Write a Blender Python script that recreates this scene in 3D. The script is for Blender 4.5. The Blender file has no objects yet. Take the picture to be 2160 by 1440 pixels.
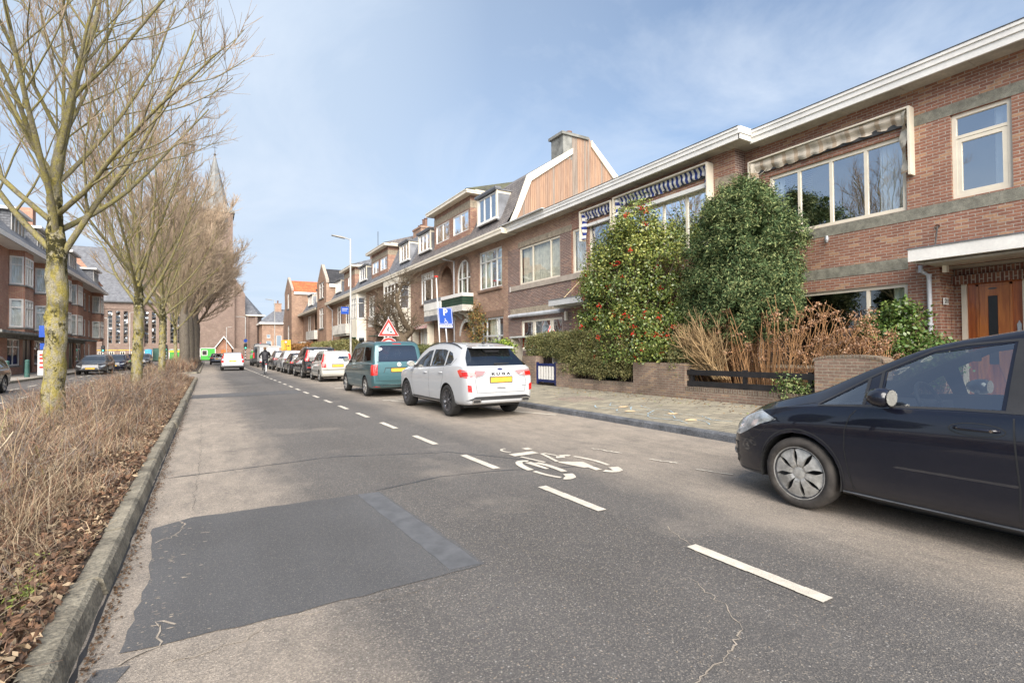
import bpy, bmesh, math, random
import numpy as np
from math import radians as R, sin, cos, pi
from mathutils import Vector, Matrix
from mathutils.geometry import delaunay_2d_cdt
from mathutils.bvhtree import BVHTree
random.seed(7); rng = np.random.default_rng(7)
S = bpy.context.scene
COL = S.collection
# ---------------------------------------------------------------- camera
cam = bpy.data.objects.new('camera', bpy.data.cameras.new('camera')); COL.objects.link(cam)
YAW, PITCH, ROLL = R(30.654), R(1.03), R(0.5)
cf = Vector((sin(YAW)*cos(PITCH), cos(YAW)*cos(PITCH), sin(PITCH)))
cr = Vector((cos(YAW), -sin(YAW), 0)); cu = cr.cross(cf)
r2 = cr*cos(ROLL)-cu*sin(ROLL); u2 = cr*sin(ROLL)+cu*cos(ROLL)
mw = Matrix((r2, u2, -cf)).transposed().to_4x4(); mw.translation = (0, 0, 1.45)
cam.matrix_world = mw
cam.data.lens = 18; cam.data.sensor_width = 36; cam.data.clip_start = .05; cam.data.clip_end = 3000
S.camera = cam
# ---------------------------------------------------------------- sky, sun, exposure
SUN_EL, SUN_AZ = R(38), R(200)        # azimuth clockwise from +Y: behind the camera, a little to its left
wd = bpy.data.worlds.new('World'); S.world = wd; wd.use_nodes = True
nt = wd.node_tree; nt.nodes.clear()
def N(nt, t, **k):
    n = nt.nodes.new(t)
    for a, b in k.items():
        if a in n.bl_rna.properties: setattr(n, a, b)
        else: n.inputs[a.replace('_', ' ')].default_value = b
    return n
def ramp(nt, fac, stops, interp='LINEAR'):
    n = nt.nodes.new('ShaderNodeValToRGB'); e = n.color_ramp.elements; n.color_ramp.interpolation = interp
    while len(e) < len(stops): e.new(.5)
    for i, (p, c) in enumerate(stops):
        e[i].position = p; e[i].color = (c, c, c, 1) if isinstance(c, (int, float)) else (*c, 1)
    nt.links.new(fac, n.inputs[0]); return n.outputs[0]
def mix(nt, f, a, b, mode='MIX'):
    n = nt.nodes.new('ShaderNodeMix'); n.data_type = 'RGBA'; n.blend_type = mode
    for s, v in ((n.inputs[0], f), (n.inputs[6], a), (n.inputs[7], b)):
        if hasattr(v, 'is_linked'): nt.links.new(v, s)
        elif isinstance(v, (int, float)): s.default_value = v if s == n.inputs[0] else (v, v, v, 1)
        else: s.default_value = (*v, 1)
    return n.outputs[2]
def mth(nt, op, a, b=None, clamp=False):
    n = nt.nodes.new('ShaderNodeMath'); n.operation = op; n.use_clamp = clamp
    for i, v in enumerate((a, b)):
        if v is None: continue
        if hasattr(v, 'is_linked'): nt.links.new(v, n.inputs[i])
        else: n.inputs[i].default_value = v
    return n.outputs[0]
sky = N(nt, 'ShaderNodeTexSky', sky_type='NISHITA', sun_disc=False)
sky.sun_elevation = SUN_EL; sky.sun_rotation = SUN_AZ; sky.air_density = 1.0; sky.dust_density = .6; sky.ozone_density = 1.0
tc = N(nt, 'ShaderNodeTexCoord')
sx = N(nt, 'ShaderNodeSeparateXYZ'); nt.links.new(tc.outputs['Generated'], sx.inputs[0])
# thin high cloud veils: noise stretched over the sky dome (direction divided by height)
zz = mth(nt, 'ADD', sx.outputs[2], .12)
px = mth(nt, 'DIVIDE', sx.outputs[0], zz); py = mth(nt, 'DIVIDE', sx.outputs[1], zz)
CLOFF = (4.71, 3.09, 0)
cb = N(nt, 'ShaderNodeCombineXYZ'); nt.links.new(mth(nt, 'ADD', px, CLOFF[0]), cb.inputs[0]); nt.links.new(mth(nt, 'ADD', py, CLOFF[1]), cb.inputs[1])
n1 = N(nt, 'ShaderNodeTexNoise', Scale=.75, Detail=7.0, Roughness=.6, Distortion=.8); nt.links.new(cb.outputs[0], n1.inputs[0])
n2 = N(nt, 'ShaderNodeTexNoise', Scale=.35, Detail=2.0); nt.links.new(cb.outputs[0], n2.inputs[0])
veil = mth(nt, 'MULTIPLY', ramp(nt, n1.outputs[0], [(.44, .0), (.72, 1)]), ramp(nt, n2.outputs[0], [(.35, .25), (.55, 1)]))
# pale band of haze and cloud low over the horizon
n3 = N(nt, 'ShaderNodeTexNoise', Scale=6.0, Detail=5.0, Roughness=.55); nt.links.new(tc.outputs['Generated'], n3.inputs[0])
el = mth(nt, 'SUBTRACT', sx.outputs[2], mth(nt, 'MULTIPLY', mth(nt, 'SUBTRACT', n3.outputs[0], .5), .38))
low = ramp(nt, el, [(.0, .92), (.16, .70), (.34, 0)])
# the whole sky is milkier towards the street end (west) than to the right
hn = mth(nt, 'DIVIDE', sx.outputs[1], mth(nt, 'SQRT', mth(nt, 'ADD', mth(nt, 'MULTIPLY', sx.outputs[0], sx.outputs[0]), mth(nt, 'MULTIPLY', sx.outputs[1], sx.outputs[1]))))
wst = ramp(nt, hn, [(.25, .06), (.6, .14), (.88, .45), (.97, .84), (1.0, .95)])
cl = mth(nt, 'MAXIMUM', low, wst)
skyc = mix(nt, cl, sky.outputs[0], (3.15, 3.8, 4.7))
skyc = mix(nt, mth(nt, 'MULTIPLY', veil, .62), skyc, (4.3, 4.75, 5.4))
bg = N(nt, 'ShaderNodeBackground', Strength=.100); nt.links.new(skyc, bg.inputs[0])
out = N(nt, 'ShaderNodeOutputWorld'); nt.links.new(bg.outputs[0], out.inputs[0])
sl = bpy.data.lights.new('sun', 'SUN'); sl.energy = 4.6; sl.angle = R(62); sl.color = (1, .93, .84)
so = bpy.data.objects.new('sun', sl); COL.objects.link(so)
sd = Vector((sin(SUN_AZ)*cos(SUN_EL), cos(SUN_AZ)*cos(SUN_EL), sin(SUN_EL)))
so.rotation_euler = sd.to_track_quat('Z', 'Y').to_euler()
vs = S.view_settings; vs.view_transform = 'Standard'; vs.look = 'None'; vs.gamma = 1; vs.exposure = 1.0
S.cycles.max_bounces = 8; S.cycles.transparent_max_bounces = 16
# ---------------------------------------------------------------- materials
MATS = {}
def newmat(name):
    m = bpy.data.materials.new(name); m.use_nodes = True; MATS[name] = m
    return m, m.node_tree, m.node_tree.nodes['Principled BSDF']
def objpos(nt, sc=1.0):
    g = N(nt, 'ShaderNodeNewGeometry')
    return g.outputs['Position']
def pmat(name, col, rough=.6, metal=0.0, var=.12, vs=3.0, bump=0.0, bs=40.0, spec=.5, coat=0.0, obj=False, col2=None, fine=0.0):
    m, nt, b = newmat(name)
    b.inputs['Roughness'].default_value = rough; b.inputs['Metallic'].default_value = metal
    b.inputs['Specular IOR Level'].default_value = spec; b.inputs['Coat Weight'].default_value = coat; b.inputs['Coat Roughness'].default_value = .04
    pos = N(nt, 'ShaderNodeTexCoord').outputs['Object'] if obj else objpos(nt)
    c = None
    if var > 0 or col2:
        n = N(nt, 'ShaderNodeTexNoise', Scale=vs, Detail=5.0, Roughness=.65); nt.links.new(pos, n.inputs[0])
        a = col2 if col2 else tuple(max(0, x*(1-var*1.6)) for x in col)
        hi = col if col2 else tuple(min(1, x*(1+var)) for x in col)
        c = ramp(nt, n.outputs[0], [(.34, a), (.66, hi)])
        if fine > 0:
            n2 = N(nt, 'ShaderNodeTexNoise', Scale=vs*14, Detail=3.0); nt.links.new(pos, n2.inputs[0])
            c = mix(nt, 1.0, c, ramp(nt, n2.outputs[0], [(.35, 1-fine), (.65, 1+fine*.3)]), 'MULTIPLY')
        nt.links.new(c, b.inputs['Base Color'])
    else: b.inputs['Base Color'].default_value = (*col, 1)
    if bump > 0:
        n = N(nt, 'ShaderNodeTexNoise', Scale=bs, Detail=4.0); nt.links.new(pos, n.inputs[0])
        bp = N(nt, 'ShaderNodeBump', Strength=bump, Distance=.02); nt.links.new(n.outputs[0], bp.inputs['Height']); nt.links.new(bp.outputs[0], b.inputs['Normal'])
    return m
def wallvec(nt, flat=False):
    """2D wall coordinate from the surface position: along the wall, height"""
    g = N(nt, 'ShaderNodeNewGeometry'); p = N(nt, 'ShaderNodeSeparateXYZ'); nt.links.new(g.outputs['Position'], p.inputs[0])
    n = N(nt, 'ShaderNodeSeparateXYZ'); nt.links.new(g.outputs['True Normal'], n.inputs[0])
    ax = mth(nt, 'GREATER_THAN', mth(nt, 'ABSOLUTE', n.outputs[0]), .72)
    u = mth(nt, 'ADD', mth(nt, 'MULTIPLY', ax, p.outputs[1]), mth(nt, 'MULTIPLY', mth(nt, 'SUBTRACT', 1.0, ax), p.outputs[0]))
    c = N(nt, 'ShaderNodeCombineXYZ'); nt.links.new(u, c.inputs[0]); nt.links.new(p.outputs[2], c.inputs[1])
    return c.outputs[0], g.outputs['Position']
def brick(name, cols, mortar, bw=.215, bh=.0625, ms=.009, rot=False, stain=.25, bumps=.5, offset=.5):
    m, nt, b = newmat(name)
    v, pos = wallvec(nt)
    if rot:
        s = N(nt, 'ShaderNodeSeparateXYZ'); nt.links.new(v, s.inputs[0]); c = N(nt, 'ShaderNodeCombineXYZ')
        nt.links.new(s.outputs[1], c.inputs[0]); nt.links.new(s.outputs[0], c.inputs[1]); v = c.outputs[0]
    def bt(c1, c2, mo, bias=0.0):
        t = N(nt, 'ShaderNodeTexBrick', Scale=1.0, offset=offset); nt.links.new(v, t.inputs[0])
        t.inputs['Color1'].default_value = (*c1, 1); t.inputs['Color2'].default_value = (*c2, 1); t.inputs['Mortar'].default_value = (*mo, 1)
        t.inputs['Mortar Size'].default_value = ms; t.inputs['Mortar Smooth'].default_value = .15; t.inputs['Bias'].default_value = bias
        t.inputs['Brick Width'].default_value = bw; t.inputs['Row Height'].default_value = bh
        return t
    t = bt(cols[0], cols[1], mortar)
    r = bt((0, 0, 0), (1, 1, 1), (.5, .5, .5))
    # a share of the bricks is of the third colour
    col = mix(nt, mth(nt, 'MULTIPLY', ramp(nt, r.outputs['Color'], [(.80, 0), (.86, 1)]), mth(nt, 'SUBTRACT', 1.0, t.outputs['Fac'])), t.outputs['Color'], cols[2])
    n = N(nt, 'ShaderNodeTexNoise', Scale=.9, Detail=6.0, Roughness=.7); nt.links.new(pos, n.inputs[0])
    col = mix(nt, 1.0, col, ramp(nt, n.outputs[0], [(.3, 1-stain), (.7, 1+stain*.35)]), 'MULTIPLY')
    n = N(nt, 'ShaderNodeTexNoise', Scale=28.0, Detail=3.0, Roughness=.7); nt.links.new(pos, n.inputs[0])
    col = mix(nt, 1.0, col, ramp(nt, n.outputs[0], [(.3, .78), (.7, 1.16)]), 'MULTIPLY')
    nt.links.new(col, b.inputs['Base Color']); b.inputs['Roughness'].default_value = .9; b.inputs['Specular IOR Level'].default_value = .25
    h = mth(nt, 'ADD', mth(nt, 'SUBTRACT', 1.0, t.outputs['Fac']), mth(nt, 'MULTIPLY', n.outputs[0], .4))
    bp = N(nt, 'ShaderNodeBump', Strength=bumps, Distance=.008); nt.links.new(h, bp.inputs['Height']); nt.links.new(bp.outputs[0], b.inputs['Normal'])
    return m
brick('brick_red', [(.34, .162, .106), (.245, .112, .080), (.43, .25, .152)], (.40, .34, .28), ms=.0075)
brick('brick_dark', [(.20, .115, .095), (.135, .084, .075), (.29, .165, .12)], (.36, .29, .245), ms=.012)
brick('brick_brown', [(.38, .215, .145), (.28, .155, .108), (.45, .28, .18)], (.44, .36, .28), stain=.35)
brick('brick_soldier', [(.200, .080, .052), (.125, .052, .040), (.27, .13, .08)], (.36, .31, .26), rot=True)
brick('brick_soldier_brown', [(.24, .14, .095), (.18, .105, .07), (.29, .17, .11)], (.30, .24, .19), rot=True)
brick('brick_garden', [(.27, .18, .135), (.20, .14, .112), (.33, .225, .15)], (.30, .26, .20), stain=.5)
brick('brick_garden_soldier', [(.19, .135, .10), (.14, .10, .08), (.22, .16, .11)], (.26, .23, .18), rot=True, stain=.5)
brick('brick_orange', [(.36, .135, .065), (.27, .095, .05), (.42, .2, .1)], (.36, .30, .25))
brick('brick_left', [(.45, .19, .115), (.36, .145, .095), (.48, .25, .15)], (.45, .38, .31))
brick('brick_church', [(.225, .155, .122), (.18, .122, .098), (.25, .18, .14)], (.28, .23, .20), bh=.08, bw=.3)
def tilemat(name, c1, c2, bw=.24, bh=.16, moss=None):
    m, nt, b = newmat(name)
    g = N(nt, 'ShaderNodeNewGeometry'); p = N(nt, 'ShaderNodeSeparateXYZ'); nt.links.new(g.outputs['Position'], p.inputs[0])
    n = N(nt, 'ShaderNodeSeparateXYZ'); nt.links.new(g.outputs['True Normal'], n.inputs[0])
    ax = mth(nt, 'GREATER_THAN', mth(nt, 'ABSOLUTE', n.outputs[0]), mth(nt, 'ABSOLUTE', n.outputs[1]))
    u = mth(nt, 'ADD', mth(nt, 'MULTIPLY', ax, p.outputs[1]), mth(nt, 'MULTIPLY', mth(nt, 'SUBTRACT', 1.0, ax), p.outputs[0]))
    c = N(nt, 'ShaderNodeCombineXYZ'); nt.links.new(u, c.inputs[0]); nt.links.new(p.outputs[2], c.inputs[1])
    t = N(nt, 'ShaderNodeTexBrick', Scale=1.0); nt.links.new(c.outputs[0], t.inputs[0])
    t.inputs['Color1'].default_value = (*c1, 1); t.inputs['Color2'].default_value = (*c2, 1); t.inputs['Mortar'].default_value = (*[x*.45 for x in c2], 1)
    t.inputs['Brick Width'].default_value = bw; t.inputs['Row Height'].default_value = bh; t.inputs['Mortar Size'].default_value = .010
    no = N(nt, 'ShaderNodeTexNoise', Scale=1.3, Detail=6.0, Roughness=.7); nt.links.new(g.outputs['Position'], no.inputs[0])
    col = mix(nt, 1.0, t.outputs['Color'], ramp(nt, no.outputs[0], [(.3, .68), (.7, 1.2)]), 'MULTIPLY')
    if moss: col = mix(nt, ramp(nt, no.outputs[0], [(.42, 0), (.60, .85)]), col, moss)
    nt.links.new(col, b.inputs['Base Color']); b.inputs['Roughness'].default_value = .75
    fr = mth(nt, 'FRACT', mth(nt, 'DIVIDE', p.outputs[2], bh))
    bp = N(nt, 'ShaderNodeBump', Strength=.8, Distance=.03); nt.links.new(mth(nt, 'SUBTRACT', mth(nt, 'SUBTRACT', 1.0, fr), t.outputs['Fac']), bp.inputs['Height']); nt.links.new(bp.outputs[0], b.inputs['Normal'])
    return m
tilemat('tile_grey', (.21, .185, .17), (.14, .125, .118), .2, .13)
tilemat('tile_slate', (.20, .205, .22), (.14, .145, .16), .3, .17)
tilemat('tile_moss', (.10, .095, .075), (.07, .07, .05), .3, .16, moss=(.115, .12, .06))
tilemat('tile_orange', (.66, .18, .06), (.50, .12, .045), .26, .30)
tilemat('tile_black', (.05, .048, .05), (.032, .032, .034), .26, .3)
pmat('paint_cream', (.74, .67, .54), .45, var=.06, vs=2.0, bump=.05, bs=30)
pmat('paint_white', (.78, .76, .71), .45, var=.06, vs=1.5, fine=.06)
pmat('paint_grey', (.55, .55, .54), .5, var=.06)
pmat('soffit_board', (.46, .43, .37), .6, var=.16, vs=1.4, fine=.12)
pmat('render_cream', (.74, .68, .56), .8, var=.10, vs=.8, bump=.15)
pmat('render_white', (.62, .59, .53), .85, var=.18, vs=1.2, bump=.2)
pmat('lead', (.17, .175, .185), .5, metal=.3, var=.2, vs=2.5)
pmat('zinc', (.24, .25, .27), .45, metal=.4, var=.2, vs=1.5)
pmat('dark_edge', (.06, .06, .06), .6, var=.2)
pmat('concrete_band', (.26, .25, .20), .9, var=.22, vs=7, bump=.6, bs=90, fine=.35)
pmat('concrete_tan', (.36, .30, .22), .9, var=.22, vs=6, bump=.5, bs=80, fine=.3)
pmat('concrete_pink', (.40, .34, .28), .85, var=.12, vs=3, fine=.1)
pmat('concrete_grey', (.22, .22, .20), .9, var=.3, vs=2, bump=.3)
pmat('dark_green', (.020, .055, .035), .35, var=.2)
pmat('navy_paint', (.012, .022, .10), .4, var=.15)
pmat('black_paint', (.018, .018, .02), .35, var=.2)
pmat('pipe_grey', (.52, .53, .55), .45, var=.12)
pmat('pole_grey', (.40, .39, .36), .5, var=.15, vs=1.2, fine=.12)
pmat('galv', (.42, .43, .44), .42, metal=.6, var=.15)
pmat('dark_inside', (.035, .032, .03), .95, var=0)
pmat('curtain_white', (.80, .80, .78), .9, var=.05)
pmat('curtain_beige', (.74, .68, .56), .9, var=.12, vs=5)
pmat('curtain_green', (.58, .62, .50), .9, var=.1)
pmat('bronze', (.20, .11, .06), .35, metal=.8, var=.1)
pmat('rod_metal', (.12, .12, .12), .5, metal=.6, var=.2)
pmat('rod_wood', (.55, .42, .24), .6, var=.15)
pmat('terracotta', (.20, .11, .08), .85, var=.25, vs=8)
pmat('lichen_yellow', (.55, .36, .06), .9, var=.3)
def glassmat(name, refl=.34, tint=(.82, .86, .86), rough=.0, wav=.012):
    m, nt, b = newmat(name); nt.nodes.remove(b)
    tr = N(nt, 'ShaderNodeBsdfTransparent'); tr.inputs[0].default_value = (*tint, 1)
    gl = N(nt, 'ShaderNodeBsdfGlossy', Roughness=rough); gl.inputs[0].default_value = (.95, .97, 1, 1)
    fr = N(nt, 'ShaderNodeLayerWeight', Blend=.35)
    n = N(nt, 'ShaderNodeTexNoise', Scale=1.1, Detail=1.0); nt.links.new(objpos(nt), n.inputs[0])
    bp = N(nt, 'ShaderNodeBump', Strength=wav, Distance=.4); nt.links.new(n.outputs[0], bp.inputs['Height']); nt.links.new(bp.outputs[0], gl.inputs['Normal'])
    f = mth(nt, 'ADD', mth(nt, 'MULTIPLY', fr.outputs['Fresnel'], min(.9, refl*2.4)), refl, True)
    ms = N(nt, 'ShaderNodeMixShader'); nt.links.new(f, ms.inputs[0]); nt.links.new(tr.outputs[0], ms.inputs[1]); nt.links.new(gl.outputs[0], ms.inputs[2])
    nt.links.new(ms.outputs[0], nt.nodes['Material Output'].inputs[0]); return m
glassmat('glass', .40, (.70, .76, .78)); glassmat('glass_dim', .13, (.86, .90, .89)); glassmat('glass_leaded', .16, (.5, .55, .5), wav=.3)
glassmat('car_glass', .22, (.80, .86, .85), wav=0); glassmat('car_glass_dark', .16, (.16, .17, .18), wav=0)
def stripes(name, c1, c2, w, axis=1, rough=.9, duty=.5):
    m, nt, b = newmat(name); g = N(nt, 'ShaderNodeNewGeometry'); p = N(nt, 'ShaderNodeSeparateXYZ'); nt.links.new(g.outputs['Position'], p.inputs[0])
    f = mth(nt, 'LESS_THAN', mth(nt, 'FRACT', mth(nt, 'DIVIDE', p.outputs[axis], w)), duty)
    n = N(nt, 'ShaderNodeTexNoise', Scale=5.0, Detail=3.0); nt.links.new(g.outputs['Position'], n.inputs[0])
    c = mix(nt, f, c1, c2); c = mix(nt, 1.0, c, ramp(nt, n.outputs[0], [(.3, .8), (.7, 1.1)]), 'MULTIPLY')
    nt.links.new(c, b.inputs['Base Color']); b.inputs['Roughness'].default_value = rough; return m
stripes('awning_blue', (.70, .68, .62), (.03, .05, .20), .17)
stripes('awning_blue_upright', (.72, .70, .64), (.03, .05, .22), .22, axis=2)
stripes('awning_beige', (.60, .53, .43), (.46, .36, .26), .30, duty=.3)
stripes('awning_beige_upright', (.60, .54, .44), (.42, .31, .21), .5, axis=2, duty=.25)
stripes('awning_red', (.70, .66, .60), (.42, .04, .03), .18)
stripes('shingle_red', (.70, .66, .60), (.42, .04, .03), .36, axis=2)
# ---------------------------------------------------------------- mesh helpers
class MB:
    def __init__(s): s.v = []; s.f = []; s.m = []; s.k = 0
    def face(s, pts, k=None):
        b = len(s.v); s.v += [tuple(p) for p in pts]; s.f.append(tuple(range(b, b+len(pts)))); s.m.append(s.k if k is None else k)
    def box(s, x0, y0, z0, x1, y1, z1, T=None):
        x0, x1 = sorted((x0, x1)); y0, y1 = sorted((y0, y1)); z0, z1 = sorted((z0, z1))
        c = [(x0, y0, z0), (x1, y0, z0), (x1, y1, z0), (x0, y1, z0), (x0, y0, z1), (x1, y0, z1), (x1, y1, z1), (x0, y1, z1)]
        if T: c = [T(*p) for p in c]
        b = len(s.v); s.v += c
        for f in ((3, 2, 1, 0), (4, 5, 6, 7), (0, 1, 5, 4), (1, 2, 6, 5), (2, 3, 7, 6), (3, 0, 4, 7)):
            s.f.append(tuple(b+i for i in f)); s.m.append(s.k)
        return s
    def tube(s, pts, rad, n=8, cap=True):
        pts = [Vector(p) for p in pts]; rr = rad if isinstance(rad, (list, tuple)) else [rad]*len(pts)
        b = len(s.v); up = None
        for i, p in enumerate(pts):
            d = (pts[min(i+1, len(pts)-1)]-pts[max(i-1, 0)]).normalized()
            if up is None: up = d.orthogonal().normalized()
            else: up = (up-d*up.dot(d)); up = up.normalized() if up.length > 1e-6 else d.orthogonal().normalized()
            w = d.cross(up)
            for k in range(n):
                a = 2*pi*k/n; s.v.append(tuple(p+(up*cos(a)+w*sin(a))*rr[i]))
        for i in range(len(pts)-1):
            for k in range(n):
                s.f.append((b+i*n+k, b+i*n+(k+1) % n, b+(i+1)*n+(k+1) % n, b+(i+1)*n+k)); s.m.append(s.k)
        if cap:
            s.f.append(tuple(b+k for k in range(n))[::-1]); s.m.append(s.k)
            s.f.append(tuple(b+(len(pts)-1)*n+k for k in range(n))); s.m.append(s.k)
        return s
    def lathe(s, prof, o=(0, 0, 0), n=24, axis='z'):
        b = len(s.v)
        for (r, h) in prof:
            for k in range(n):
                a = 2*pi*k/n
                p = (r*cos(a), r*sin(a), h) if axis == 'z' else ((r*cos(a), h, r*sin(a)) if axis == 'y' else (h, r*cos(a), r*sin(a)))
                s.v.append((p[0]+o[0], p[1]+o[1], p[2]+o[2]))
        for i in range(len(prof)-1):
            for k in range(n):
                s.f.append((b+i*n+k, b+i*n+(k+1) % n, b+(i+1)*n+(k+1) % n, b+(i+1)*n+k)); s.m.append(s.k)
        return s
    def prism(s, poly, P, d0, d1):
        """poly of (u,v) extruded between depths d0 and d1, P(u,v,d) -> xyz"""
        vs_, fs = cdt(poly, [])
        n = len(poly)
        for d, rev in ((d0, True), (d1, False)):
            b = len(s.v); s.v += [P(u, v, d) for u, v in vs_]
            for f in fs: s.f.append(tuple(b+i for i in (f[::-1] if rev else f))); s.m.append(s.k)
        b = len(s.v)
        for u, v in poly: s.v.append(P(u, v, d0)); s.v.append(P(u, v, d1))
        for i in range(n):
            j = (i+1) % n; s.f.append((b+2*i, b+2*j, b+2*j+1, b+2*i+1)); s.m.append(s.k)
        return s
    def build(s, name, mat, parent=None, smooth=False, loc=None):
        me = bpy.data.meshes.new(name)
        off = Vector((0, 0, 0))
        if loc is not None: off = Vector(loc)
        elif parent is not None and not islocal(parent): off = wloc(parent)
        v = np.array(s.v, dtype=np.float64).reshape(-1, 3)-np.array(off)
        me.from_pydata(v.tolist(), [], s.f)
        for m in (mat if isinstance(mat, (list, tuple)) else [mat]): me.materials.append(MATS[m])
        if any(s.m): me.polygons.foreach_set('material_index', s.m)
        if smooth: me.polygons.foreach_set('use_smooth', [True]*len(me.polygons))
        me.update()
        bm = bmesh.new(); bm.from_mesh(me)
        if len(s.f) < 60000:
            bmesh.ops.recalc_face_normals(bm, faces=bm.faces); bm.to_mesh(me)
        bm.free()
        o = bpy.data.objects.new(name, me); COL.objects.link(o)
        if loc is not None: o.location = off
        if parent is not None: o.parent = parent
        return o
def islocal(o):
    while o.parent is not None: o = o.parent
    return bool(o.get('_local'))
def wloc(o):
    p = Vector((0, 0, 0))
    while o is not None: p += Vector(o.location); o = o.parent
    return p
def cdt(poly, holes):
    pts = [Vector(p) for p in poly]; edges = []; n = len(poly)
    edges += [(i, (i+1) % n) for i in range(n)]
    for h in holes:
        b = len(pts); pts += [Vector(p) for p in h]; edges += [(b+i, b+(i+1) % len(h)) for i in range(len(h))]
    r = delaunay_2d_cdt(pts, edges, [], 0, 1e-6)
    vs_ = [tuple(v) for v in r[0]]; fs = []
    for f in r[2]:
        cx = sum(vs_[i][0] for i in f)/len(f); cy = sum(vs_[i][1] for i in f)/len(f)
        if inpoly(cx, cy, poly) and not any(inpoly(cx, cy, h) for h in holes): fs.append(tuple(f))
    return vs_, fs
def inpoly(x, y, P):
    c = False; j = len(P)-1
    for i in range(len(P)):
        if (P[i][1] > y) != (P[j][1] > y) and x < (P[j][0]-P[i][0])*(y-P[i][1])/(P[j][1]-P[i][1])+P[i][0]: c = not c
        j = i
    return c
def tag(o, label=None, cat=None, group=None, kind=None):
    if label: o['label'] = label
    if cat: o['category'] = cat
    if group: o['group'] = group
    if kind: o['kind'] = kind
    return o
def thing(name, label, cat, loc=(0, 0, 0), rz=0.0, group=None, local=False):
    o = bpy.data.objects.new(name, None); COL.objects.link(o); o.location = loc; o.rotation_euler = (0, 0, rz)
    o.empty_display_size = .2
    if local: o['_local'] = 1
    return tag(o, label, cat, group)
def copy_tree(o, parent=None):
    c = o.copy(); COL.objects.link(c); c.parent = parent
    for ch in list(o.children): copy_tree(ch, c)
    return c
def rect(u0, v0, u1, v1): return [(u0, v0), (u1, v0), (u1, v1), (u0, v1)]
def arch(u0, u1, v0, vs_, n=10):
    """opening with a round head: springing at height vs_"""
    c = (u0+u1)/2; r = (u1-u0)/2
    return [(u0, v0), (u1, v0)]+[(c+r*cos(pi*i/n), vs_+r*sin(pi*i/n)) for i in range(0, n+1)]
class Fr:
    """a wall plane: origin (x,y), unit direction along it, outward normal; P(u,z,d)"""
    def __init__(s, ox, oy, ux, uy, nx, ny): s.o = (ox, oy); s.u = (ux, uy); s.n = (nx, ny)
    def __call__(s, u, v, d=0.0): return (s.o[0]+s.u[0]*u+s.n[0]*d, s.o[1]+s.u[1]*u+s.n[1]*d, v)
    def box(s, mb, u0, u1, v0, v1, d0, d1): mb.box(u0, d0, v0, u1, d1, v1, T=lambda a, b, c: s(a, c, b)); return mb
def WX(x): return Fr(x, 0, 0, 1, -1, 0)       # faces the street from the right side (normal -X), u = Y
def WL(x): return Fr(x, 0, 0, 1, 1, 0)        # faces the street from the left side, u = Y
def WS(y): return Fr(0, y, 1, 0, 0, -1)       # faces the camera end of the street, u = X
def wall(mb, F, poly, holes=(), depth=.12, thick=.3):
    """outer skin with openings and their reveals, and an inner skin so that no light leaks"""
    vs_, fs = cdt(poly, list(holes))
    b = len(mb.v); mb.v += [F(u, v, 0) for u, v in vs_]
    for f in fs: mb.f.append(tuple(b+i for i in f)); mb.m.append(mb.k)
    for h in holes:
        n = len(h); b = len(mb.v)
        for u, v in h: mb.v.append(F(u, v, 0)); mb.v.append(F(u, v, -depth))
        for i in range(n):
            j = (i+1) % n; mb.f.append((b+2*i, b+2*j, b+2*j+1, b+2*i+1)); mb.m.append(mb.k)
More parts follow.
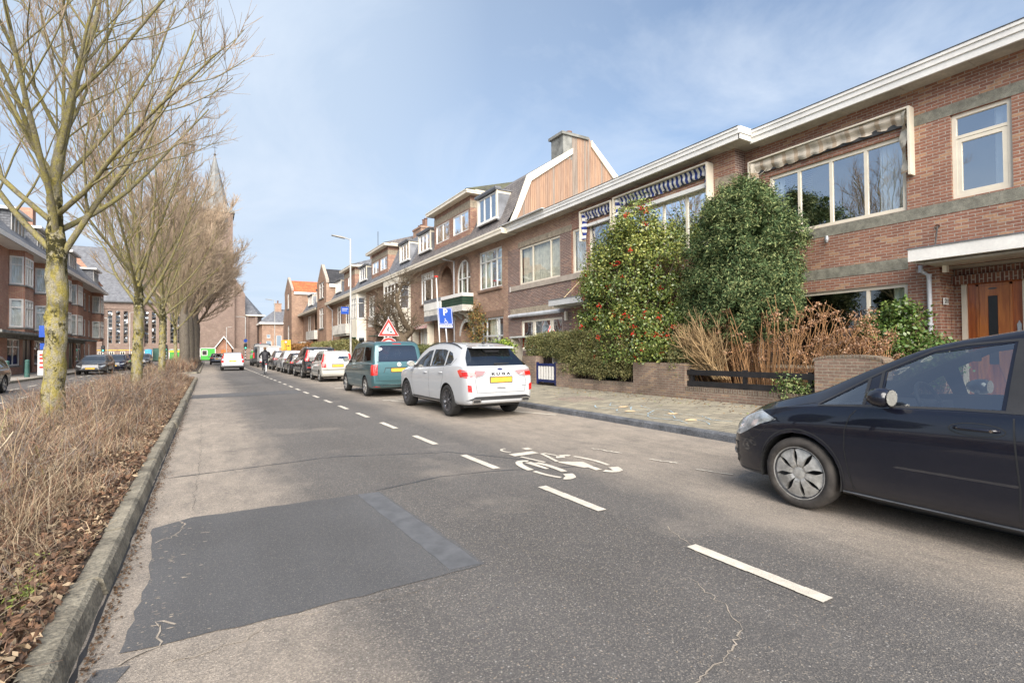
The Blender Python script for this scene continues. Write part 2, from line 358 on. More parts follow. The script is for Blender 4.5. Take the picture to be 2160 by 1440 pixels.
def window(par, F, u0, u1, v0, v1, cols=(), rows=(), fw=.07, rec=.07, mat='paint_cream', glass='glass', curtain=None, bars=None, top=None, sill=None, pd=0.0, name='window', proud=0.0):
    """cols/rows: positions of mullions and transoms; bars: list of (u0,u1,v0,v1) extra bars; top: list of polygon points for a round head"""
    m = MB(); d0, d1 = -rec-.05, -rec+.02+proud
    e = .004
    if top is None:
        F.box(m, u0+e, u0+fw, v0+e, v1-e, d0, d1); F.box(m, u1-fw, u1-e, v0+e, v1-e, d0, d1)
        F.box(m, u0+fw, u1-fw, v0+e, v0+fw, d0, d1); F.box(m, u0+fw, u1-fw, v1-fw, v1-e, d0, d1)
    else:
        cu_, cv = (u0+u1)/2, top; r = (u1-u0)/2
        F.box(m, u0+e, u0+fw, v0, cv, d0, d1); F.box(m, u1-fw, u1-e, v0, cv, d0, d1); F.box(m, u0+fw, u1-fw, v0, v0+fw, d0, d1)
        K = 10
        for i in range(K):
            a, b = pi*i/K, pi*(i+1)/K
            po = [(cu_+rr*cos(t), cv+rr*sin(t)) for rr, t in ((r-e, a), (r-e, b), (r-fw, b), (r-fw, a))]
            m.prism(po, F, d0, d1)
    for c in cols: F.box(m, c-fw*.42, c+fw*.42, v0+fw, v1-fw if top is None else top+math.sqrt(max(.001, ((u1-u0)/2)**2-(c-(u0+u1)/2)**2))-.03, d0+.004, d1-.004)
    for c in rows: F.box(m, u0+fw, u1-fw, c-fw*.4, c+fw*.4, d0+.006, d1-.001)
    for (a, b, c, d) in (bars or ()): F.box(m, a, b, c, d, d0+.008, d1-.006)
    w = m.build(name, mat, par)
    g = MB(); e2 = .01
    if top is None: g.face([F(u0+e2, v0+e2, -rec-.02), F(u1-e2, v0+e2, -rec-.02), F(u1-e2, v1-e2, -rec-.02), F(u0+e2, v1-e2, -rec-.02)])
    else: g.face([F(u, v, -rec-.02) for u, v in arch(u0+e2, u1-e2, v0+e2, top)])
    g.build('pane', glass, w)
    if curtain:
        for (a, b, cm) in curtain:
            c = MB(); n = max(6, int((b-a)/.03)); zt = v1-.05 if top is None else top+.2
            for i in range(n):
                t0, t1 = a+(b-a)*i/n, a+(b-a)*(i+1)/n; w0, w1 = .02*sin(t0*55+3*sin(t0*7)), .02*sin(t1*55+3*sin(t1*7))
                c.face([F(t0, v0+.02, -rec-.14+w0), F(t1, v0+.02, -rec-.14+w1), F(t1, zt, -rec-.14+w1), F(t0, zt, -rec-.14+w0)])
            c.build('curtain', cm, w, smooth=True)
    if sill:
        s = MB(); F.box(s, u0-.04, u1+.04, v0-sill[1], v0, -.02, sill[0]); s.build('sill', sill[2], w)
    return w
def cornice(par, x, y0, y1, zb, h, depth, xin, name='cornice', mat='paint_white', step=True):
    """box gutter along Y at the eaves; fascia at x, soffit back to xin"""
    m = MB()
    m.box(x, y0, zb, x+.05, y1, zb+h*.45)
    m.box(x-.03, y0, zb+h*.45, x+.05, y1, zb+h*.80) if step else m.box(x, y0, zb+h*.45, x+.05, y1, zb+h*.8)
    m.box(x-.055, y0, zb+h*.80, x+.05, y1, zb+h)
    o = m.build(name, mat, par)
    s = MB(); s.box(x+.05, y0, zb+.012, xin, y1, zb+.035)
    y = y0+.6
    while y < y1: s.box(x+.055, y, zb+.000, xin-.002, y+.10, zb+.012); y += 1.12
    s.build('soffit', 'soffit_board', par)
    t = MB(); t.box(x-.065, y0, zb+h, xin+.4, y1, zb+h+.018); t.build('gutter_edge', 'dark_edge', par)
    return o
# ---------------------------------------------------------------- ground, road, pavements
def sheet(name, polys, mat, kind='structure', label=None, parent=None):
    m = MB()
    for p in polys: m.face(p)
    o = m.build(name, mat, parent)
    if kind and parent is None: o['kind'] = kind
    if label: o['label'] = label
    return o
def asphalt(name, dark=(.108, .101, .095), light=(.39, .33, .265), worn=True, chip=150.0, ca=.42):
    m, nt, b = newmat(name); g = N(nt, 'ShaderNodeNewGeometry'); P = g.outputs['Position']
    p = N(nt, 'ShaderNodeSeparateXYZ'); nt.links.new(P, p.inputs[0])
    def noise(sc, det=4.0, rough=.6, st=None):
        v = P
        if st:
            mp = N(nt, 'ShaderNodeMapping'); mp.inputs['Scale'].default_value = st; nt.links.new(P, mp.inputs[0]); v = mp.outputs[0]
        n = N(nt, 'ShaderNodeTexNoise', Scale=sc, Detail=det, Roughness=rough); nt.links.new(v, n.inputs[0]); return n.outputs[0]
    base = ramp(nt, noise(.45, 6), [(.3, tuple(x*.80 for x in dark)), (.7, tuple(x*1.25 for x in dark))])
    tracks = ramp(nt, noise(1.0, 3, .5, (1.1, .05, 1)), [(.35, .86), (.65, 1.16)])
    base = mix(nt, 1.0, base, tracks, 'MULTIPLY')
    # stone chips
    vo = N(nt, 'ShaderNodeTexVoronoi', Scale=chip); nt.links.new(P, vo.inputs[0])
    chipc = ramp(nt, N_sep(nt, vo.outputs['Color']), [(.0, (.035, .034, .034)), (.55, (.10, .095, .09)), (.86, (.19, .17, .15)), (.97, (.42, .36, .28))])
    base = mix(nt, ca, base, chipc)
    v2 = N(nt, 'ShaderNodeTexVoronoi', Scale=chip*.42); nt.links.new(P, v2.inputs[0]); s2 = N(nt, 'ShaderNodeSeparateXYZ'); nt.links.new(v2.outputs['Color'], s2.inputs[0])
    spk = mth(nt, 'MULTIPLY', ramp(nt, s2.outputs[0], [(.84, 0), (.88, 1)]), ramp(nt, v2.outputs['Distance'], [(.22, 1), (.36, 0)]))
    base = mix(nt, mth(nt, 'MULTIPLY', spk, ca*1.6), base, ramp(nt, s2.outputs[1], [(.2, (.40, .38, .35)), (.6, (.36, .26, .16)), (.9, (.5, .47, .42))]))
    if worn:
        x = p.outputs[0]; wob = mth(nt, 'MULTIPLY', mth(nt, 'SUBTRACT', noise(.8, 5, .65, (1, .5, 1)), .5), 1.5)
        xw = mth(nt, 'ADD', x, wob)
        L = ramp(nt, mth(nt, 'DIVIDE', mth(nt, 'ADD', xw, 1.0), 4.0), [(.28, 1), (.37, .80), (.48, .06), (.6, 0)])       # dusty strip by the median kerb
        Rr = ramp(nt, mth(nt, 'DIVIDE', xw, 8.0), [(.44, 0), (.56, .80), (.80, 1), (.95, .75)])             # parking strip
        w = mth(nt, 'MAXIMUM', L, Rr)
        f = mth(nt, 'MULTIPLY', w, ramp(nt, noise(5.0, 6, .75, (1, .35, 1)), [(.25, .35), (.62, 1)]))
        f = mth(nt, 'MULTIPLY', f, ramp(nt, noise(60., 3, .6), [(.3, .62), (.6, 1)]))
        dust = ramp(nt, noise(1.6, 5), [(.3, light), (.7, tuple(x*.80 for x in light))])
        dust = mix(nt, .55, dust, mix(nt, 1.0, dust, ramp(nt, N_sep(nt, vo.outputs['Color']), [(.0, .45), (.4, .9), (.8, 1.25), (.97, 1.7)]), 'MULTIPLY'))
        base = mix(nt, f, base, dust)
        st = mth(nt, 'MULTIPLY', ramp(nt, noise(.9, 3, .5), [(.62, 0), (.70, .45)]), ramp(nt, noise(9., 5, .7), [(.35, .2), (.6, 1)]))
        base = mix(nt, st, base, (.065, .062, .06))
        # pale dusty blotches on the carriageway in the foreground
        bl = mth(nt, 'MULTIPLY', ramp(nt, noise(.55, 4, .6, (1, 1, 1)), [(.56, 0), (.72, .45)]), ramp(nt, noise(70., 3, .6), [(.35, .3), (.6, 1)]))
        base = mix(nt, bl, base, light)
    nt.links.new(base, b.inputs['Base Color']); b.inputs['Roughness'].default_value = .85; b.inputs['Specular IOR Level'].default_value = .35
    h = mth(nt, 'ADD', vo.outputs['Distance'], mth(nt, 'MULTIPLY', noise(140., 2), .5))
    bp = N(nt, 'ShaderNodeBump', Strength=.5, Distance=.006); nt.links.new(h, bp.inputs['Height']); nt.links.new(bp.outputs[0], b.inputs['Normal'])
def N_sep(nt, c):
    s = N(nt, 'ShaderNodeSeparateXYZ'); nt.links.new(c, s.inputs[0]); return s.outputs[0]
asphalt('asphalt'); asphalt('asphalt_left', worn=False)
asphalt('asphalt_patch', dark=(.094, .095, .098), worn=False, chip=220.0, ca=.22)
pmat('line_paint', (.66, .60, .50), .7, var=.12, vs=9, fine=.25)
pmat('crack_sand', (.40, .34, .27), .95, var=.2, vs=12, fine=.3)
pmat('crack_dark', (.03, .03, .032), .95, var=.2)
pmat('crack_mid', (.16, .14, .12), .95, var=.3)
pmat('tar_seam', (.06, .065, .07), .6, var=.2)
pmat('kerb_stone', (.125, .13, .14), .7, var=.30, vs=3, bump=.5, bs=35, fine=.35)
pmat('kerb_old', (.27, .24, .18), .9, var=.30, vs=3.5, bump=.8, bs=45, fine=.35)
pmat('soil', (.060, .042, .028), .95, var=.3, vs=4, bump=.8, bs=25, fine=.4)
pmat('far_ground', (.13, .12, .105), .95, var=.2, vs=.1)
def paver(name, c1, c2, bw, bh, mortar):
    m, nt, b = newmat(name); P = objpos(nt)
    mp = N(nt, 'ShaderNodeMapping'); mp.inputs['Rotation'].default_value = (0, 0, pi/2); nt.links.new(P, mp.inputs[0])
    t = N(nt, 'ShaderNodeTexBrick', Scale=1.0); nt.links.new(mp.outputs[0], t.inputs[0])
    for k, c in (('Color1', c1), ('Color2', c2), ('Mortar', mortar)): t.inputs[k].default_value = (*c, 1)
    t.inputs['Brick Width'].default_value = bw; t.inputs['Row Height'].default_value = bh; t.inputs['Mortar Size'].default_value = .008
    n = N(nt, 'ShaderNodeTexNoise', Scale=1.2, Detail=6.0, Roughness=.7); nt.links.new(P, n.inputs[0])
    n2 = N(nt, 'ShaderNodeTexNoise', Scale=40.0, Detail=3.0); nt.links.new(P, n2.inputs[0])
    c = mix(nt, 1.0, t.outputs['Color'], ramp(nt, n.outputs[0], [(.3, .72), (.7, 1.15)]), 'MULTIPLY')
    c = mix(nt, 1.0, c, ramp(nt, n2.outputs[0], [(.3, .78), (.7, 1.15)]), 'MULTIPLY')
    c = mix(nt, ramp(nt, n.outputs[0], [(.55, 0), (.7, .25)]), c, (.16, .155, .07))
    nt.links.new(c, b.inputs['Base Color']); b.inputs['Roughness'].default_value = .9
    bp = N(nt, 'ShaderNodeBump', Strength=.6, Distance=.01); nt.links.new(mth(nt, 'SUBTRACT', n2.outputs[0], mth(nt, 'MULTIPLY', t.outputs['Fac'], 2.0)), bp.inputs['Height']); nt.links.new(bp.outputs[0], b.inputs['Normal'])
paver('pavement_tiles', (.34, .30, .22), (.24, .215, .165), .30, .30, (.10, .09, .07))
paver('pavement_left', (.42, .38, .32), (.34, .31, .27), .30, .30, (.16, .14, .12))
KX = 6.95
sheet('ground', [[(-900, -300, -.02), (900, -300, -.02), (900, 1500, -.02), (-900, 1500, -.02)]], 'far_ground')
YE = 104.0
road = sheet('road', [[(-.55, -25, 0), (KX+.02, -25, 0), (KX+.02, YE, 0), (-.55, YE, 0)], [(-4.55, 34.6, 0), (-.55, 34.6, 0), (-.55, 43.0, 0), (-4.55, 43.0, 0)]], 'asphalt')
sheet('road', [[(-8.9, -25, 0), (-4.55, -25, 0), (-4.55, YE, 0), (-8.9, YE, 0)], [(-90, YE, 0), (90, YE, 0), (90, 119, 0), (-90, 119, 0)], [(-4.55, 92.0, 0), (-.55, 92.0, 0), (-.55, YE, 0), (-4.55, YE, 0)]], 'asphalt_left')
# wavy-edged patch of newer asphalt
def wavy(poly, step=.12, amp=.012, seed=1):
    r = random.Random(seed); o = []
    for i in range(len(poly)):
        a, b = Vector(poly[i]), Vector(poly[(i+1) % len(poly)]); n = max(1, int((b-a).length/step))
        for k in range(n):
            p = a.lerp(b, k/n); o.append((p.x+r.uniform(-amp, amp), p.y+r.uniform(-amp, amp)))
    return o
def flat(name, poly, z, mat, parent=None, label=None):
    vs_, fs = cdt(poly, []); m = MB(); m.v = [(u, v, z) for u, v in vs_]; m.f = fs; m.m = [0]*len(fs)
    o = m.build(name, mat, parent)
    if label: o['label'] = label
    return o
flat('asphalt_patch', wavy([(-.36, 3.12), (.55, 3.1), (1.63, 3.12), (1.53, 5.30), (-.14, 5.36), (-.40, 5.20), (-.33, 4.2)], amp=.014), .004, 'asphalt_patch', road)
pmat('seal_strip', (.112, .114, .118), .7, var=.15, vs=6)
flat('seal_strip', wavy([(1.38, 3.16), (1.60, 3.14), (1.505, 5.28), (1.30, 5.30)], amp=.006, seed=4), .006, 'seal_strip', road)
flat('asphalt_patch', wavy([(-.50, 2.62), (-.36, 2.60), (-.33, 2.98), (-.46, 3.02)], amp=.02, seed=3, step=.08), .0045, 'asphalt_patch', road)
flat('asphalt_patch', wavy([(-.5, 19.3), (2.9, 19.6), (2.9, 21.3), (-.5, 21.0)], amp=.03, seed=5, step=.3), .004, 'asphalt_patch', road)
def ribbon(name, pts, w, z, mat, parent, jit=.03, seed=0, step=.05):
    r = random.Random(seed); P = []
    for i in range(len(pts)-1):
        a, b = Vector(pts[i]), Vector(pts[i+1]); n = max(1, int((b-a).length/step))
        for k in range(n): P.append(a.lerp(b, k/n)+Vector((r.gauss(0, jit), r.gauss(0, jit))))
    P.append(Vector(pts[-1])); m = MB(); L = []
    for i, p in enumerate(P):
        d = (P[min(i+1, len(P)-1)]-P[max(i-1, 0)]); d = Vector((-d.y, d.x)).normalized() if d.length > 1e-6 else Vector((1, 0)); ww = w*r.uniform(.25, 1.2)
        L.append((p-d*ww, p+d*ww))
    for i in range(len(L)-1):
        a, b = L[i], L[i+1]; m.face([(a[0].x, a[0].y, z), (a[1].x, a[1].y, z), (b[1].x, b[1].y, z), (b[0].x, b[0].y, z)])
    return m.build(name, mat, parent)
ribbon('road_crack', [(1.55, 1.35), (1.75, 1.52), (2.05, 1.58), (2.28, 1.66), (2.40, 1.72), (2.52, 1.92), (2.62, 2.22)], .0045, .0035, 'crack_sand', road, .010, 1, .03)
ribbon('road_crack', [(2.92, 2.32), (3.1, 2.7), (3.25, 3.0)], .003, .0035, 'crack_sand', road, .012, 2)
ribbon('road_crack', [(-.15, 2.9), (.15, 2.95), (.3, 3.06), (.55, 3.05)], .004, .0035, 'crack_sand', road, .02, 3)
ribbon('road_crack', [(-.36, 3.0), (-.2, 3.15), (-.25, 3.4), (-.15, 3.3)], .006, .0075, 'crack_sand', road, .02, 4)
ribbon('road_crack', [(-.20, 5.30), (-.17, 5.05), (-.27, 4.85), (-.35, 4.78)], .006, .0075, 'crack_sand', road, .012, 5, .03)
ribbon('road_crack', [(.6, 2.95), (.9, 3.0), (1.2, 2.98), (1.35, 3.05)], .003, .0035, 'crack_mid', road, .012, 6, .03)
ribbon('road_crack', [(1.8, 3.6), (2.0, 3.2), (2.2, 2.6), (2.1, 2.2)], .0022, .0035, 'crack_mid', road, .015, 7)
for i, (xa, xb, yy) in enumerate([(-.5, 0.1, 6.1), (-.5, .0, 7.2), (-.5, -.05, 8.5), (-.5, .1, 10), (-.5, 0, 12.2)]):
    ribbon('road_crack', [(xa, yy), (xb, yy+.05)], (.003), .0035, 'crack_mid', road, .02, 20+i)
ribbon('road_crack', [(-.12, 5.6), (-.1, 9), (-.14, 14), (-.1, 20)], .0025, .0035, 'crack_mid', road, .01, 31, .1)
ribbon('tar_seam', [(1.5, 5.35), (2.3, 5.55), (3.0, 5.45), (4.2, 5.0)], .014, .0035, 'tar_seam', road, .004, 8, .1)
ribbon('tar_seam', [(-.4, 7.2), (1.5, 7.4), (3.0, 6.8), (3.5, 6.0), (3.8, 5.45)], .014, .0035, 'tar_seam', road, .006, 9, .1)
# ragged dusty scabs along the worn left edge of the patch
rs_ = random.Random(12); sc_ = MB()
for i in range(90):
    cx, cy = -.34+abs(rs_.gauss(0, .16)), rs_.uniform(3.15, 5.2); a, b = rs_.uniform(.003, .02), rs_.uniform(.002, .007)
    sc_.face([(cx+a*cos(t)*rs_.uniform(.6, 1.2), cy+b*sin(t)*rs_.uniform(.6, 1.2), .0062) for t in np.linspace(0, 2*pi, 9, endpoint=False)])
sc_.build('dust_spots', 'crack_sand', road)['kind'] = 'stuff'
# lane markings
mk = MB(); rr_ = random.Random(3)
def dash(m, x, y0, y1, w=.10, z=.008):
    for k in range(6):
        a, b = y0+(y1-y0)*k/6, y0+(y1-y0)*(k+1)/6
        j = [rr_.uniform(-.004, .004) for _ in range(4)]
        m.face([(x-w/2+j[0], a, z), (x+w/2+j[1], a, z), (x+w/2+j[2], b, z), (x-w/2+j[3], b, z)])
for k in range(-3, 24):
    y = 1.63+1.952*k; dash(mk, 3.06-.002*y, y, y+.97)
mk.face([(2.9, 47.8, .008), (3.0, 47.8, .008), (2.9, 84, .008), (2.8, 84, .008)])
mk.build('lane_marking', 'line_paint', road)
mk = MB()
for k in range(-2, 16):
    y = 19.9+2.9*k; dash(mk, -5.4, y, y+1.6); 
for k in range(0, 9): dash(mk, -7.05, 26+2.6*k, 27.4+2.6*k, .12)
mk.face([(-5.5, 62, .008), (-5.38, 62, .008), (-5.2, 98, .008), (-5.32, 98, .008)])
mk.face([(-4.4, 97.5, .008), (-9, 97.5, .008), (-9, 98, .008), (-4.4, 98, .008)])
mk.build('lane_marking', 'line_paint', road)
mk = MB()          # parking bay marks
for (x0, y0, x1, y1, w) in [(4.45, 15.05, 6.8, 15.0, .07), (5.4, 15.1, 5.9, 16.4, .12), (4.35, 21.3, 4.9, 21.3, .1), (4.2, 47.2, 5.6, 47.0, .15), (4.62, 14.8, 6.7, 9.4, .05)]:
    d = Vector((x1-x0, y1-y0)).normalized(); n = Vector((-d.y, d.x))*w
    mk.face([(x0-n.x, y0-n.y, .008), (x1-n.x, y1-n.y, .008), (x1+n.x, y1+n.y, .008), (x0+n.x, y0+n.y, .008)])
mk.build('parking_marking', 'line_paint', road)
# bicycle symbol, stencilled in separate strokes (x, y on the road)
bk = MB()
def stroke(pts, w, z=.008):
    P = [Vector(p) for p in pts]; L = []
    for i, p in enumerate(P):
        d = (P[min(i+1, len(P)-1)]-P[max(i-1, 0)]).normalized(); n = Vector((-d.y, d.x)); ww = w[i] if isinstance(w, (list, tuple)) else w
        L.append((p-n*ww, p+n*ww))
    for a, b in zip(L, L[1:]): bk.face([(a[0].x, a[0].y, z), (a[1].x, a[1].y, z), (b[1].x, b[1].y, z), (b[0].x, b[0].y, z)])
def ell(cx, cy, rx, ry, a0, a1, n=14): return [(cx+rx*cos(R(a0+(a1-a0)*i/n)), cy+ry*sin(R(a0+(a1-a0)*i/n))) for i in range(n+1)]
stroke(ell(3.74, 6.44, .09, .14, 70, 250), .018)
stroke([(3.605, 6.12), (4.0, 6.12)], .085)
stroke([(3.98, 6.40), (4.09, 6.40)], .07)
stroke([(3.66, 5.97), (3.74, 5.5)], .022); stroke([(4.02, 6.0), (3.90, 5.45)], .025); stroke([(4.06, 6.0), (4.13, 5.72)], .02)
stroke(ell(3.52, 5.22, .165, .50, 65, 178), [.045]*15); stroke(ell(3.52, 5.22, .165, .52, 186, 244), .028)
stroke(ell(3.50, 5.20, .155, .52, 252, 318), [.05]*7+[.06]*8); stroke(ell(3.52, 5.22, .15, .50, 328, 400), .04)
stroke([(3.55, 5.62), (3.56, 5.18)], [.05, .025])
stroke(ell(4.18, 5.22, .17, .50, 130, 62), [.06]*8+[.045]*7); stroke(ell(4.17, 5.2, .17, .50, 52, -32), .03); stroke(ell(4.17, 5.2, .165, .56, -42, -125), [.065]*6+[.045]*9)
stroke([(3.9, 5.42), (4.05, 5.22), (4.04, 4.98)], [.03, .13, .07]); stroke([(4.07, 4.98), (4.05, 4.80)], .045)
bk.build('bicycle_marking', 'line_paint', road)
for i, (x, y, l) in enumerate([(4.85, 5.9, .5), (5.0, 4.9, .35), (5.05, 4.2, .4)]):
    ribbon('paint_remnant', [(x, y), (x+.12, y-l)], .02, .008, 'line_paint', road, .012, 50+i, .03)
# right pavement: kerb, tiles rising gently to the garden walls
PZ0, PZ1, GW = .12, .19, 10.5
kb = MB(); y = -26.0; r3 = random.Random(4)
while y < YE:
    j = r3.uniform(-.006, .006); jz = r3.uniform(-.004, .004)
    P = [(KX+j, -.01), (KX+j+.015, .095+jz), (KX+j+.04, .118+jz), (KX+.15+j, .122+jz), (KX+.152+j, -.01)]
    kb.prism(P, lambda u, v, d: (u, d, v), y, y+.985); y += 1.0
tag(kb.build('kerb', 'kerb_stone'), kind='structure')
sheet('pavement', [[(KX+.149, -26, PZ0-.002), (GW+.02, -26, PZ1), (GW+.02, YE, PZ1), (KX+.149, YE, PZ0-.002)], [(KX+.149, YE, PZ0), (90, YE, PZ0), (90, YE-3, PZ0), (GW, YE-3, PZ0)]], 'pavement_tiles')
sheet('garden_soil', [[(GW+.02, -26, PZ1+.03), (20, -26, PZ1+.03), (20, 100, PZ1+.03), (GW+.02, 100, PZ1+.03)]], 'soil')
# chalk drawing on the tiles
pmat('chalk_blue', (.38, .52, .60), .95, var=.3, vs=30); pmat('chalk_yellow', (.72, .52, .30), .95, var=.2, vs=30); pmat('chalk_pink', (.5, .34, .30), .95, var=.3, vs=30)
def pz(x): return PZ0+(x-KX)/(GW-KX)*(PZ1-PZ0)+.006
ch = MB(); rc = random.Random(11)
def chalkline(pts, w, m):
    P = []
    for i in range(len(pts)-1):
        a, b = Vector(pts[i]), Vector(pts[i+1]); n = max(1, int((b-a).length/.06))
        for k in range(n): P.append(a.lerp(b, k/n)+Vector((rc.gauss(0, .008), rc.gauss(0, .008))))
    for a, b in zip(P, P[1:]):
        if rc.random() < .22: continue
        d = (b-a).normalized()*.0; n = Vector((-(b-a).y, (b-a).x)).normalized()*w*rc.uniform(.6, 1.3)
        m.face([(a.x-n.x, a.y-n.y, pz(a.x)), (b.x-n.x, b.y-n.y, pz(b.x)), (b.x+n.x, b.y+n.y, pz(b.x)), (a.x+n.x, a.y+n.y, pz(a.x))])
chalkline([(8.5, 9.6), (8.1, 9.2), (8.3, 8.7), (7.9, 8.3), (8.2, 7.9), (7.7, 7.6), (7.9, 7.1), (7.6, 6.8), (7.8, 6.3), (7.5, 5.9)], .011, ch)
chalkline([(7.9, 9.5), (7.6, 9.1), (7.8, 8.6), (7.4, 8.2), (7.6, 7.5), (7.35, 7.2), (7.5, 6.6), (7.3, 6.2)], .011, ch)
chalkline([(8.6, 8.7), (8.35, 8.2), (8.45, 7.7), (8.15, 7.3), (8.25, 6.7), (8.0, 6.3), (8.1, 5.8)], .009, ch)
ch.build('chalk_drawing', 'chalk_blue', road)
ch = MB()
for (cx, cy, a, b) in [(8.16, 8.8, .13, .10), (7.75, 8.15, .13, .09), (8.1, 7.3, .11, .1), (7.7, 6.5, .12, .10)]:
    pl = [(cx+a*cos(t)*rc.uniform(.85, 1.1), cy+b*sin(t)*rc.uniform(.85, 1.1)) for t in np.linspace(0, 2*pi, 14, endpoint=False)]
    ch.face([(x, y, pz(x)+.001) for x, y in pl])
ch.build('chalk_drawing', 'chalk_yellow', road)
ch = MB()
for k in range(14): chalkline([(8.0+.08*k, 11.4), (7.9+.08*k, 10.2)], .010, ch)
ch.build('chalk_drawing', 'chalk_pink', road)
# median islands with raised kerb; left pavement
def island(y0, y1, x0=-4.5, x1=-.52):
    front = [(x1, y0)] if y0 < 0 else [(x0, y0+.8), (x0+.2, y0+.2), (x0+.8, y0), (x1-.8, y0), (x1-.2, y0+.2), (x1, y0+.8)]
    poly = front+[(x1, y1-.6), (x1-.25, y1-.2), (x1-.8, y1), (x0+.8, y1), (x0+.2, y1-.3), (x0, y1-.8)]+([(x0, y0)] if y0 < 0 else [])
    k = MB(); n = len(poly); r = random.Random(int(y0+99))
    c = Vector(((x0+x1)/2, (y0+y1)/2))
    for i in range(n):
        a, b = Vector(poly[i]), Vector(poly[(i+1) % n]); L = (b-a).length
        if L < .05: continue
        d = (b-a)/L; nn = Vector((-d.y, d.x)); 
        if (c-(a+b)/2).dot(nn) < 0: nn = -nn
        seg = max(1, int(round(L/1.0)))
        for q in range(seg):
            p0, p1 = a+d*(L*q/seg+.009), a+d*(L*(q+1)/seg-.009); o0, o1 = r.uniform(-.016, .016), r.uniform(-.012, .006)
            prof = [(o0, -.01), (.03+o0, .105+o1), (.055+o0, .125+o1), (.155+o0, .120+o1), (.16+o0, -.01)]
            Pf = lambda u, v, t, p0=p0, p1=p1, nn=nn: (tuple(p0.lerp(p1, t)+nn*u)+(v,))
            for j in range(len(prof)-1):
                m0, m1 = prof[j], prof[j+1]; S_ = 5
                for s_ in range(S_):
                    k.face([Pf(*m0, s_/S_), Pf(*m1, s_/S_), Pf(*m1, (s_+1)/S_), Pf(*m0, (s_+1)/S_)])
            k.face([Pf(*m, 0) for m in prof]); k.face([Pf(*m, 1) for m in prof])
    o = k.build('kerb', 'kerb_old'); o['kind'] = 'structure'
    flat('planting_soil', [(min(max(x, x0+.15), x1-.15), min(max(y, y0+.15), y1-.15)) for x, y in poly], .11, 'soil')['kind'] = 'structure'
island(-12, 34.4); island(43.4, 91.5)
LK = -8.75
sheet('pavement', [[(-40, -26, .12), (LK, -26, .12), (LK, 97, .12), (-40, 97, .12)]], 'pavement_left')
kl = MB(); y = -26.0
while y < 97: kl.box(LK, y, -.01, LK+.14, y+.985, .122); y += 1
tag(kl.build('kerb', 'kerb_old'), kind='structure')
sheet('pavement', [[(-90, 119, .12), (90, 119, .12), (90, 175, .12), (-90, 175, .12)]], 'pavement_left')
ribbon('gutter_gap', [(-.518, y) for y in np.arange(1, 34, .5)], .014, .003, 'crack_dark', road, .002, 77, .1)
# drift of grit and leaf litter in the gutter by the median kerb
lt = MB(); r5 = random.Random(5)
for i in range(2200):
    y = 1+abs(r5.gauss(0, 9)); x = -.50+abs(r5.gauss(0, .035)); s = r5.uniform(.003, .010); a = r5.uniform(0, 6.3); z = .006+r5.uniform(0, .012)
    lt.face([(x+s*cos(a+t), y+1.4*s*sin(a+t), z+.004*sin(t)) for t in (0, 1.9, 3.4, 5)])
pmat('leaf_litter', (.17, .095, .045), .9, var=.5, vs=40, col2=(.05, .035, .025))
tag(lt.build('leaf_litter', 'leaf_litter'), 'thin line of leaves and grit in the gutter along the median kerb', 'leaf litter', kind='stuff')
# ---------------------------------------------------------------- houses on the right
def shell_back(h, x, y0, y1, zt, mat='brick_brown', depth=9.0, sides=(True, True), floor=3.15):
    """side, rear and inner walls, flat roof: closes the house so that its rooms are dark"""
    m = MB()
    if sides[0]: m.face([(x, y0, 0), (x+depth, y0, 0), (x+depth, y0, zt), (x, y0, zt)])
    if sides[1]: m.face([(x, y1, 0), (x+depth, y1, 0), (x+depth, y1, zt), (x, y1, zt)])
    m.face([(x+depth, y0, 0), (x+depth, y1, 0), (x+depth, y1, zt), (x+depth, y0, zt)])
    m.build('wall', mat, h)
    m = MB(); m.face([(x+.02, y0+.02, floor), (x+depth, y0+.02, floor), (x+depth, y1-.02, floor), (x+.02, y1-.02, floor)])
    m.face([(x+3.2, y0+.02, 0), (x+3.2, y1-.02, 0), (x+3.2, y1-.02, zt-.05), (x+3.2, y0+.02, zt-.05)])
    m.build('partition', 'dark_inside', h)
def pipe(par, pts, r=.04, mat='pipe_grey', name='drainpipe'):
    m = MB(); m.tube(pts, r, 10)
    for p in pts[1:-1]: m.lathe([(r*1.15, -.03), (r*1.15, .03)], p, 10)
    a, b = Vector(pts[-2]), Vector(pts[-1]); n = max(1, int((b-a).length/1.1))
    for k in range(1, n+1): 
        q = a.lerp(b, k/(n+.6)); m.lathe([(r*1.2, -.02), (r*1.35, -.018), (r*1.35, .018), (r*1.2, .02)], q, 10)
    return m.build(name, mat, par, smooth=True)
# ---- house 1 (number 211)
X1 = 12.65; F = WX(X1)
H1 = thing('brick_house', 'red brick house with wooden front door, number 211 and a beige striped window awning', 'house', (X1, 2.0, PZ1))
DX = 13.35
holes = [rect(3.32, 4.36, 4.22, 6.03), rect(4.98, 4.34, 8.05, 5.95), rect(5.0, .95, 8.45, 2.80), rect(2.4, .19, 4.45, 3.05), rect(1.2, 4.36, 2.1, 6.03), rect(-3, 4.34, .2, 5.95), rect(-3.2, .95, .2, 2.8)]
m = MB(); wall(m, F, rect(-8, .0, 8.72, 6.83), holes, depth=.10); m.build('wall', 'brick_red', H1)
m = MB()   # porch recess
m.face([(X1+.1, 4.45, .19), (DX, 4.45, .19), (DX, 4.45, 3.05), (X1+.1, 4.45, 3.05)]); m.face([(X1+.1, 2.4, .19), (DX, 2.4, .19), (DX, 2.4, 3.05), (X1+.1, 2.4, 3.05)])
wall(m, WX(DX), rect(2.4, .19, 4.45, 3.05), [rect(3.33, .25, 4.33, 2.90)], .06)
for x in (X1+.22, X1+.48, ): m.box(x, 4.425, .2, x+.10, 4.449, 2.75)
m.build('porch_wall', 'brick_red', H1)
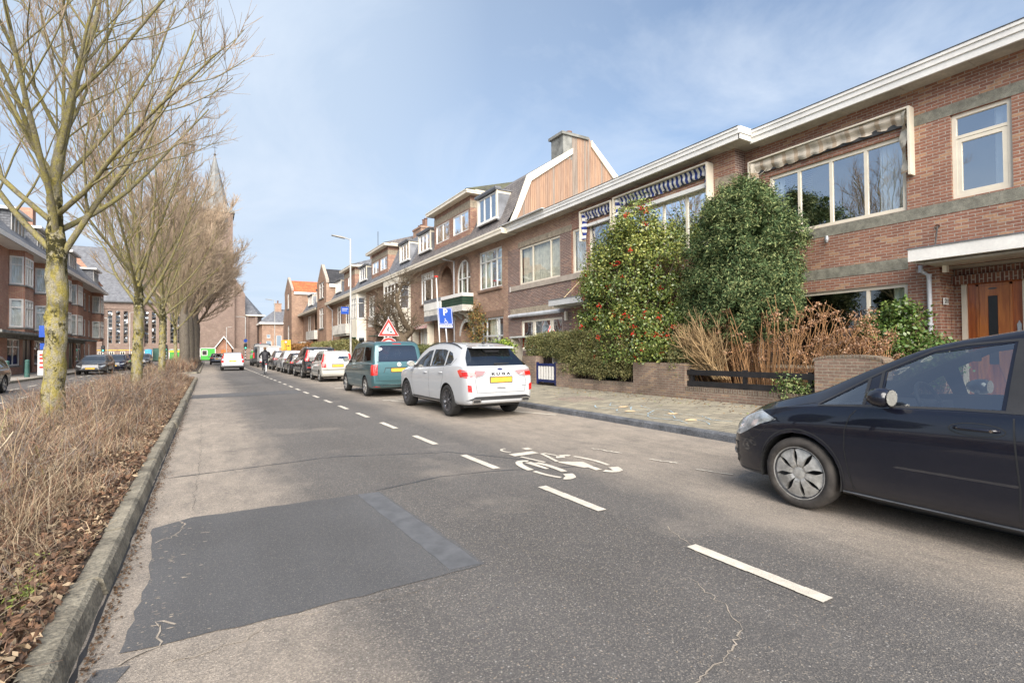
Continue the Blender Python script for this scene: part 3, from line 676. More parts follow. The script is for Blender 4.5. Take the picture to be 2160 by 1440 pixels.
m = MB(); m.face([(X1+.02, 2.4, 3.05), (DX, 2.4, 3.05), (DX, 4.45, 3.05), (X1+.02, 4.45, 3.05)]); m.build('porch_ceiling', 'soffit_board', H1)
m = MB(); m.box(X1-.1, 2.2, PZ1, DX, 4.42, .32); m.build('doorstep', 'concrete_grey', H1)
m = MB(); F.box(m, 2.1, 4.44, 2.72, 2.90, -.58, -.55); WX(DX).box(m, 2.4, 4.44, 2.92, 3.04, 0, .03); m.build('soldier_course', 'brick_soldier', H1)
m = MB()
F.box(m, 2.6, 4.86, 6.035, 6.26, -.02, .006); F.box(m, 2.6, 8.70, 4.10, 4.335, -.02, .008); F.box(m, 4.98, 8.70, 3.09, 3.34, -.02, .008)
F.box(m, -8, .2, 4.10, 4.335, -.02, .008)
m.build('concrete_band', 'concrete_band', H1)
m = MB()
for i, (z0, z1) in enumerate(((3.0, 3.088), (2.91, 2.995), (2.802, 2.905))): F.box(m, 4.985, 8.6, z0, z1, -.1, -.012-.022*i)
m.build('soldier_course', 'brick_soldier', H1)
window(H1, F, 3.32, 4.22, 4.36, 6.03, rows=(5.57,), bars=[(3.39, 3.47, 4.43, 5.53), (4.07, 4.15, 4.43, 5.53), (3.47, 4.07, 4.43, 4.50), (3.47, 4.07, 5.46, 5.53)], curtain=[(3.36, 3.62, 'curtain_white')], fw=.075)
window(H1, F, 4.98, 8.05, 4.34, 5.95, cols=(5.77, 6.52, 7.28), curtain=[(5.05, 5.55, 'curtain_white'), (7.72, 8.0, 'curtain_white')], fw=.085)
window(H1, F, 1.2, 2.1, 4.36, 6.03, rows=(5.57,)); window(H1, F, -3, .2, 4.34, 5.95, cols=(-1.4,)); window(H1, F, -3.2, .2, .95, 2.8, cols=(-1.4,))
window(H1, F, 5.0, 8.45, .95, 2.80, cols=(5.78,), curtain=[(5.03, 5.34, 'curtain_green')], glass='glass_dim', fw=.075)
# front door
D = WX(DX)
m = MB(); D.box(m, 4.245, 4.33, .25, 2.90, -.06, .03); D.box(m, 3.33, 3.41, .25, 2.90, -.06, .03); D.box(m, 3.41, 4.245, 2.815, 2.90, -.06, .03); fr = m.build('door_frame', 'paint_cream', H1)
def woodmat(name, c1, c2, sc=(18, 18, 1.2), rough=.35, coat=.3):
    m, nt, b = newmat(name); mp = N(nt, 'ShaderNodeMapping'); mp.inputs['Scale'].default_value = sc; nt.links.new(objpos(nt), mp.inputs[0])
    n = N(nt, 'ShaderNodeTexNoise', Scale=1.0, Detail=6.0, Roughness=.6, Distortion=.6); nt.links.new(mp.outputs[0], n.inputs[0])
    nt.links.new(ramp(nt, n.outputs[0], [(.32, c2), (.66, c1)]), b.inputs['Base Color']); b.inputs['Roughness'].default_value = rough; b.inputs['Coat Weight'].default_value = coat; return m
woodmat('door_wood', (.48, .135, .026), (.22, .05, .012)); woodmat('door_wood_light', (.52, .18, .04), (.30, .085, .02))
m = MB(); D.box(m, 3.412, 4.243, .26, 2.813, -.05, -.012); dr = m.build('door', 'door_wood', H1)
m = MB()
a, b, c, d = 3.56, 4.10, .5, 2.70
for (q0, q1, q2, q3) in ((a, a+.04, c, d), (b-.04, b, c, d), (a, b, d-.04, d)): D.box(m, q0, q1, q2, q3, -.012, .008)
gx0, gx1, gz0, gz1 = 3.775, 3.925, 1.1, 2.46
for P in ([(a+.045, c), (gx0, gz0), (gx0, gz1), (a+.045, d-.045)], [(b-.045, c), (gx1, gz0), (gx1, gz1), (b-.045, d-.045)], [(a+.045, d-.045), (gx0, gz1), (gx1, gz1), (b-.045, d-.045)]):
    m.prism([(p[0], p[1]) for p in P], D, -.013, .001)
m.build('door_panel', 'door_wood_light', dr)
m = MB(); D.box(m, gx0+.005, gx1-.005, gz0, gz1-.005, -.02, -.006)
for k in range(30): D.box(m, gx0+.005, gx1-.005, gz0+.045*k, gz0+.045*k+.02, -.006, -.002)
m.build('door_glass', 'black_paint', dr)
m = MB(); m.prism([(3.80+.05*cos(t)*1.4+.05, 2.60+.018*sin(t)) for t in np.linspace(0, 2*pi, 12, endpoint=False)], D, -.012, .006); m.build('letter_plate', 'rod_metal', dr)
m = MB(); P = [(3.47+.032*w, 1.45+.5*z) for w, z in ((-.4, .05), (-1, .15), (-.8, .3), (-.9, .7), (-1, .85), (-.4, .93), (0, 1), (.4, .93), (1, .85), (.9, .7), (.8, .3), (1, .15), (.4, .05), (0, 0))]
m.prism(P, D, -.012, .012); D.box(m, 3.452, 3.488, 1.56, 1.84, .012, .03); m.build('door_handle', 'galv', dr)
m = MB(); D.box(m, 4.18, 4.23, 1.38, 1.62, -.012, .012); D.box(m, 4.10, 4.20, 1.46, 1.55, .012, .03); m.build('mailbox', 'galv', dr)
# number plate 211
m = MB(); m.box(X1+.07, 4.40, 2.30, X1+.26, 4.424, 2.44); pl = m.build('house_number', 'paint_white', H1)
def text(par, s, size, M4, mat, name='lettering', ext=.002, sx=1.0, bold=0.0):
    cu_ = bpy.data.curves.new('t', 'FONT'); cu_.body = s; cu_.size = size; cu_.extrude = ext; cu_.align_x = 'CENTER'; cu_.align_y = 'CENTER'; cu_.offset = bold
    o = bpy.data.objects.new('t', cu_); COL.objects.link(o); bpy.context.view_layer.update()
    me = bpy.data.meshes.new_from_object(o.evaluated_get(bpy.context.evaluated_depsgraph_get())); bpy.data.objects.remove(o)
    off = Vector((0, 0, 0)) if (par is None or islocal(par)) else wloc(par)
    me.transform(Matrix.Diagonal((sx, 1, 1, 1))); me.transform(M4); me.transform(Matrix.Translation(-off)); me.name = name
    me.materials.clear(); me.materials.append(MATS[mat]); o = bpy.data.objects.new(name, me); COL.objects.link(o); o.parent = par; return o
def TM(o, right, up): # text placement: origin, reading direction, up
    r, u = Vector(right).normalized(), Vector(up).normalized(); n = r.cross(u); M = Matrix((r, u, n)).transposed().to_4x4(); M.translation = o; return M
text(pl, '211', .115, TM((X1+.165, 4.398, 2.37), (1, 0, 0), (0, 0, 1)), 'black_paint', 'digits', bold=.003)
# canopy over the door, its rods, drainpipe
m = MB(); m.box(11.88, -.5, 3.13, X1-.002, 4.68, 3.37); cn = m.build('canopy', 'paint_white', H1)
m = MB(); m.box(11.86, -.5, 3.37, X1-.002, 4.70, 3.39); m.build('canopy_edge', 'lead', cn)
m = MB(); m.box(12.1, -.5, 3.075, X1+.02, 4.5, 3.129)
for k in range(9): m.box(12.02+.002, -.5, 3.122, 12.09, 4.6, 3.129)
m.build('canopy_soffit', 'soffit_board', cn)
for yy in (4.3, 2.0): 
    m = MB(); m.tube([(12.05, yy, 3.38), (X1-.01, yy+.16, 3.88)], .014, 6); m.lathe([(.04, -.01), (.04, .01)], (X1-.012, yy+.16, 3.88), 10, 'x'); m.build('canopy_rod', 'rod_metal', cn)
pipe(H1, [(X1-.12, 4.72, 3.12), (X1-.12, 4.72, 3.0), (X1-.07, 4.60, 2.90), (X1-.07, 4.60, .3)], .042)
m = MB(); m.box(X1-.1, 4.30, 2.93, X1+.02, 4.37, 3.07); m.build('pipe_bracket', 'paint_cream', H1)
# lamp on the wall
m = MB(); m.lathe([(.0, .10), (.035, .09), (.045, 0), (.03, -.06), (0, -.07)], (X1-.09, 6.57, 4.0), 10); m.box(X1-.09, 6.56, 4.05, X1, 6.58, 4.08); m.build('wall_lamp', 'galv', H1)
# window awning: cream casing, folded striped cloth with scalloped hem
def awning(h, F, u0, u1, zt, board, cloth, upright, proj=.24, hang=.32, drop=1.35, ends=(True, True), swag=True, seed=1, depth_cloth=.17):
    aw = MB(); F.box(aw, u0, u1, zt-.035, zt, 0, proj+.02)
    if ends[0]: F.box(aw, u0, u0+.04, zt-drop, zt-.036, .0, proj+.02)
    if ends[1]: F.box(aw, u1-.04, u1, zt-drop, zt-.036, .0, proj+.02)
    a = aw.build('awning', board, h)
    c = MB(); r = random.Random(seed); n = int((u1-u0-.1)/.04); rows = 7; ph = r.uniform(0, 6)
    P = [[None]*(rows+1) for _ in range(n+1)]
    for i in range(n+1):
        u = u0+.05+(u1-u0-.1)*i/n
        sc = abs(sin(pi*(u-u0)/.34)); sag = .05*sin(u*1.7+ph)
        for j in range(rows+1):
            t = j/rows; d = depth_cloth*(1-.55*t)+.025*sin(t*7+u*2.1)+.018*sin(u*19)*t
            P[i][j] = F(u, zt-.05-(hang+.05*sc+sag*.6)*t, d)
    for i in range(n):
        for j in range(rows): c.face([P[i][j], P[i+1][j], P[i+1][j+1], P[i][j+1]])
    cl = c.build('awning_cloth', cloth, a, smooth=True)
    c = MB()
    for (ua, s) in ((u0+.05, 1), (u1-.05, -1)):
        if not ends[0 if s > 0 else 1]: continue
        n = 16; Q = []
        for j in range(n+1):
            t = j/n; Q.append([F(ua+s*(.02+.16*w*(1-.25*t)+.02*sin(t*11+w*3)), zt-.06-(drop-.12)*t, .20-.14*w*(1-.2*t)+.03*sin(t*13+w*2)) for w in (0, .35, .7, 1)])
        for j in range(n):
            for k in range(3): c.face([Q[j][k], Q[j][k+1], Q[j+1][k+1], Q[j+1][k]])
    c.build('awning_side_cloth', upright, a, smooth=True)
    b = MB(); F.box(b, u0+.1, u1-.1, zt-hang-.10, zt-.04, .0, .06); b.build('awning_backing', 'dark_edge', a)
    k = MB(); K = [F(u1-.5+.45*t, zt-hang-.05-.12*sin(pi*t), .14) for t in np.linspace(0, 1, 8)]; k.tube(K, .007, 5); k.build('awning_cord', 'paint_cream', a)
    return a
awning(H1, F, 4.82, 8.50, 6.44, 'paint_cream', 'awning_beige', 'awning_beige_upright', proj=.20, hang=.24, drop=1.42, seed=3)
cornice(H1, 12.18, -8, 8.25, 6.80, .32, 12.65, X1+.02)
m = MB(); m.face([(12.2, -8, 7.1), (21, -8, 7.12), (21, 8.7, 7.12), (12.2, 8.7, 7.1)]); m.build('roof', 'concrete_grey', H1)
shell_back(H1, X1+.0, -8, 8.69, 7.05, 'brick_red', depth=9, sides=(True, False))
for (x, y) in ((13.1, 8.0), (13.1, 6.5)):
    m = MB(); m.lathe([(.42, 7.12), (.44, 7.22), (.40, 7.30), (.30, 7.38), (.12, 7.42), (0.01, 7.43)], (x, y, 0), 18); m.build('roof_dome', 'dark_edge', H1)
# ---- house 2 behind the holly
X2 = 12.2; F = WX(X2)
H2 = thing('brick_house', 'dark brick house behind the holly with blue and white striped awnings', 'house', (X2, 14.8, PZ1))
h2 = [rect(9.6, 4.36, 13.05, 6.1), rect(13.55, 4.36, 14.9, 6.12), rect(15.05, 4.41, 15.92, 6.14), rect(16.72, 4.42, 19.87, 6.12), rect(16.62, 1.45, 19.77, 2.80), rect(9.6, 1.0, 13.0, 2.8), rect(13.5, .2, 15.6, 2.9)]
m = MB(); wall(m, F, rect(8.72, 0, 16.0, 6.86), [h for h in h2 if h[0][0] < 16 and h[1][0] < 16], .10); m.k = 1
wall(m, F, rect(16.0, 0, 20.9, 6.15), [h for h in h2 if h[0][0] > 16], .10); m.k = 2; wall(m, F, rect(16.0, 6.15, 20.9, 6.86), [], .1)
m.build('wall', ['brick_red', 'brick_dark', 'brick_brown'], H2)
window(H2, F, 16.72, 19.87, 4.42, 6.12, cols=(17.45, 18.82), fw=.085, curtain=[(16.78, 19.8, 'curtain_beige')], glass='glass_dim')
window(H2, F, 15.05, 15.92, 4.41, 6.14, curtain=[(15.1, 15.85, 'curtain_white')], fw=.09, glass='glass_dim')
window(H2, F, 13.55, 14.9, 4.36, 6.12, curtain=[(13.6, 14.8, 'curtain_white')]); window(H2, F, 9.6, 13.05, 4.36, 6.1, cols=(10.4, 11.3, 12.2), fw=.085, curtain=[(9.7, 10.3, 'curtain_white')])
window(H2, F, 16.62, 19.77, 1.45, 2.80, cols=(17.5, 18.75), fw=.085, curtain=[(18.9, 19.7, 'curtain_beige')], bars=[(18.80, 18.88, 1.5, 2.72), (17.36, 17.44, 1.5, 2.72)])
window(H2, F, 9.6, 13.0, 1.0, 2.8, cols=(10.7, 11.9), fw=.085, curtain=[(9.7, 11.2, 'curtain_white')])
m = MB(); m.box(X2-.10, 13.55, 6.03, X2-.0, 14.9, 6.13); m.box(X2-.12, 9.6, 6.02, X2-.0, 13.05, 6.14); m.build('roller_shutter', 'paint_white', H2)
m = MB(); F.box(m, 15.0, 20.65, 4.20, 4.415, -.02, .05); m.build('sill_band', 'concrete_pink', H2)
m = MB(); F.box(m, 20.60, 20.66, 4.19, 4.42, -.02, .056); m.build('band_end', 'paint_white', H2)
m = MB(); F.box(m, 15.92, 19.95, 6.125, 6.36, -.02, .008); F.box(m, 16.3, 20.7, 3.13, 3.38, -.02, .008); F.box(m, 8.73, 9.35, 5.95, 6.2, -.02, .008); m.build('concrete_band', 'concrete_tan', H2)
awning(H2, F, 13.38, 15.12, 6.62, 'paint_cream', 'awning_blue', 'awning_blue_upright', proj=.26, hang=.24, drop=1.1, seed=5)
awning(H2, F, 9.40, 13.28, 6.66, 'paint_cream', 'awning_blue', 'awning_blue_upright', proj=.26, hang=.24, drop=1.15, seed=8)
m = MB(); m.box(11.35, 13.2, 3.16, X2-.01, 16.35, 3.38); cn = m.build('canopy', 'paint_grey', H2)
m = MB(); m.box(11.33, 13.2, 3.38, X2-.01, 16.37, 3.40); m.build('canopy_edge', 'lead', cn)
m = MB(); m.box(11.5, 13.2, 3.10, X2-.01, 16.2, 3.158); m.build('canopy_soffit', 'soffit_board', cn)
for yy in (15.6, 14.2):
    m = MB(); m.tube([(11.5, yy, 3.39), (X2-.01, yy-.1, 4.05)], .018, 6); m.build('canopy_rod', 'rod_wood', cn)
m = MB(); m.tube([(X2-.14, 16.55, 3.03), (X2-.14, 20.45, 3.03)], .085, 12); F.box(m, 16.5, 20.5, 2.98, 3.10, 0, .2); m.build('rolled_awning', 'pipe_grey', H2, smooth=False)
m = MB(); m.lathe([(.05, 20.45), (.06, 20.5), (.06, 20.62), (.0, 20.64)], (X2-.14, 0, 3.03), 10, 'y'); m.build('awning_motor', 'paint_white', H2)
m = MB()   # porch of house 2
for y in (15.6, 13.5): m.face([(X2+.1, y, .2), (X2+1, y, .2), (X2+1, y, 3.05), (X2+.1, y, 3.05)])
wall(m, WX(X2+1), rect(13.5, .2, 15.6, 3.05), [rect(14.3, .3, 15.3, 2.75)], .05); m.build('porch_wall', 'brick_dark', H2)
D2 = WX(X2+1); m = MB(); D2.box(m, 15.22, 15.3, .3, 2.75, -.05, .03); D2.box(m, 14.3, 14.38, .3, 2.75, -.05, .03); D2.box(m, 14.38, 15.22, 2.67, 2.75, -.05, .03); m.build('door_frame', 'paint_cream', H2)
m = MB(); D2.box(m, 14.38, 15.22, .3, 2.67, -.05, -.01); dd = m.build('door', 'dark_green', H2)
m = MB(); m.box(X2-.10, 16.22, 2.62, X2, 16.36, 2.98); m.build('wall_lamp', 'paint_cream', H2)
m = MB(); m.box(X2-.02, 15.95, 2.1, X2, 16.1, 2.25); m.build('house_number', 'paint_white', H2)
cornice(H2, 11.70, 8.22, 20.55, 6.84, .31, 12.2, X2+.02)
m = MB(); m.box(11.70, 8.20, 6.84, 12.30, 8.25, 7.05); m.box(11.68, 8.17, 6.98, 12.3, 8.25, 7.15); m.build('cornice_return', 'paint_white', H2)
m = MB(); m.box(11.75, 8.25, 6.845, 12.66, 8.73, 6.88); m.build('soffit', 'soffit_board', H2)
m = MB(); m.face([(11.72, 8.2, 7.16), (21, 8.2, 7.16), (21, 20.9, 7.16), (11.72, 20.9, 7.16)]); m.build('roof', 'concrete_grey', H2)
r9 = random.Random(8); m = MB()
for i in range(160):
    y = r9.uniform(8.4, 20); a = r9.uniform(.02, .05); m.face([(11.75, y, 7.15), (11.76, y+.015, 7.15), (11.78+r9.uniform(-.05, .1), y+r9.uniform(-.05, .05), 7.17+a*1.6)])
m.build('gutter_moss', 'lead', H2)
shell_back(H2, X2, 8.72, 20.88, 7.1, 'brick_dark')
# ---- terrace with mansard roofs beyond
GX = [(11.55, 7.0), (12.05, 7.35), (12.58, 8.24), (13.30, 9.92), (16.2, 11.9), (17.6, 12.3), (19.0, 10.75), (21.5, 7.6), (21.5, 7.0)]
def mansard(h, y0, y1, mat='tile_grey', name='roof', zo=0.0):
    m = MB(); P = GX[:-1]
    for (a, b) in zip(P, P[1:]):
        m.face([(a[0], y0, a[1]+zo), (b[0], y0, b[1]+zo), (b[0], y1, b[1]+zo), (a[0], y1, a[1]+zo)])
    return m.build(name, mat, h)
def dormer(h, y0, y1, z0, z1, xf=12.15, side='zinc', cols=2, frame='paint_cream', casement=False):
    """flat-topped dormer with lead cheeks; window fills the front"""
    d = MB(); d.prism([(y0-.02, z0-.15), (y0+.02, z0-.15), (y0+.02, z1-.02), (y1-.02, z1-.02), (y1-.02, z0-.15), (y1+.02, z0-.15), (y1+.02, z1), (y0-.02, z1)], lambda u, v, t: (t, u, v), xf+.02, 14.0)
    dm = d.build('dormer', side, h)
    t = MB(); t.box(xf-.12, y0-.10, z1, 14.2, y1+.10, z1+.05); t.box(xf-.14, y0-.12, z1+.05, xf+.2, y1+.12, z1+.15); t.build('dormer_roof', 'lead', dm)
    t = MB(); t.box(xf-.02, y0-.03, z1-.14, 13.9, y0+.0, z1); t.box(xf-.02, y0-.06, z0-.02, xf+.05, y0+.06, z1); t.box(xf-.02, y1-.06, z0-.02, xf+.05, y1+.06, z1); t.build('dormer_trim', frame, dm)
    window(dm, WX(xf), y0+.06, y1-.06, z0, z1-.05, cols=[y0+(y1-y0)*(k+1)/(cols+1) for k in range(cols)], fw=.07, rec=.03, mat='paint_white', curtain=[(y0+.1, y0+.5, 'curtain_white')])
    t = MB(); t.box(xf-.05, y0-.05, z0-.09, xf+.1, y1+.05, z0-.001); t.build('sill', 'paint_white', dm)
    return dm
def brickdormer(h, y0, y1, z0, z1, xf=12.35, brickm='brick_red', roofm='tile_moss', nwin=2):
    d = MB(); F = WX(xf); ww = (y1-y0-.7)/2
    hs = [rect(y0+.25, z0+.12, y0+.25+ww*.92, z1-.72), rect(y1-.25-ww*.92, z0+.12, y1-.25, z1-.72)] if nwin == 2 else [rect((y0+y1)/2-.6, z0+.12, (y0+y1)/2+.6, z1-.72)]
    wall(d, F, rect(y0, z0-.25, y1, z1), hs, .08)
    for y in (y0, y1): d.face([(xf, y, z0-.5), (14.6, y, z0-.5), (14.6, y, z1), (xf, y, z1)])
    dm = d.build('brick_dormer', brickm, h)
    for q in hs: window(dm, F, q[0][0], q[1][0], q[0][1], q[2][1], cols=((q[0][0]+q[1][0])/2,), fw=.06, mat='paint_white', rec=.04)
    t = MB(); F.box(t, y0-.01, y1+.01, z1-.66, z1-.26, -.3, .012); t.box(xf-.012, y0-.012, z1-.66, 14.3, y0+.0, z1-.26); t.build('concrete_band', 'concrete_tan', dm)
    t = MB(); t.box(xf-.42, y0-.42, z1, 15.0, y1+.42, z1+.17); t.box(xf-.45, y0-.45, z1+.17, xf+.1, y1+.45, z1+.21); t.box(xf-.45, y0-.45, z1+.1, 15.0, y0-.3, z1+.21); t.build('cornice', 'paint_cream', dm)
    r = MB(); a, b, c, e = (xf-.42, y0-.42, z1+.215), (xf-.42, y1+.42, z1+.215), (16.0, y1-1.2, z1+1.7), (16.0, y0+1.2, z1+1.7)
    r.face([a, b, c, e]); r.face([a, e, (17, y0-.42, z1+.215)]); r.face([b, c, (17, y1+.42, z1+.215)]); r.build('roof', roofm, dm)
    return dm
def chimney(h, x, y, z0, z1, w=1.0, l=1.4, pots=3, mat='brick_brown', seed=0):
    m = MB(); m.box(x, y, z0, x+w, y+l, z1); m.box(x-.06, y-.06, z1-.1, x+w+.06, y+l+.06, z1+.04); c = m.build('chimney', mat, h)
    r = random.Random(seed)
    for k in range(pots):
        m = MB(); hh = r.uniform(.25, .6); m.lathe([(.12, 0), (.13, hh), (.10, hh+.01), (.10, hh+.05), (.16, hh+.06), (.16, hh+.10), (0, hh+.12)], (x+w/2, y+l*(k+.5)/pots, z1+.04), 10); m.build('chimney_pot', 'terracotta', c)
    return c
def eaves(h, y0, y1, zf=6.80, xf=11.42, mat='paint_cream', x_in=12.22, ret=True):
    m = MB(); m.box(xf, y0, zf, xf+.04, y1, zf+.24); m.box(xf-.03, y0, zf+.16, xf+.04, y1, zf+.26)
    if ret: m.box(xf, y0-.03, zf, 12.6, y0, zf+.24)
    m.build('gutter', mat, h)
    s = MB(); s.box(xf+.04, y0, zf+.01, x_in, y1, zf+.03); s.build('soffit', 'soffit_board', h)
# house 3
X3 = 12.2; F = WX(X3)
H3 = thing('brick_house', 'brown brick house with timber clad gable and an arched window over a green balcony', 'house', (X3, 26.5, PZ1))
h3 = [rect(21.48, 4.58, 23.9, 6.55), arch(24.95, 26.7, 4.48, 5.66), arch(27.3, 29.3, 3.6, 5.55), rect(30.2, 4.52, 32.5, 6.58), rect(21.4, .9, 23.7, 3.12), rect(30.3, .6, 32.7, 3.0), arch(24.7, 26.2, .2, 2.3), arch(27.2, 29.0, .2, 2.3)]
m = MB(); wall(m, F, rect(20.9, 0, 34.4, 6.85), h3, .12)
m.face([(X3, 20.9, 6), (21.4, 20.9, 6), (21.4, 20.9, 7.2), (X3, 20.9, 7.2)]); m.build('wall', 'brick_brown', H3)
A = 4
window(H3, F, 21.48, 23.9, 4.58, 6.55, cols=(22.1, 23.28), rows=(6.0,), bars=[(22.66, 22.74, 4.6, 5.98)], mat='paint_white', fw=.08, curtain=[(21.5, 22.0, 'curtain_green'), (22.75, 23.8, 'curtain_green')], glass='glass_dim', sill=(.10, .12, 'brick_soldier_brown'))
window(H3, F, 24.95, 26.7, 4.48, 6.55, top=5.66, cols=(25.5, 26.15), rows=(5.5,), mat='paint_white', fw=.07, curtain=[(25.0, 25.4, 'curtain_green'), (26.1, 26.6, 'curtain_green')], glass='glass_dim')
window(H3, F, 30.2, 32.5, 4.52, 6.58, cols=(30.75, 31.95), rows=(6.15,), bars=[(30.2+.36*k, 30.27+.36*k, 6.18, 6.52) for k in range(1, 7)], mat='paint_white', fw=.09, sill=(.10, .12, 'brick_soldier_brown'))
window(H3, F, 21.4, 23.7, .9, 3.12, cols=(21.95, 23.2), rows=(2.2,), mat='paint_grey', fw=.09, curtain=[(22.0, 23.1, 'curtain_beige')], glass='glass_dim')
window(H3, F, 30.3, 32.7, .6, 3.0, cols=(30.9, 32.1), rows=(1.95,), bars=[(30.95+.2*k, 30.99+.2*k, 2.0, 2.9) for k in range(1, 6)], mat='paint_white', fw=.09)
m = MB()   # recesses behind the round arches
for (a, b, z0, z1, dp) in ((27.3, 29.3, 3.6, 6.6, 1.1), (24.7, 26.2, .2, 3.1, .8), (27.2, 29.0, .2, 3.2, .9)):
    x0 = X3+.12; m.face([(x0+dp, a, z0), (x0+dp, b, z0), (x0+dp, b, z1), (x0+dp, a, z1)])
    for y in (a, b): m.face([(x0, y, z0), (x0+dp, y, z0), (x0+dp, y, z1), (x0, y, z1)])
    m.face([(x0, a, z1), (x0+dp, a, z1), (x0+dp, b, z1), (x0, b, z1)])
m.build('alcove_wall', 'brick_brown', H3)
def archring(h, F, u0, u1, v0, vs_, w=.22, mat='brick_soldier_brown'):
    m = MB(); c = (u0+u1)/2; r = (u1-u0)/2
    for i in range(12):
        a, b = pi*i/12, pi*(i+1)/12; m.prism([(c+q*cos(t), vs_+q*sin(t)) for q, t in ((r+.002, a), (r+.002, b), (r+w, b), (r+w, a))], F, -.02, .012)
    m.build('arch_ring', mat, h)
archring(H3, F, 27.3, 29.3, 3.6, 5.55); archring(H3, F, 24.95, 26.7, 4.4, 5.66, .2); archring(H3, F, 27.2, 29.0, .2, 2.3); archring(H3, F, 24.7, 26.2, .2, 2.3, .2, 'render_white')
m = MB(); F.box(m, 21.3, 23.8, 3.125, 3.45, -.02, .01); m.build('soldier_course', 'brick_soldier_brown', H3)
# balcony of house 3
xb = 11.55
m = MB(); m.box(xb, 24.6, 3.6, X3, 30.2, 3.93); bal = m.build('balcony', 'render_white', H3)
m = MB()
for k in range(3): m.box(xb+.01, 24.61, 3.935+.145*k, xb+.05, 27.45, 4.07+.145*k); m.box(xb+.05, 24.61, 3.935+.145*k, X3, 24.65, 4.07+.145*k)
m.build('balcony_boards', 'dark_green', bal)
m = MB(); m.box(xb-.02, 24.58, 4.375, xb+.08, 27.47, 4.56); m.box(xb+.08, 24.58, 4.375, X3, 24.66, 4.56); m.box(xb-.02, 27.5, 3.94, xb+.06, 30.2, 4.38); m.build('balcony_rail', 'paint_white', bal)
m = MB(); m.box(xb-.03, 27.5, 4.38, xb+.08, 30.22, 4.58); m.box(xb-.01, 27.5, 3.28, xb+.05, 30.2, 3.6); m.build('balcony_trim', 'zinc', bal)
for yy in (25.2, 26.0, 26.8): 
    m = MB(); m.prism([(X3, 3.6), (X3-.55, 3.6), (X3-.50, 3.5), (X3-.25, 3.42), (X3-.1, 3.28), (X3, 3.22)], lambda u, v, t: (u, t, v), yy, yy+.16); m.build('corbel', 'render_white', bal)
pipe(H3, [(11.6, 27.2, 6.85), (11.6, 27.2, 6.72), (X3-.07, 26.95, 6.6), (X3-.07, 26.95, .3)], .045)
eaves(H3, 20.15, 34.4)
mansard(H3, 20.93, 34.4)
# gable: vertical timber boards, cream barge boards, chimney
woodmat('cladding_a', (.40, .25, .16), (.27, .165, .11), (9, 9, .8), .8, 0); woodmat('cladding_b', (.35, .235, .165), (.25, .155, .105), (9, 9, .8), .8, 0); woodmat('cladding_c', (.30, .245, .20), (.20, .155, .12), (9, 9, .8), .8, 0)
YG = 20.9
def gz(x):
    P = [(12.25, 7.3), (12.65, 8.1), (13.38, 9.80), (16.05, 11.55), (16.06, 12.6), (17.25, 12.6), (17.3, 12.25), (18.95, 10.6), (21.3, 7.5)]
    for (a, b) in zip(P, P[1:]):
        if a[0] <= x <= b[0]: return a[1]+(b[1]-a[1])*(x-a[0])/(b[0]-a[0]+1e-9)
    return 7.1
mbs = [MB(), MB(), MB()]; x = 12.25; rg = random.Random(2)
while x < 21.3:
    w = .112; q = mbs[rg.choice((0, 0, 0, 1, 1, 2))]; dd_ = rg.uniform(0, .012)
    xe = min(x+w-.012, 21.3)
    q.prism([(x, 7.1), (xe, 7.1), (xe, gz(xe)-.02), (x, gz(x)-.02)], lambda u, v, t: (u, t, v), YG-.04-dd_, YG-.01); x += w
gp = mbs[0].build('gable_cladding', 'cladding_a', H3); mbs[1].build('gable_cladding', 'cladding_b', H3); mbs[2].build('gable_cladding', 'cladding_c', H3)
m = MB(); m.prism([(12.2, 7.0)]+[(x, gz(x)-.03) for x in (12.26, 12.65, 13.38, 16.0, 16.07, 17.24, 17.31, 18.95, 21.2)]+[(21.3, 7.0)], lambda u, v, t: (u, t, v), YG-.005, YG+.02); m.build('gable_backing', 'dark_edge', H3)
m = MB(); bo = [(11.95, 7.22), (12.2, 7.42), (12.58, 8.24), (13.26, 9.96), (16.05, 11.80)]; bi = [(12.35, 7.22), (12.50, 7.50), (12.85, 8.2), (13.5, 9.70), (16.05, 11.50)]
for i in range(4): m.prism([bo[i], bi[i], bi[i+1], bo[i+1]], lambda u, v, t: (u, t, v), YG-.13, YG-.055)
bo = [(17.28, 12.45), (19.1, 10.85), (21.5, 7.75)]; bi = [(17.28, 12.1), (18.85, 10.6), (21.1, 7.65)]
for i in range(2): m.prism([bo[i], bi[i], bi[i+1], bo[i+1]], lambda u, v, t: (u, t, v), YG-.13, YG-.055)
m.build('barge_board', 'paint_cream', H3)
m = MB(); m.box(15.48, YG-.05, 11.2, 16.04, YG+1.0, 12.42); m.box(15.36, YG-.14, 12.42, 17.1, YG+1.1, 12.56); ch = m.build('chimney', 'concrete_grey', H3)
m = MB(); m.lathe([(.10, 0), (.10, .2), (.16, .22), (.16, .3), (.1, .32), (0, .33)], (16.2, YG+.4, 12.56), 12); m.build('chimney_pot', 'terracotta', ch)
m = MB(); m.box(11.5, 17.0, 7.16, 12.2, 20.6, 7.19); m.build('flashing', 'paint_grey', H2)
dormer(H3, 22.05, 24.1, 8.08, 9.42, xf=12.25)
brickdormer(H3, 25.2, 30.4, 8.05, 10.0)
dormer(H3, 31.0, 33.1, 8.12, 9.30, xf=12.3)
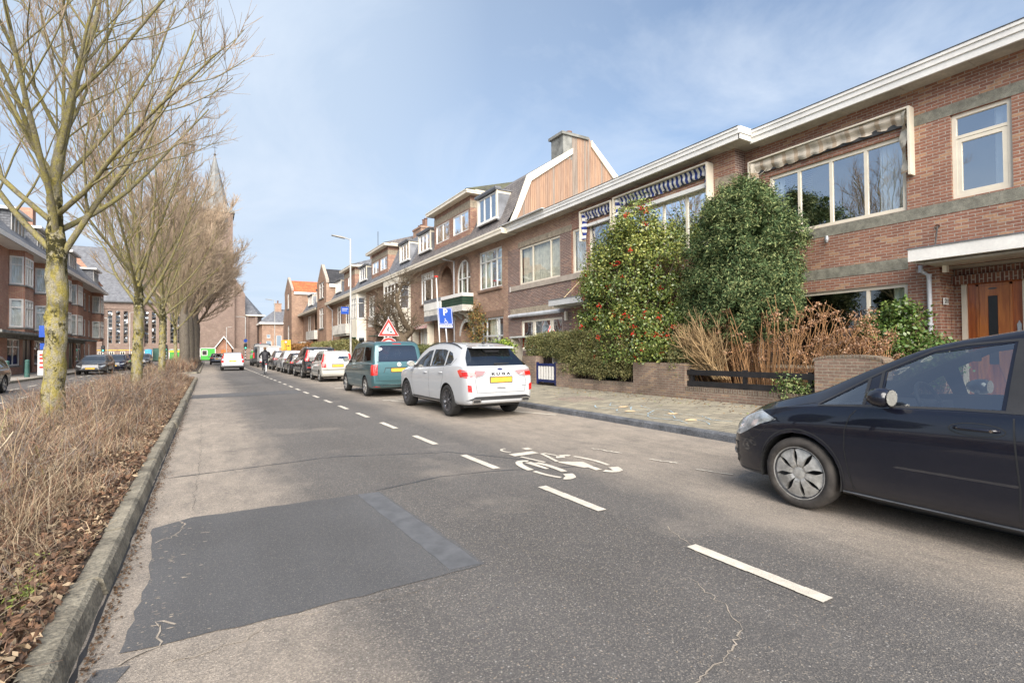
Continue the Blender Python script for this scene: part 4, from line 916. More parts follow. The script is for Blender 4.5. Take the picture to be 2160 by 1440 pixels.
# house 4 (white bay), 5, gable house, orange roof, corner house
H4 = thing('terraced_house', 'house with tall cream painted bay and slate mansard roof behind the gnarled tree', 'house', (X3, 39.5, PZ1))
def baywin(h, y0, y1, z0, z1, x=12.2, proj=.7, mat='render_cream', wins=((1.0, 2.6), (4.3, 6.2)), wm='paint_white', bm=None):
    """splayed bay: side faces at an angle"""
    P = [(x, y0), (x-proj, y0+proj*.8), (x-proj, y1-proj*.8), (x, y1)]; m = MB(); H = []
    for i in range(3):
        a, b = Vector(P[i]), Vector(P[i+1]); L = (b-a).length; d = (b-a)/L
        F_ = Fr(a.x, a.y, d.x, d.y, -d.y, d.x); mg = .12
        hs = [rect(mg, z0+w0, L-mg, z0+w1) for w0, w1 in wins]
        wall(m, F_, rect(0, z0, L, z1), hs, .05); H.append((F_, hs, L))
    m.face([(p[0], p[1], z1) for p in P]); m.face([(p[0], p[1], z0) for p in P])
    b = m.build('bay', bm or mat, h)
    for F_, hs, L in H:
        for q in hs:
            a0, a1, b0, b1 = q[0][0], q[1][0], q[0][1], q[2][1]; n = 1 if L < 1.6 else 3
            window(b, F_, a0, a1, b0, b1, cols=[a0+(a1-a0)*(k+1)/(n+1) for k in range(n)] if n > 1 else [], rows=(b1-(b1-b0)*.28,), fw=.06, rec=.02, mat=wm, glass='glass_dim')
    return b
def row(h, y0, y1, mat, openings, wins, eave=True, roofm='tile_slate', zt=6.85, x=12.2):
    F = WX(x); m = MB(); wall(m, F, rect(y0, 0, y1, zt), openings, .12)
    m.face([(x, y0, 0), (x+8, y0, 0), (x+8, y0, zt), (x, y0, zt)]); m.face([(x, y1, 0), (x+8, y1, 0), (x+8, y1, zt), (x, y1, zt)])
    m.build('wall', mat, h)
    for w in wins: window(h, F, *w[:4], **w[4])
    if eave: eaves(h, y0, y1, ret=False); mansard(h, y0, y1, roofm)
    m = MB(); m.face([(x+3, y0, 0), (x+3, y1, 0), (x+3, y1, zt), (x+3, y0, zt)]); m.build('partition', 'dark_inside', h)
pw = dict(mat='paint_white', fw=.08, glass='glass_dim')
row(H4, 34.4, 46.0, 'brick_brown', [rect(43.4, 4.4, 45.4, 6.3), rect(39.5, .2, 41, 2.6)], [(43.4, 45.4, 4.4, 6.3, dict(cols=(44.4,), rows=(5.7,), **pw))])
baywin(H4, 34.5, 39.2, .19, 6.8, wins=((.9, 2.6), (4.3, 6.2)))
m = MB(); m.box(11.45, 39.4, 2.7, 12.2, 42.8, 2.78); m.build('canopy', 'dark_green', H4)
m = MB(); m.box(11.4, 39.6, 3.5, 12.2, 42.6, 4.35); m.build('balcony', 'render_white', H4)
brickdormer(H4, 40.2, 45.0, 8.05, 9.9, roofm='tile_grey'); dormer(H4, 35.1, 37.1, 8.1, 9.35, xf=12.3)
chimney(H4, 14.5, 38.5, 9.5, 11.4, 1.0, 1.8, 4, seed=2)
H5 = thing('terraced_house', 'terraced house with slate mansard and white balcony beside the tall brick gable', 'house', (X3, 53.5, PZ1))
row(H5, 46.0, 61.2, 'brick_brown', [rect(56.0, 4.4, 58.4, 6.4), rect(52.4, 4.3, 54.4, 6.3), rect(59, .9, 60.6, 2.6), rect(53, .2, 54.4, 2.6)], [(56.0, 58.4, 4.4, 6.4, dict(cols=(57.2,), rows=(5.8,), **pw)), (52.4, 54.4, 4.3, 6.3, dict(cols=(53.4,), **pw)), (59, 60.6, .9, 2.6, dict(**pw))])
baywin(H5, 46.3, 50.0, .19, 6.8, wins=((.9, 2.6), (4.3, 6.2)))
m = MB(); m.box(11.3, 50.4, 3.25, 12.2, 56.4, 4.2); bb = m.build('balcony', 'render_white', H5)
for k in range(9): m = MB(); m.box(11.4, 50.5+.68*k, 3.08, 12.2, 50.65+.68*k, 3.248); m.build('corbel', 'render_white', bb)
m = MB(); m.box(11.2, 47.2, 2.7, 12.2, 51.5, 2.8); m.build('canopy', 'dark_green', H5)
pipe(H5, [(11.6, 60.2, 6.8), (11.6, 60.2, 6.6), (12.1, 60.4, 6.2), (12.1, 60.4, .3)], .06)
dormer(H5, 46.6, 49.0, 8.1, 9.3, xf=12.3); brickdormer(H5, 51.0, 55.6, 8.05, 9.8, roofm='tile_slate', nwin=1); dormer(H5, 57.0, 59.6, 8.1, 9.3, xf=12.3, cols=3)
chimney(H5, 14.5, 50.2, 9.5, 11.6, 1.1, 3.2, 5, seed=4)
m = MB(); m.tube([(13.5, 47, 10), (13.5, 47, 12.6)], .03, 5); m.build('antenna', 'rod_metal', H5)
def gablehouse(label, y0, y1, x, ze, za, roofm, wins, mat='brick_brown', back=9, cat='house'):
    """gable facing the street, ridge running back"""
    h = thing('gabled_house', label, cat, (x, (y0+y1)/2, PZ1)); F = WX(x); ym = (y0+y1)/2
    m = MB(); wall(m, F, [(y0, 0), (y1, 0), (y1, ze), (ym+.25, za), (ym-.25, za), (y0, ze)], [rect(*w) for w in wins], .12)
    for y in (y0, y1): m.face([(x, y, 0), (x+back, y, 0), (x+back, y, ze-.3), (x, y, ze-.3)])
    m.build('wall', mat, h)
    for (a, b, c, d) in wins: window(h, F, a, c, b, d, cols=((a+c)/2,), rows=(d-(d-b)*.3,), mat='paint_white', fw=.09, glass='glass_dim', sill=(.1, .14, 'concrete_grey'))
    m = MB()
    for s, ya in ((-1, y0), (1, y1)): m.face([(x+.15, ya+s*.15, ze-.35), (x+back, ya+s*.15, ze-.35), (x+back, ym, za-.25), (x+.15, ym, za-.25)])
    m.build('roof', roofm, h)
    m = MB()
    for s, ya in ((-1, y0), (1, y1)): m.prism([(ya, ze-.25), (ya, ze+.12), (ym+s*.25, za+.14), (ym+s*.25, za-.15)], F, -.30, .03)
    m.box(x-.03, ym-.25, za-.1, x+.3, ym+.25, za+.22); m.build('coping', 'concrete_pink', h)
    m = MB()
    for s, ya in ((-1, y0), (1, y1)): m.box(x+.3, ya-.01 if s > 0 else ya-.2, ze-.75, x+back, ya+.2 if s > 0 else ya+.01, ze-.4)
    m.build('gutter', 'paint_white', h); return h
gablehouse('tall narrow brick gable with dark roof and three white windows one above another', 61.2, 67.0, 11.6, 9.7, 11.7, 'tile_black', [(62.6, 7.9, 65.6, 9.8), (62.9, 4.3, 65.6, 6.7), (63.0, .9, 64.6, 2.6)])
H7 = thing('terraced_house', 'brick house with white balcony between the tall gable and the orange roofed house', 'house', (X3, 74.0, PZ1))
row(H7, 67.0, 82.0, 'brick_brown', [rect(68, 4.3, 69.8, 6.5), rect(70.8, 3.9, 72.6, 6.6), rect(75, 4.3, 77.6, 6.5), rect(71, .3, 72.5, 2.6), rect(75.5, .9, 77.6, 2.6)], [(68, 69.8, 4.3, 6.5, pw), (75, 77.6, 4.3, 6.5, dict(cols=(76.3,), **pw)), (75.5, 77.6, .9, 2.6, pw)])
m = MB(); m.box(11.2, 66.8, 3.1, 12.2, 72.9, 4.2); m.build('balcony', 'render_white', H7)
dormer(H7, 68.4, 71.4, 8.1, 9.6, xf=12.3, cols=1); dormer(H7, 74.5, 78.0, 8.1, 9.4, xf=12.3, cols=3)
m = MB(); m.box(11.4, 79.0, 2.6, 12.2, 81.5, 3.0); m.build('canopy', 'render_white', H7)
gablehouse('plain brick house with bright orange pantile roof', 82.0, 90.0, 10.6, 10.9, 12.9, 'tile_orange', [(85.0, 8.2, 86.6, 10.6), (84.8, 2.9, 86.4, 5.6), (84.8, .3, 86.4, 2.4)], mat='brick_brown', back=11)
h8 = gablehouse('low brick house with steep dark roof beyond the orange roofed one', 90.0, 97.0, 11.2, 6.9, 9.8, 'tile_black', [(91.2, 3.2, 92.3, 5.6), (93.4, 3.2, 94.4, 5.6)], back=9)
h9 = thing('corner_house', 'hipped roof brick house on the far corner past the road works', 'house', (9.5, 124, .12))
m = MB(); wall(m, WS(121), rect(9.8, 0, 19, 7.6), [rect(10.6, 2.2, 11.6, 4), rect(12.6, 2.6, 13.6, 5.2), rect(10.7, 4.6, 11.4, 5.4)], .1); m.face([(9.8, 121, 0), (9.8, 130, 0), (9.8, 130, 7.6), (9.8, 121, 7.6)]); m.build('wall', 'brick_brown', h9)
for w in ((10.6, 11.6, 2.2, 4), (12.6, 13.6, 2.6, 5.2), (10.7, 11.4, 4.6, 5.4)): window(h9, WS(121), *w, mat='paint_white', glass='glass_dim')
m = MB(); m.box(9.3, 120.5, 7.6, 19.4, 130.5, 7.95); m.build('gutter', 'paint_white', h9)
m = MB(); q = [(9.3, 120.5, 7.96), (19.4, 120.5, 7.96), (19.4, 130.5, 7.96), (9.3, 130.5, 7.96)]; t = [(13.0, 125.5, 11.2), (16.5, 125.5, 11.2)]
m.face([q[0], q[1], t[1], t[0]]); m.face([q[1], q[2], t[1]]); m.face([q[2], q[3], t[0], t[1]]); m.face([q[3], q[0], t[0]]); m.build('roof', 'tile_slate', h9)
chimney(h9, 12.6, 124.5, 9, 12.4, 1.4, 1.2, 2)
# ---------------------------------------------------------------- left side block
XL = -11.4
def leftblock(name_label, y0, y1, bays, singles, doubles, shops, doors, canopy, first=False):
    h = thing('apartment_building', name_label, 'building', (XL, (y0+y1)/2, .12)); F = WL(XL)
    ops, wins = [], []
    for (a, b) in singles: 
        for z0, z1 in ((3.4, 5.2), (6.2, 8.0)): ops.append(rect(a, z0, b, z1)); wins.append((a, b, z0, z1, 1))
        ops.append(rect(a, .9, b, 2.6)); wins.append((a, b, .9, 2.6, 1))
    for (a, b) in doubles:
        for z0, z1 in ((3.3, 5.15), (6.15, 8.0)): ops.append(rect(a, z0, b, z1)); wins.append((a, b, z0, z1, 2))
    for (a, b) in shops: ops.append(rect(a, .72, b, 2.55)); wins.append((a, b, .72, 2.55, 2))
    for (a, b) in doors: ops.append(rect(a, .15, b, 2.55))
    m = MB(); wall(m, F, rect(y0, 0, y1, 8.45), ops, .12)
    for y in (y0, y1): m.face([(XL, y, 0), (XL-9, y, 0), (XL-9, y, 8.45), (XL, y, 8.45)])
    m.face([(XL-9, y0, 0), (XL-9, y1, 0), (XL-9, y1, 8.45), (XL-9, y0, 8.45)])
    m.build('wall', 'brick_left', h)
    m = MB()
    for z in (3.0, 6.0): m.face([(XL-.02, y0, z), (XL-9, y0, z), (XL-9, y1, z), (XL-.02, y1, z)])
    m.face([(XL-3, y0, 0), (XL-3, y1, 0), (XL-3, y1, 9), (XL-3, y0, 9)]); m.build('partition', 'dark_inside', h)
    for (a, b, z0, z1, n) in wins: window(h, F, a, b, z0, z1, cols=((a+b)/2,) if n > 1 else (), rows=(z1-(z1-z0)*.3,), mat='paint_white', fw=.10, glass='glass_dim', curtain=[(a+.1, a+.5, 'curtain_beige')], sill=(.08, .1, 'concrete_grey'))
    for (a, b) in doors:
        m = MB(); F.box(m, a+.01, b-.01, .15, 2.54, -.16, -.10); F.box(m, (a+b)/2-.04, (a+b)/2+.04, .15, 2.54, -.10, -.06); m.build('door', 'black_paint', h)
    for (a, b) in bays:
        P = [(XL, a), (XL+.75, a+.28), (XL+.75, b-.28), (XL, b)]; m = MB(); W = []
        for i in range(3):
            p, q = Vector(P[i]), Vector(P[i+1]); L = (q-p).length; d = (q-p)/L; F_ = Fr(p.x, p.y, d.x, d.y, d.y, -d.x)
            hs = [rect(.05, z0, L-.05, z1) for z0, z1 in ((3.3, 5.2), (6.15, 8.05))]
            wall(m, F_, rect(0, 2.95, L, 8.45), hs, .05); W.append((F_, hs, L))
        m.face([(p[0], p[1], 2.95) for p in P]); m.face([(p[0], p[1], 8.44) for p in P]); bay = m.build('bay', 'brick_left', h)
        for F_, hs, L in W:
            for q in hs:
                a0, a1, b0, b1 = q[0][0], q[1][0], q[0][1], q[2][1]; n = 1 if L < 1.2 else 3
                window(bay, F_, a0, a1, b0, b1, cols=[a0+(a1-a0)*(k+1)/n for k in range(n-1)], rows=(b1-(b1-b0)*.30,), fw=.11, rec=.0, mat='paint_white', glass='glass_dim', curtain=[(a0+.1, a1-.1, 'curtain_white')])
            t = MB(); 
            for z in (3.20, 6.05): F_.box(t, 0, L, z, z+.09, -.02, .07)
            t.build('sill', 'concrete_grey', bay)
    if canopy:
        m = MB(); m.box(XL, canopy[0], 2.78, XL+1.25, canopy[1], 2.93); m.build('canopy', 'concrete_grey', h)
        m = MB(); m.box(XL, canopy[0], 2.56, XL+.25, canopy[1], 2.779); m.build('canopy_beam', 'concrete_grey', h)
    e = MB(); e.box(XL-.1, y0, 8.45, XL+1.05, y1, 8.51); e.box(XL+1.0, y0, 8.45, XL+1.08, y1, 8.75); e.build('gutter', 'paint_white', h)
    r = MB(); r.face([(XL+1.0, y0, 8.73), (XL+1.0, y1, 8.73), (XL-1.6, y1, 11.9), (XL-1.6, y0, 11.9)]); r.face([(XL-1.6, y0, 11.9), (XL-1.6, y1, 11.9), (XL-5.5, y1, 13.0), (XL-5.5, y0, 13.0)]); r.face([(XL-5.5, y0, 13.0), (XL-5.5, y1, 13.0), (XL-9, y1, 8.5), (XL-9, y0, 8.5)])
    rf = r.build('roof', 'tile_slate', h)
    for (a, b) in bays:
        c = (a+b)/2; d = MB(); d.box(XL-2.5, c-1.6, 9.4, XL+.15, c+1.6, 11.0); dm = d.build('dormer', 'tile_slate', h)
        d = MB(); d.box(XL-2.5, c-1.9, 11.0, XL+.5, c+1.9, 11.18); d.build('dormer_roof', 'paint_white', dm)
        window(dm, WL(XL+.16), c-1.5, c+1.5, 9.6, 10.9, cols=(c-.75, c, c+.75), mat='paint_white', fw=.1, rec=-.02, glass='glass_dim')
    return h
leftblock('red brick corner building with white bay windows and shop canopy behind the nearest tree', 40, 61.5, [(46.0, 48.5), (51.8, 54.6), (57.4, 60.2)], [], [(49.6, 51.2), (55.4, 56.9)], [(45.9, 48.6), (52.0, 54.8), (57.2, 60)], [(49.2, 51.6), (55.2, 56.8)], (40, 61.5))
leftblock('red brick block with white windows between the nearest tree and the church', 61.5, 77.2, [(62.2, 65.0), (74.0, 76.6)], [(69.9, 70.9), (72.3, 73.2)], [(66.0, 67.8)], [(66.2, 68.6)], [(63.2, 65.4)], (61.5, 69.2))
gb = thing('party_wall', 'brick gable wall with chimney rising over the slate roof of the red block', 'gable wall', (XL, 61.5, 0))
m = MB(); m.prism([(XL+.6, 9.5), (XL-1.8, 13.0), (XL-5.5, 14.2), (XL-9, 9.4)], lambda u, v, t: (u, t, v), 77.0, 77.35); m.prism([(XL+.2, 9.6), (XL-1.8, 12.9), (XL-5.5, 14.0), (XL-9, 9.4)], lambda u, v, t: (u, t, v), 61.35, 61.7); m.box(XL-3.4, 61.2, 13, XL-2.2, 62.2, 14.6); m.build('gable', 'brick_left', gb)
# ---------------------------------------------------------------- church closing the street
YC = 130.0
CH = thing('church', 'brown brick church with tall slate spire and rows of lancet windows closing the street', 'church', (1.2, YC, .12))
F = WS(YC)
groups = [(-17.5, 4), (-11.5, 3), (-8.3, 3)]; ops = []; wz = (3.6, 10.2)
for x0, n in groups:
    for k in range(n): ops.append(rect(x0+1.28*k, wz[0], x0+1.28*k+.78, wz[1]))
for k in range(7): ops.append(rect(-26+1.28*(k % 4)+(k//4)*-5, wz[0], -26+1.28*(k % 4)+(k//4)*-5+.78, wz[1]))
m = MB(); wall(m, F, rect(-34, 0, 5, 11.9), ops, .35)
m.face([(-34, YC+14, 0), (5, YC+14, 0), (5, YC+14, 11.9), (-34, YC+14, 11.9)]); m.build('wall', 'brick_church', CH)
for q in ops: window(CH, F, q[0][0], q[1][0], q[0][1], q[2][1], cols=(), rows=[wz[0]+k*.82 for k in range(1, 8)], fw=.06, rec=.2, mat='concrete_pink', glass='glass_leaded')
m = MB()
for x in (-19.0, -13.6, -12.2, -4.9): m.box(x, YC-.7, 0, x+.75, YC, 11.4)
for z in (2.9, 10.6): m.box(-34, YC-.12, z, -2.6, YC-.002, z+.3)
m.build('buttress', 'brick_church', CH)
m = MB(); m.box(-34, YC-.5, 11.9, -2.3, YC+.1, 12.15); m.build('gutter', 'dark_edge', CH)
m = MB(); m.face([(-34, YC-.5, 12.1), (5, YC-.5, 12.1), (5, YC+7, 24.0), (-34, YC+7, 24.0)]); m.face([(-34, YC+14.5, 12.1), (5, YC+14.5, 12.1), (5, YC+7, 24.0), (-34, YC+7, 24.0)]); m.build('roof', 'tile_slate', CH)
m = MB()   # low annexe with small windows
wall(m, WS(YC-3), rect(-20, 0, -4, 2.9), [rect(-18.6+1.75*k, .95, -17.8+1.75*k, 2.0) for k in range(8)], .15); m.face([(-20, YC-3, 2.9), (-4, YC-3, 2.9), (-4, YC, 2.9), (-20, YC, 2.9)]); m.build('annexe', 'brick_church', CH)
for k in range(8): window(CH, WS(YC-3), -18.6+1.75*k, -17.8+1.75*k, .95, 2.0, cols=(-18.2+1.75*k,), mat='paint_cream', fw=.1, glass='glass_dim')
m = MB(); m.box(-20, YC-3.05, 2.15, -12, YC-3.002, 2.32); m.build('trim_band', 'lichen_yellow', CH)
xa, xb_ = -2.3, 4.55; xc = (xa+xb_)/2; yc = YC+1.5
m = MB(); m.box(xa-.5, YC-2.4, 0, xb_+.35, YC+6, 17.5); m.box(xa, YC-2.0, 17.5, xb_, YC+5, 32.3); m.box(4.9, YC-1.6, 0, 7.0, YC+5, 14.5); m.prism([(4.9, 14.5), (7.0, 14.5), (4.9, 18.2)], lambda u, v, t: (u, t, v), YC-1.6, YC+5)
for x in (xa, xc-.8, xc+.9): m.box(x+.55, YC-2.06, 24, x+1.3, YC-2.0, 28.5)
tw = m.build('tower', 'brick_church', CH)
m = MB()
for k in range(3): m.box(xa+.9+2.0*k, YC-2.03, 28.2, xa+1.9+2.0*k, YC-2.001, 31.0); m.box(xa+.9+2.0*k, YC-2.05, 31.2, xa+1.9+2.0*k, YC-2.031, 31.4)
m.build('louvre', 'dark_edge', tw)
m = MB(); m.box(xa-.4, YC-2.4, 32.3, xb_+.4, YC+5.4, 32.6); m.build('tower_cornice', 'concrete_grey', tw)
pmat('slate_pale', (.22, .225, .22), .7, var=.18, vs=.6, fine=.2)
m = MB(); yc2 = YC+1.5
def ring(r, z, n=8, sq=False):
    if sq: return [(xc+sx_*r, yc2+sy_*r, z) for sx_, sy_ in ((-1, -1), (0, -1), (1, -1), (1, 0), (1, 1), (0, 1), (-1, 1), (-1, 0))]
    return [(xc+r*cos(-3*pi/4+k*pi/4), yc2+r*sin(-3*pi/4+k*pi/4), z) for k in range(8)]
rs = [ring(3.85, 32.6, sq=True), ring(2.75, 34.6), ring(2.35, 36.0), ring(.12, 45.6)]
for a, b in zip(rs, rs[1:]):
    for k in range(8): m.face([a[k], a[(k+1) % 8], b[(k+1) % 8], b[k]])
sp = m.build('spire', 'slate_pale', CH)
m = MB(); m.lathe([(0, 45.4), (.12, 45.5), (.28, 45.8), (.12, 46.1), (.05, 46.2), (.05, 48.0), (0, 48.05)], (xc, yc2, 0), 8); m.box(xc-.5, yc2-.03, 47.3, xc+.5, yc2+.03, 47.4); m.build('weathervane', 'dark_edge', sp)
m = MB(); pts = [(4.9, YC-.5), (9.4, YC-.5), (10.6, YC+2), (10.6, YC+9), (4.9, YC+9)]
for i in range(len(pts)):
    a, b = pts[i], pts[(i+1) % len(pts)]; m.face([(a[0], a[1], 0), (b[0], b[1], 0), (b[0], b[1], 9.9), (a[0], a[1], 9.9)])
for x in (7.2, 9.0): m.box(x, YC-.9, 0, x+.5, YC-.5, 9.6)
wg = m.build('side_chapel', 'brick_church', CH)
m = MB(); m.face([(4.6, YC-1, 10), (9.7, YC-1, 10), (7, YC+3.5, 15.2), (4.9, YC+3.5, 15.2)]); m.face([(9.7, YC-1, 10), (11, YC+1.8, 10), (7, YC+3.5, 15.2)]); m.face([(11, YC+1.8, 10), (11, YC+9.2, 10), (7, YC+3.5, 15.2)]); m.build('chapel_roof', 'tile_slate', wg)
m = MB(); m.box(4.9, YC-1.1, 9.78, 9.9, YC-.45, 10.05); m.box(9.9, YC-.9, 9.78, 11.1, YC+9, 10.05); m.box(4.95, YC-.66, 5.7, 7.1, YC-.5, 5.95); m.build('gutter', 'paint_cream', wg)
for (a, b, c, d) in ((5.5, 6.1, 7.7, 8.9), (6.7, 7.15, 7.7, 8.9), (5.75, 6.3, .9, 2.3)): window(wg, WS(YC-.51), a, b, c, d, mat='paint_white', fw=.08, rec=-.04, glass='glass_dim')
# church porch
PO = thing('church_porch', 'small gabled church porch with brown door and white gable edges', 'porch', (2.8, YC-3.5, .12))
m = MB(); m.prism([(1.3, 0), (4.3, 0), (4.3, 2.4), (2.8, 4.7), (1.3, 2.4)], lambda u, v, t: (u, t, v), YC-3.4, YC-2.41); m.build('wall', 'brick_orange', PO)
m = MB()
for s in (-1, 1): m.face([(2.8, YC-3.9, 5.1), (2.8, YC-2.41, 5.1), (2.8+s*2.0, YC-2.41, 2.2), (2.8+s*2.0, YC-3.9, 2.2)])
m.build('roof', 'tile_slate', PO)
m = MB()
for s in (-1, 1): m.prism([(2.8, 5.15), (2.8, 4.85), (2.8+s*1.9, 2.1), (2.8+s*2.05, 2.2)], lambda u, v, t: (u, t, v), YC-3.95, YC-3.87)
m.build('barge_board', 'paint_white', PO)
m = MB(); m.box(2.3, YC-3.45, .1, 3.3, YC-3.38, 2.2); m.build('door', 'door_wood_light', PO)
lw = MB(); lw.box(4.6, YC-4, 0, 9.2, YC-3.6, 2.5); lw.box(6.5, YC-6, 0, 9.2, YC-4, 2.2); tag(lw.build('churchyard_wall', 'brick_church', loc=(6, YC-4, 0)), 'low brown brick wall in front of the church chapel', 'wall')
# site units, toilet, container
pmat('site_green', (.05, .36, .045), .45, var=.08); pmat('container_green', (.03, .09, .065), .5, var=.15); pmat('toilet_blue', (.06, .33, .60), .4, var=.08)
def unit(label, x0, x1, y, z1, mat, win=None, band=None, grp=None, nm='site_container', cat='container'):
    t = thing(nm, label, cat, ((x0+x1)/2, y+1, .12), group=grp)
    m = MB(); n = int((x1-x0)/.35)
    m.box(x0, y+.03, .14, x1, y+2.4, z1)
    for k in range(n): m.box(x0+(x1-x0)*(k+.15)/n, y, .3, x0+(x1-x0)*(k+.7)/n, y+.03, z1-.15)
    m.build('panel', mat, t)
    m = MB()
    for x in (x0, x1-.12): m.box(x-.01, y-.03, .12, x+.13, y+.12, z1+.01)
    m.box(x0, y-.03, z1-.13, x1, y+.1, z1+.02); m.build('frame', 'paint_grey' if mat == 'site_green' else mat, t)
    if win: 
        m = MB(); m.box(win[0]-.1, y-.05, win[2]-.1, win[1]+.1, y-.031, win[3]+.1); w = m.build('window', 'paint_white', t)
        m = MB(); m.box(win[0], y-.056, win[2], win[1], y-.05, win[3]); m.build('pane', 'dark_inside', w)
    if band: m = MB(); m.box(x0-.005, y-.04, band[0], x1+.005, y-.02, band[1]); m.build('stripe', band[2], t)
    return t
pmat('band_yellow', (.75, .55, .03), .5, var=.05)
u1 = unit('bright green site unit with small white framed window beside the porch', -1.5, 1.25, 121.5, 2.55, 'site_green', win=(-1.1, -.3, 1.1, 2.0))
unit('green site unit with yellow stripe behind the double trunks', -6.6, -3.6, 118.8, 2.3, 'site_green', band=(1.75, 1.98, 'band_yellow'))
c = unit('dark green ribbed steel container next to the blue toilet', -9.2, -6.9, 119.5, 2.5, 'container_green', nm='shipping_container')
pt = thing('portable_toilet', 'bright blue portable toilet cabin beside the dark green container', 'portable toilet', (-9.75, 118.5, .12))
m = MB(); m.box(-10.3, 118, .15, -9.3, 119.1, 2.1); m.lathe([(.62, 2.1), (.6, 2.2), (.35, 2.3), (0, 2.32)], (-9.8, 118.55, 0), 12); m.build('cabin', 'toilet_blue', pt)
m = MB(); m.box(-10.1, 117.97, .3, -9.5, 117.999, 1.95); m.box(-10, 117.95, 1.55, -9.65, 117.97, 1.7); m.build('door', 'toilet_blue', pt)
# ---------------------------------------------------------------- street furniture
pmat('lamp_glass', (.45, .45, .42), .3, var=.05); pmat('white_plastic', (.70, .70, .68), .4, var=.05); pmat('black_matt', (.02, .02, .02), .6, var=0)
def lamp(label, x, y, h, dx=-1.15, grp='street lamps', base=.12, r0=.068):
    t = thing('street_lamp', label, 'street lamp', (x, y, base), group=grp)
    m = MB(); m.tube([(x, y, base), (x, y, base+1.1), (x, y, base+1.15), (x, y, h)], [r0*1.25, r0*1.2, r0*.95, r0*.62], 12); m.build('pole', 'pole_grey', t, smooth=True)
    m = MB(); m.tube([(x, y, h-.06), (x+dx*.28, y, h+.02), (x+dx*.34, y, h+.03)], [.03, .03, .03], 8); m.build('arm', 'pole_grey', t)
    m = MB(); s = 1 if dx > 0 else -1
    for w, z0, z1 in ((.11, .0, .06),): m.prism([(x+dx*.30, h-.03), (x+dx*.30, h+.05), (x+dx*.55, h+.10), (x+dx, h+.12), (x+dx*1.0, h+.09), (x+dx*.5, h-.0)], lambda u, v, t_: (u, t_, v), y-.13, y+.13)
    hd = m.build('lamp_head', 'pole_grey', t)
    m = MB(); m.box(x+dx*.92, y-.10, h+.055, x+dx*.55, y+.10, h+.075); m.build('lens', 'lamp_glass', hd); return t
L1 = lamp('tall grey street lamp between the white small hatchback and the hedge', 7.72, 33.0, 8.62)
pmat('sign_blue', (.010, .065, .36), .35, var=.03); pmat('sign_white', (.60, .60, .60), .4, var=.02); pmat('sign_red', (.72, .03, .02), .35, var=.03); pmat('sign_yellow', (.66, .34, .015), .4, var=.03)
m = MB(); m.box(7.15, 33.06, 3.85, 7.62, 33.09, 4.3); s = m.build('street_sign', 'sign_blue', L1)
m = MB(); m.box(7.2, 33.05, 4.16, 7.57, 33.059, 4.19); m.box(7.2, 33.05, 4.05, 7.5, 33.059, 4.08); m.build('lettering', 'sign_white', s)
lamp('street lamp beyond the road works sign, arm over the road', 7.75, 76.5, 8.6)
lamp('pale lamp post in front of the church porch', 2.75, 105, 6.1, dx=.9, base=.02)
lamp('tall lamp post left of the second tree before the church windows', -11.0, 103, 8.2, dx=1.2)
lamp('lamp post at the end of the red block seen against the church', -13.4, 100, 7.0, dx=-.5)
def frame2(o, right, up=(0, 0, 1)):
    r, u = Vector(right).normalized(), Vector(up).normalized(); n = r.cross(u)
    return lambda a, b, d: tuple(Vector(o)+r*a+u*b+n*d)
def rr(w, h, r, n=5):
    P = []
    for cx, cy, a in ((w/2-r, h/2-r, 0), (-w/2+r, h/2-r, 90), (-w/2+r, -h/2+r, 180), (w/2-r, -h/2+r, 270)):
        P += [(cx+r*cos(R(a+90*i/n)), cy+r*sin(R(a+90*i/n))) for i in range(n+1)]
    return P
# disabled parking sign
PX, PY = 7.62, 17.4; up = Vector((-.085, 0, 1)).normalized(); ri = Vector((1, -.12, 0)).normalized()
SG = thing('parking_sign', 'leaning blue disabled parking sign with white P and plate below, behind the white SUV', 'sign', (PX, PY, PZ0))
m = MB(); base = Vector((PX+.06, PY, PZ0)); m.tube([base, base+up*2.95], .03, 10); m.build('pole', 'galv', SG, smooth=True)
c0 = base+up*2.63-Vector((0, .05, 0)); fr_ = frame2(c0, ri, up)
m = MB(); m.prism(rr(.54, .62, .04), fr_, -.012, 0); bd = m.build('sign_board', 'sign_blue', SG)
m = MB(); ou, inn = rr(.505, .585, .035), rr(.475, .555, .03)
for i in range(len(ou)): j = (i+1) % len(ou); m.face([fr_(*ou[i], .002), fr_(*ou[j], .002), fr_(*inn[j], .002), fr_(*inn[i], .002)])
# wheelchair user: head, trunk, wheel arc, leg
def st3(m, pts, w, fr_, d=.003):
    P = [Vector(p) for p in pts]
    for a, b in zip(P, P[1:]):
        n = Vector((-(b-a).y, (b-a).x)).normalized()*w; e = (b-a).normalized()*w*.5
        m.face([fr_(*(a-n-e), d), fr_(*(b-n+e), d), fr_(*(b+n+e), d), fr_(*(a+n-e), d)])
ox, oy = .0, -.19
m.face([fr_(ox-.02+.018*cos(t), oy+.085+.018*sin(t), .003) for t in np.linspace(0, 6.28, 10, endpoint=False)])
st3(m, [(ox-.02, oy+.06), (ox-.015, oy+.01), (ox+.035, oy+.005), (ox+.06, oy-.055), (ox+.08, oy-.045)], .008, fr_); st3(m, [(ox-.018, oy+.035), (ox+.025, oy+.03)], .006, fr_)
st3(m, [(ox+.005+.055*cos(R(a)), oy-.03+.052*sin(R(a))) for a in range(110, 345, 18)], .007, fr_)
m.build('sign_marks', 'sign_white', bd)
def tmat(fr_, a, b, d=.003):
    o = Vector(fr_(a, b, d)); r = Vector(fr_(a+1, b, d))-o; u = Vector(fr_(a, b+1, d))-o; return TM(o, r, u)
text(bd, 'P', .33, tmat(fr_, 0, .125), 'sign_white', 'letter', bold=.008)
